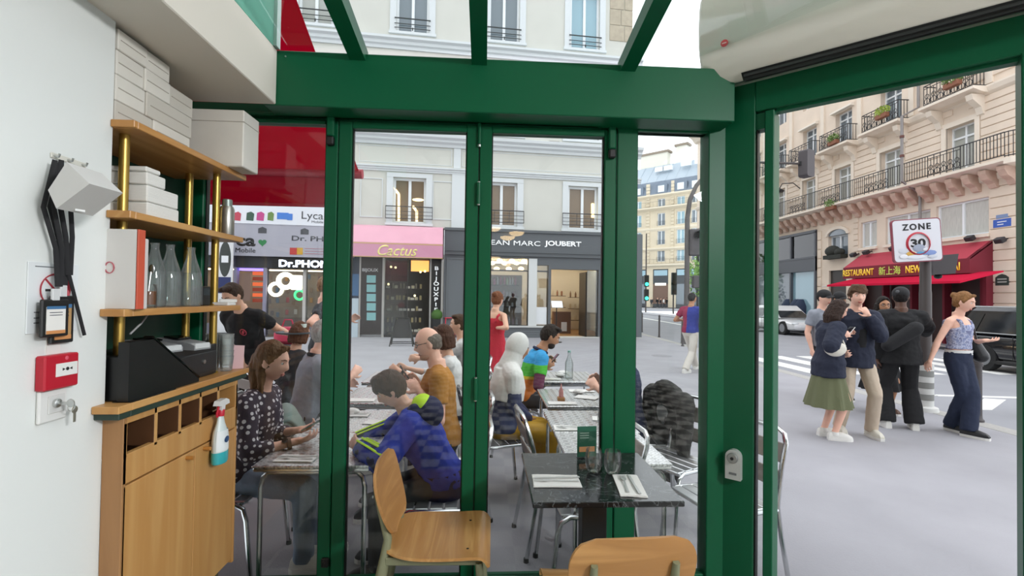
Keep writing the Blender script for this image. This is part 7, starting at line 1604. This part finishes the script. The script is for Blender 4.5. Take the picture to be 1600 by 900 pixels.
# background pedestrians
for px, py, hgt, rz, lab, cap, sk, tp, d in ((1284, 452, 1.80, 195, 'man in a black cap and light top half hidden behind the couple', '1d1d1f', SKIN_R, GREYC, 7.2), (1309, 455, 1.78, 180, 'man in a black cap and dark clothes standing behind the couple', '1b1b1d', SKIN_T, BLACKC, 7.6)):
    p = AY(px, py, d); a = person(lab, (p.x, d), R(rz), hgt, top=tp, bottom=DGREY, shoe=SH_B, hair=hairm('black', '191514'), hairk='crop', voxel=.012, skin=sk, pitch=6); cap_hat(a, cap)
p = AY(1378, 468, 6.7)
a = person('person with dark curly hair and glasses in long black clothes behind the man in black', (p.x, 6.7), R(172), 1.70, fem=True, yaw=-12, pitch=6, skin=SKIN_T, top=BLACKC, topk='long', hem=-.14, ease=.04, bottom=BLACKC, botk='skirt', flare=1.0, shoe=SH_N, hair=hairm('black_curly', '1f1815'), hairk='long', voxel=.010); spectacles(a)
pw = AZ(1078, 580, GZ)
BAR = cloth('split_shirt', '26358f'); _n, _l, _b = nodes(BAR); _t = _n.new('ShaderNodeTexCoord'); _s = _n.new('ShaderNodeSeparateXYZ'); _l.new(_t.outputs['Object'], _s.inputs[0]); _d = _n.new('ShaderNodeMapRange'); _d.inputs['From Min'].default_value = -.3; _d.inputs['From Max'].default_value = .3; _l.new(_s.outputs['X'], _d.inputs[0])
_r = ramp(_n, [(0, '8e1c44'), (.44, '26358f')]); _l.new(_d.outputs[0], _r.inputs[0]); _l.new(_r.outputs[0], _b.inputs['Base Color'])
a = person('man striding in a half red half blue shirt with a brown paper bag', (pw.x, pw.y), R(-48), 1.83, yaw=-10, pitch=4, lean=4, skin=SKIN_T, ra=AY(1104, 523, pw.y - .25), rp=(.2, -1, 0), la=AY(1066, 500, pw.y + .35), top=BAR, topk='tee', bottom=cloth('cream_trousers', 'd3cdc4'), flare=1.25, lf=(-.06, .42), rf=(.06, -.36), hip_drop=.06, shoe=SH_W, hair=hairm('black', '191514'), hairk='crop', voxel=.011)
fuse('backpack', MB().ball(a.P + a.Sd * .18 + a.fw * .2, (.15, .12, .2), 16, 12), BLACKC, a.root, .014, 2)
h_ = a.hand(1, .1)
bgp = thing('paper_bag', 'brown paper shopping bag with dark letters carried by the striding man', 'bag', h_ + V((.03, 0, -.46)), R(-20))
part('bag_body', MB().rings([[(-.17 * k, -.07 * k, z), (.17 * k, -.07 * k, z), (.17 * k, .07 * k, z), (-.17 * k, .07 * k, z)] for k, z in ((.96, 0), (1, .05), (1.0, .38))], True, False), M('kraft_paper', 'b08a5e', .8, bump=.3, bs=9), bgp, smooth=False)
part('handle', MB().tube([(-.06, 0, .38), (-.03, 0, .46), (.03, 0, .46), (.06, 0, .38)], .005, 6), M('kraft_handle', '9a774f', .8), bgp); text('lettering', 'CO', M('print_brown', '5a4028', .7), bgp, (.06, -.074, .24), (R(90), 0, 0), .12, .06, .002)
# the far crowd at the crossing
fp = None
for k, (px, h, cl) in enumerate(((1018, 1.75, DGREY), (1027, 1.8, BLACKC), (1032, 1.7, BLACKC), (1037, 1.75, WHITEC), (1042, 1.8, BLACKC), (1048, 1.7, BEIGE))):
    p = AZ(px, 480.5, GZ)
    person('distant pedestrian in %s clothes at the far crossing, %s' % (('grey', 'black', 'black', 'white', 'black', 'beige')[k], ('at its outer end', 'second from the signal', 'third from the signal', 'in the middle of the row', 'beside the one in white', 'closest to the lamp post')[k]), (p.x, p.y), R(150 + 40 * k), h, top=cl, topk='long', bottom=DGREY, shoe=SH_B, hair=hairm('black', '191514'), hairk='crop', voxel=.03, features=False, group='crowd at the far crossing')

one('display_stool', MB().lathe([(.2, 0), (.19, .03), (.03, .05), (.03, .82), (.2, .84), (.2, .86)], 18), M('stool_grey', '55565a', .5), 'grey round pedestal holding the pink red bag', 'stand', (AY(450, 512, 7.4).x, 7.4, GZ))

# ================================================================== STREET FURNITURE, CARS, TREES, NEIGHBOUR'S AWNING
POLE = M('pole_brown', '463f3d', .5); BOXG = M('signal_grey', '4c4749', .6)
g = AZ(1446, 642, GZ); Yp = g.y
zp = thing('sign_pole', 'dark street pole with striped sleeve carrying the ZONE traffic sign', 'pole', (g.x, Yp, GZ))
tz = AY(1440, 345, Yp).z - GZ
part('pole', MB().lathe([(.075, 0), (.075, tz * .62), (.07, tz * .63), (.068, tz)], 18), POLE, zp)
for k in range(7): part('sleeve_band', MB().lathe([(.10, 0), (.10, .085)], 18), M('band_white', 'd8d8d4', .6) if k % 2 == 0 else M('band_grey', '8a8a86', .6), zp, loc=(0, 0, .08 + k * .0875))
part('pole_collar', MB().lathe([(.082, 0), (.082, .05)], 18), M('collar_rust', '5c4640', .7), zp, loc=(0, 0, tz * .47))
part('base', MB().lathe([(.16, 0), (.15, .06), (.10, .08)], 18), M('band_white'), zp)
ys_ = Yp - .13; a, b = AY(1398, 341, ys_), AY(1467, 410, ys_); w, h = (b.x - a.x), (a.z - b.z); c = (a + b) / 2
zg = thing('traffic_sign', 'square white ZONE 30 traffic sign partly covered with stickers', 'sign', (c.x, ys_, c.z), R(-8)); zg.rotation_euler = (0, R(-4), R(-8))
def rrect(w, h, r, n=5):
    return [(sx * (w / 2 - r) + r * math.cos(R(t)), sz * (h / 2 - r) + r * math.sin(R(t))) for sx, sz, t0 in ((1, 1, 0), (-1, 1, 90), (-1, -1, 180), (1, -1, 270)) for t in [t0 + 90 * k / n for k in range(n + 1)]]
part('border', MB().prism(rrect(w, h, .05), -.002, .03, 'y'), M('sign_border', '8a3a48', .5), zg, smooth=False); pl = part('plate', MB().prism(rrect(w * .955, h * .955, .045), -.008, .0, 'y'), M('sign_face', 'dcdce2', .4), zg, smooth=False)
text('lettering', 'ZONE', DB, pl, (0, -.009, h * .315), (R(90), 0, 0), w * .58, h * .15, .003, .03, spacing=1.25)
part('red_ring', MB().tube([(w * .24 * math.cos(2 * math.pi * k / 36) + .01, -.011, -h * .08 + w * .24 * math.sin(2 * math.pi * k / 36)) for k in range(36)], .024, 6, True, flat=.25), SR, pl)
text('lettering', '30', DB, pl, (.01, -.010, -h * .06), (R(90), 0, 0), w * .30, h * .19, .003, .03)
for k, (x, z, rx_, rz_, c_) in enumerate(((-.28, -.23, .12, .06, 'd3d6de'), (-.15, -.3, .10, .055, 'd8a84a'), (.02, -.18, .13, .09, '9aa2b4'), (.05, -.31, .10, .05, '4f97c4'), (.24, -.3, .13, .06, '7e93c8'), (-.05, -.38, .2, .05, 'e4e6ec'), (.28, -.39, .1, .04, 'c9cdd6'), (-.3, -.36, .09, .05, 'e9e9ee'), (.16, -.22, .07, .04, 'dfe3ea'))):
    part('sticker', MB().ball((x * w, -.012 - .0007 * k, z * h), (rx_ * w, .002, rz_ * h), 10, 4), M('sticker_' + c_, c_, .5), pl)
a, b = AY(1451, 397, Yp + .1), AY(1489, 430, Yp + .1)
sg = thing('traffic_light', 'dark grey traffic light box seen from the back behind the ZONE sign', 'traffic light', ((a.x + b.x) / 2, Yp + .12, b.z), R(-20))
part('case', MB().prism([(-.13, 0), (.15, .02), (.19, a.z - b.z), (-.13, a.z - b.z - .03)], -.1, .1, 'y'), BOXG, sg, smooth=False); part('bracket', MB().box(-.22, -.1, -.03, .03, .05, .1).ball((-.02, 0, -.02), (.05, .06, .04)), BLACKP, sg, smooth=False)
for z in (.08, .2): part('visor', MB().lathe([(.07, 0), (.075, .12)], 14, cap1=False), BLACKP, sg, loc=(0, .1, z), rot=(R(-90), 0, 0))
# signal hung on an arm above the road
g = AY(1168, 470, 12); ar = thing('traffic_light', 'dark signal box at the end of a thin arm in front of the stone building', 'traffic light', (g.x, 12, GZ)); p = AY(1260, 256, 12); zz = p.z - GZ; dx = p.x - g.x
part('mast', MB().lathe([(.08, 0), (.07, 3), (.06, zz + .3)], 14), POLE, ar); part('arm', MB().tube([(0, 0, zz), (dx, 0, zz)], .03, 8), POLE, ar)
part('case', MB().prism(rrect(.32, .70, .06), -.12, .12, 'y', Matrix.Rotation(R(25), 4, 'Z')), BOXG, ar, loc=(dx, 0, zz), smooth=False); part('bracket', MB().box(-.2, -.12, -.04, .04, -.05, .05), BLACKP, ar, loc=(dx, 0, zz), smooth=False)
# curved lamp post with signal by the kerb
p = AY(1073, 480, 17.); lp_ = thing('lamp_post', 'tall grey lamp post with a curved top beside the kerb, carrying a black signal', 'lamp post', (p.x, 17, GZ))
pts = [AY(px, py, 17.) - V((p.x, 17, GZ)) for px, py in ((1073.5, 420), (1074, 340), (1078, 312), (1088, 290), (1104, 272), (1130, 262))]
part('post', MB().tube([(0, 0, 0), (0, 0, 1.0)] + pts, [.12, .10, .09, .085, .08, .075, .07, .065], 12), M('post_grey', '5f5b5a', .5, .3), lp_); part('base', MB().lathe([(.2, 0), (.18, .9), (.12, 1.0)], 14), M('post_grey'), lp_)
part('luminaire', MB().ball((0, 0, 0), (.5, .16, .09)), M('post_grey'), lp_, loc=pts[-1] + V((.3, 0, 0)))
a, b = AY(1077.5, 358, 16.9), AY(1095, 400, 16.9)
sc = part('signal_case', MB().box(0, b.x - a.x, -.1, .12, 0, a.z - b.z, .04), BOXG, lp_, loc=(a.x - p.x, -.1, b.z - GZ), smooth=False)
for k, z in enumerate((.75,)): part('visor', MB().lathe([(.13, 0), (.14, .16)], 16, cap1=False), BLACKP, sc, loc=((b.x - a.x) / 2 + .04, -.1, z), rot=(R(90), 0, 0))
part('lower_box', MB().box(0, .35, -.1, .1, 0, .45, .03), BOXG, lp_, loc=AY(1082, 450, 16.9) - V((p.x, 17, GZ)), smooth=False)
for k, (px, py0, py1, yy, lab) in enumerate(((1009, 365, 476, 55, 'slim signal post showing green at the far crossing'), (1052, 430, 476, 50, 'short signal post in the middle of the far crossing'))):
    a, b = AY(px, py0, yy), AY(px, py1, yy); t = thing('traffic_light', lab, 'traffic light', (b.x, yy, GZ)); zt = a.z - GZ
    part('mast', MB().lathe([(.09, 0), (.07, zt)], 10), POLE, t)
    for z_, on in (((AY(px, 440, yy).z - GZ, 1), (AY(px, 462, yy).z - GZ, 1)) if k == 0 else ((AY(px, 437, yy).z - GZ, 0), (AY(px, 452, yy).z - GZ, 0))):
        c = part('case', MB().box(-.28, .28, -.2, .1, -.6, .75, .05), BLACKP, t, loc=(0, -.1, z_), smooth=False); part('lens', MB().lathe([(.2, 0), (.2, .05)], 14), M('signal_green', '35f0c0', .4, emit=3) if on else M('lens_dark', '2a2020', .3), c, loc=(0, -.2, -.3), rot=(R(90), 0, 0))
# trees at the far side
for k, (px, py, yy, rr, n) in enumerate(((1104, 432, 34, 1.5, 900), (1128, 425, 46, 2.6, 900))):
    c = AY(px, py, yy); t = thing('street_tree', ('light green street tree beside the lamp post', 'second street tree behind the corner post')[k], 'tree', (c.x, yy, GZ))
    part('trunk', MB().tube([(0, 0, 0), (.05, 0, c.z * .5), (0, 0, c.z)], [.14, .1, .05], 8), M('bark', '5a5048', .9), t); tuft('foliage', t, (0, 0, c.z - GZ), (rr, rr, rr * 1.15), n, M('leaf_fresh', '86b552', .7, var=.25, vs=8), 20 + k, .16)

def car(lab, x, y, rz, L, W, H, paint, suv=False):
    t = thing('car', lab, 'car', (x, y, GZ - .11), rz); l, w = L / 2, W / 2; zb = H * (.60 if suv else .58)
    def ring(yy, hw, z0, z1, n=20):
        o = []
        for k in range(n):
            a = 2 * math.pi * k / n; c, s_ = math.cos(a), math.sin(a); o.append((hw * math.copysign(abs(c) ** .45, c), yy, (z0 + z1) / 2 + (z1 - z0) / 2 * math.copysign(abs(s_) ** .45, s_)))
        return o
    part('body', MB().rings([ring(yy * l, hw * w, z0, z1 * zb) for yy, hw, z0, z1 in ((1, .72, .38, .62), (.97, .86, .28, .72), (.86, .95, .22, .80), (.62, .98, .20, .90), (.45, 1, .20, .97), (0, 1, .20, 1.0), (-.6, 1, .20, 1.03), (-.86, .97, .24, 1.03), (-.97, .9, .32, .95), (-1, .78, .45, .85))]), paint, t)
    y0, y1, r0, r1 = (.44, -.95, .16, -.80) if suv else (.48, -.86, .12, -.52)
    hw0, hw1 = w * .93, w * .74
    g0 = [(-hw0, y0 * l), (hw0, y0 * l), (hw0, y1 * l), (-hw0, y1 * l)]; g1 = [(-hw1, r0 * l), (hw1, r0 * l), (hw1, r1 * l), (-hw1, r1 * l)]
    lerp = lambda u: [(p[0] + (q[0] - p[0]) * u, p[1] + (q[1] - p[1]) * u, zb * .97 + (H - .04 - zb * .97) * u) for p, q in zip(g0, g1)]
    part('cabin', MB().rings([lerp(0), lerp(.92)]).rings([lerp(.92), [(p[0] * .93, p[1] * .97, H) for p in lerp(1)]]), paint, t, smooth=False)
    GD = M('car_glass', '1e2226', .08, spec=.8)
    for s in (-1, 1):
        A = lambda v, u, e=.012: (s * (hw0 + (hw1 - hw0) * u + e), (y0 + (y1 - y0) * v) * l * (1 - u) + (r0 + (r1 - r0) * v) * l * u, zb * .97 + (H - .04 - zb * .97) * u)
        for v0, v1 in ((.06, .47), (.51, .80), (.83, .96)):
            q = [A(v0, .08), A(v1, .08), A(v1, .82), A(v0 + (.06 if v0 < .1 else 0), .82)]; part('side_window', MB().add(q if s > 0 else q[::-1], [(0, 1, 2, 3)]), GD, t, smooth=False)
        part('window_trim', MB().tube([A(.03, .04, .016), A(.98, .04, .016)], .016, 6), M('car_chrome', 'b9bcbe', .25, .9), t)
        part('door_mirror', MB().ball((s * (w + .1), .36 * l, zb + .08), (.12, .08, .08), 12, 8), paint, t)
        for v in (.52, .80): part('door_seam', MB().box(s * w - .006, s * w + .006, (y0 + (y1 - y0) * v) * l - .004, (y0 + (y1 - y0) * v) * l + .004, .34, zb * .95), BLACKP, t, smooth=False)
        for v in (.46, .76): part('door_handle', MB().box(s * w - .01, s * w + .025, (y0 + (y1 - y0) * v) * l - .09, (y0 + (y1 - y0) * v) * l + .09, zb * .80, zb * .80 + .03, .01), paint, t)
        part('sill', MB().box(s * w - .05, s * w + .01, -.6 * l, .5 * l, .2, .3, .02), BLACKP, t, smooth=False)
        for yy in (.62, -.60):
            wh = part('wheel', MB().lathe([(.20, -.11), (.33, -.11), (.345, -.06), (.345, .06), (.33, .11), (.20, .11)], 26), M('tyre', '1a1a1b', .85), t, loc=(s * (w - .1), yy * l, .345), rot=(0, R(90), 0)); part('rim', MB().lathe([(.21, -.115), (.21, .115)], 18), M('alloy', '8f9194', .35, .8), wh)
        part('head_lamp', MB().ball((s * w * .72, l * .93, zb * .70), (.18, .12, .07), 12, 8), M('lamp_glass', 'd5d9dc', .1), t); part('tail_lamp', MB().ball((s * w * .78, -l * .95, zb * .85), (.14, .08, .10), 12, 8), M('tail_red', '8c1420', .25), t)
    part('windscreen', MB().add([(-hw0 * .95, y0 * l + .005, zb * .97 + .05), (hw0 * .95, y0 * l + .005, zb * .97 + .05), (hw1 * .95, r0 * l + .03, H - .09), (-hw1 * .95, r0 * l + .03, H - .09)], [(0, 1, 2, 3)]), GD, t, smooth=False)
    part('rear_window', MB().add([(hw0 * .9, y1 * l - .012, zb + .06), (-hw0 * .9, y1 * l - .012, zb + .06), (-hw1 * .9, r1 * l - .03, H - .1), (hw1 * .9, r1 * l - .03, H - .1)], [(0, 1, 2, 3)]), GD, t, smooth=False)
    part('number_plate', MB().box(-.26, .26, l - .01, l + .01, .42, .53), M('plate_white', 'dddcd2', .5), t, smooth=False)
    if suv:
        for s in (-1, 1): part('roof_rail', MB().tube([(s * hw1 * .9, r0 * l, H + .02), (s * hw1 * .9, r1 * l, H + .02)], .022, 6), M('car_chrome'), t)
    return t
PB = M('paint_black', '15161a', .15, coat=.8); PW = M('paint_white', 'd9dadb', .2, coat=.8)
car('black sport utility car with chrome window trim passing behind the woman in jeans', 13.75, 10.35, R(180), 4.5, 1.85, 1.62, PB, True)
car('white saloon car parked across the road behind the couple', 15.75, 24.6, R(180), 4.3, 1.75, 1.45, PW)

# ---- the neighbour's red awning over the left side of the terrace
p = AY(562, 272, 5.0)
na = thing('awning', 'large red canvas awning sloping over the left of the terrace', 'awning', (p.x, 5.0, p.z))
RC1 = cloth_translucent('red_canvas', 'bf1c48', .68); sl = .44
part('canopy', MB().rings([[(-5.5, 0, 0), (0, 0, 0), (0, 0, .006), (-5.5, 0, .006)], [(-5.5, -3.4, 3.4 * sl), (0, -3.4, 3.4 * sl), (0, -3.4, 3.4 * sl + .006), (-5.5, -3.4, 3.4 * sl + .006)]]), RC1, na, smooth=False)
part('front_bar', MB().tube([(-5.5, .0, 0), (.03, .0, 0)], .05, 12), M('bar_red', 'a8283e', .5), na)
zb = AY(547, 325, 5.0).z - p.z
part('valance', MB().box(-5.5, -.07, -.01, 0, zb, 0), RC1, na, smooth=False)
part('valance_hem', MB().box(-5.5, -.07, -.013, .003, zb, zb + .03), M('bar_red'), na, smooth=False)
for x in (-.95, -4.2): part('folding_arm', MB().tube([(x - .5, -3.2, 3.0 * sl), (x + .15, -1.5, 1.35 * sl), (x - .1, -.05, -.03)], .03, 8), M('arm_red', 'b54a5c', .5), na)
part('wall_case', MB().box(-5.5, 0, -3.55, -3.35, 3.4 * sl - .08, 3.4 * sl + .12, .03), M('bar_red'), na, smooth=False)
for x in (-1.84, -3.67): part('canvas_seam', MB().rings([[(x, 0, -.004), (x + .03, 0, -.004), (x + .03, 0, .0)], [(x, -3.4, 3.4 * sl - .004), (x + .03, -3.4, 3.4 * sl - .004), (x + .03, -3.4, 3.4 * sl)]]), M('bar_red'), na, smooth=False)
# white banner with a dark oval outside the phone shop
a, b = FC(341, 366, .6), FC(363, 465, .6); g = FMX @ V(((a.x + b.x) / 2, -.6, 0)); w = b.x - a.x
bn = thing('banner', 'narrow white banner with a dark oval and a navy picture outside the phone shop', 'banner', (g.x, g.y, GZ), FA)
part('board', MB().box(-w / 2, w / 2, -.03, .03, .2, a.z, .01), M('banner_white', 'd9d9dc', .6), bn, smooth=False); part('foot', MB().box(-w * .6, w * .6, -.2, .2, 0, .2), BLACKP, bn, smooth=False)
z = FC(351, 405, .6).z; part('oval', MB().ball((0, -.03, z), (w * .38, .012, .62), 20, 10), M('oval_dark', '3a3f3c', .5), bn); part('tag', MB().box(-w * .22, w * .22, -.05, -.04, z - .12, z + .12), M('paper_white'), bn, smooth=False)
part('picture', MB().box(-w * .4, w * .4, -.036, -.03, FC(351, 458, .6).z, FC(351, 433, .6).z), M('picture_navy', '232c60', .5), bn, smooth=False)

# ------------------------------------------------------------------ finishing: fuse bodies, size the lettering
bpy.context.view_layer.update()
_dg = bpy.context.evaluated_depsgraph_get()
for o, w, h, ext in TEXTS:
    me = bpy.data.meshes.new_from_object(o.evaluated_get(_dg))
    xs = [v.co.x for v in me.vertices]; ys = [v.co.y for v in me.vertices]
    if xs:
        cx, cy = (min(xs) + max(xs)) / 2, (min(ys) + max(ys)) / 2; sx = w / max(max(xs) - min(xs), 1e-4); sy = h / max(max(ys) - min(ys), 1e-4)
        if w <= 0: sx = sy
        for v in me.vertices: v.co = ((v.co.x - cx) * sx, (v.co.y - cy) * sy, 0)
    bm = bmesh.new(); bm.from_mesh(me); bmesh.ops.remove_doubles(bm, verts=bm.verts, dist=1e-5)
    if ext:
        g = bmesh.ops.extrude_face_region(bm, geom=list(bm.faces)); bmesh.ops.translate(bm, verts=[e for e in g['geom'] if isinstance(e, bmesh.types.BMVert)], vec=(0, 0, ext))
        bmesh.ops.recalc_face_normals(bm, faces=bm.faces)
    bm.to_mesh(me); bm.free()
    n = link('lettering_tmp', me, o.parent, o.location, o.rotation_euler)
    for k in o.keys(): n[k] = o[k]
    nm = o.name; bpy.data.objects.remove(o); n.name = nm
for o in PENDING:
    me = bpy.data.meshes.new_from_object(o.evaluated_get(_dg)); mats = list(o.data.materials)
    o.modifiers.clear(); o.data = me
    if not me.materials:
        for m in mats: me.materials.append(m)
    me.polygons.foreach_set('use_smooth', [True] * len(me.polygons))
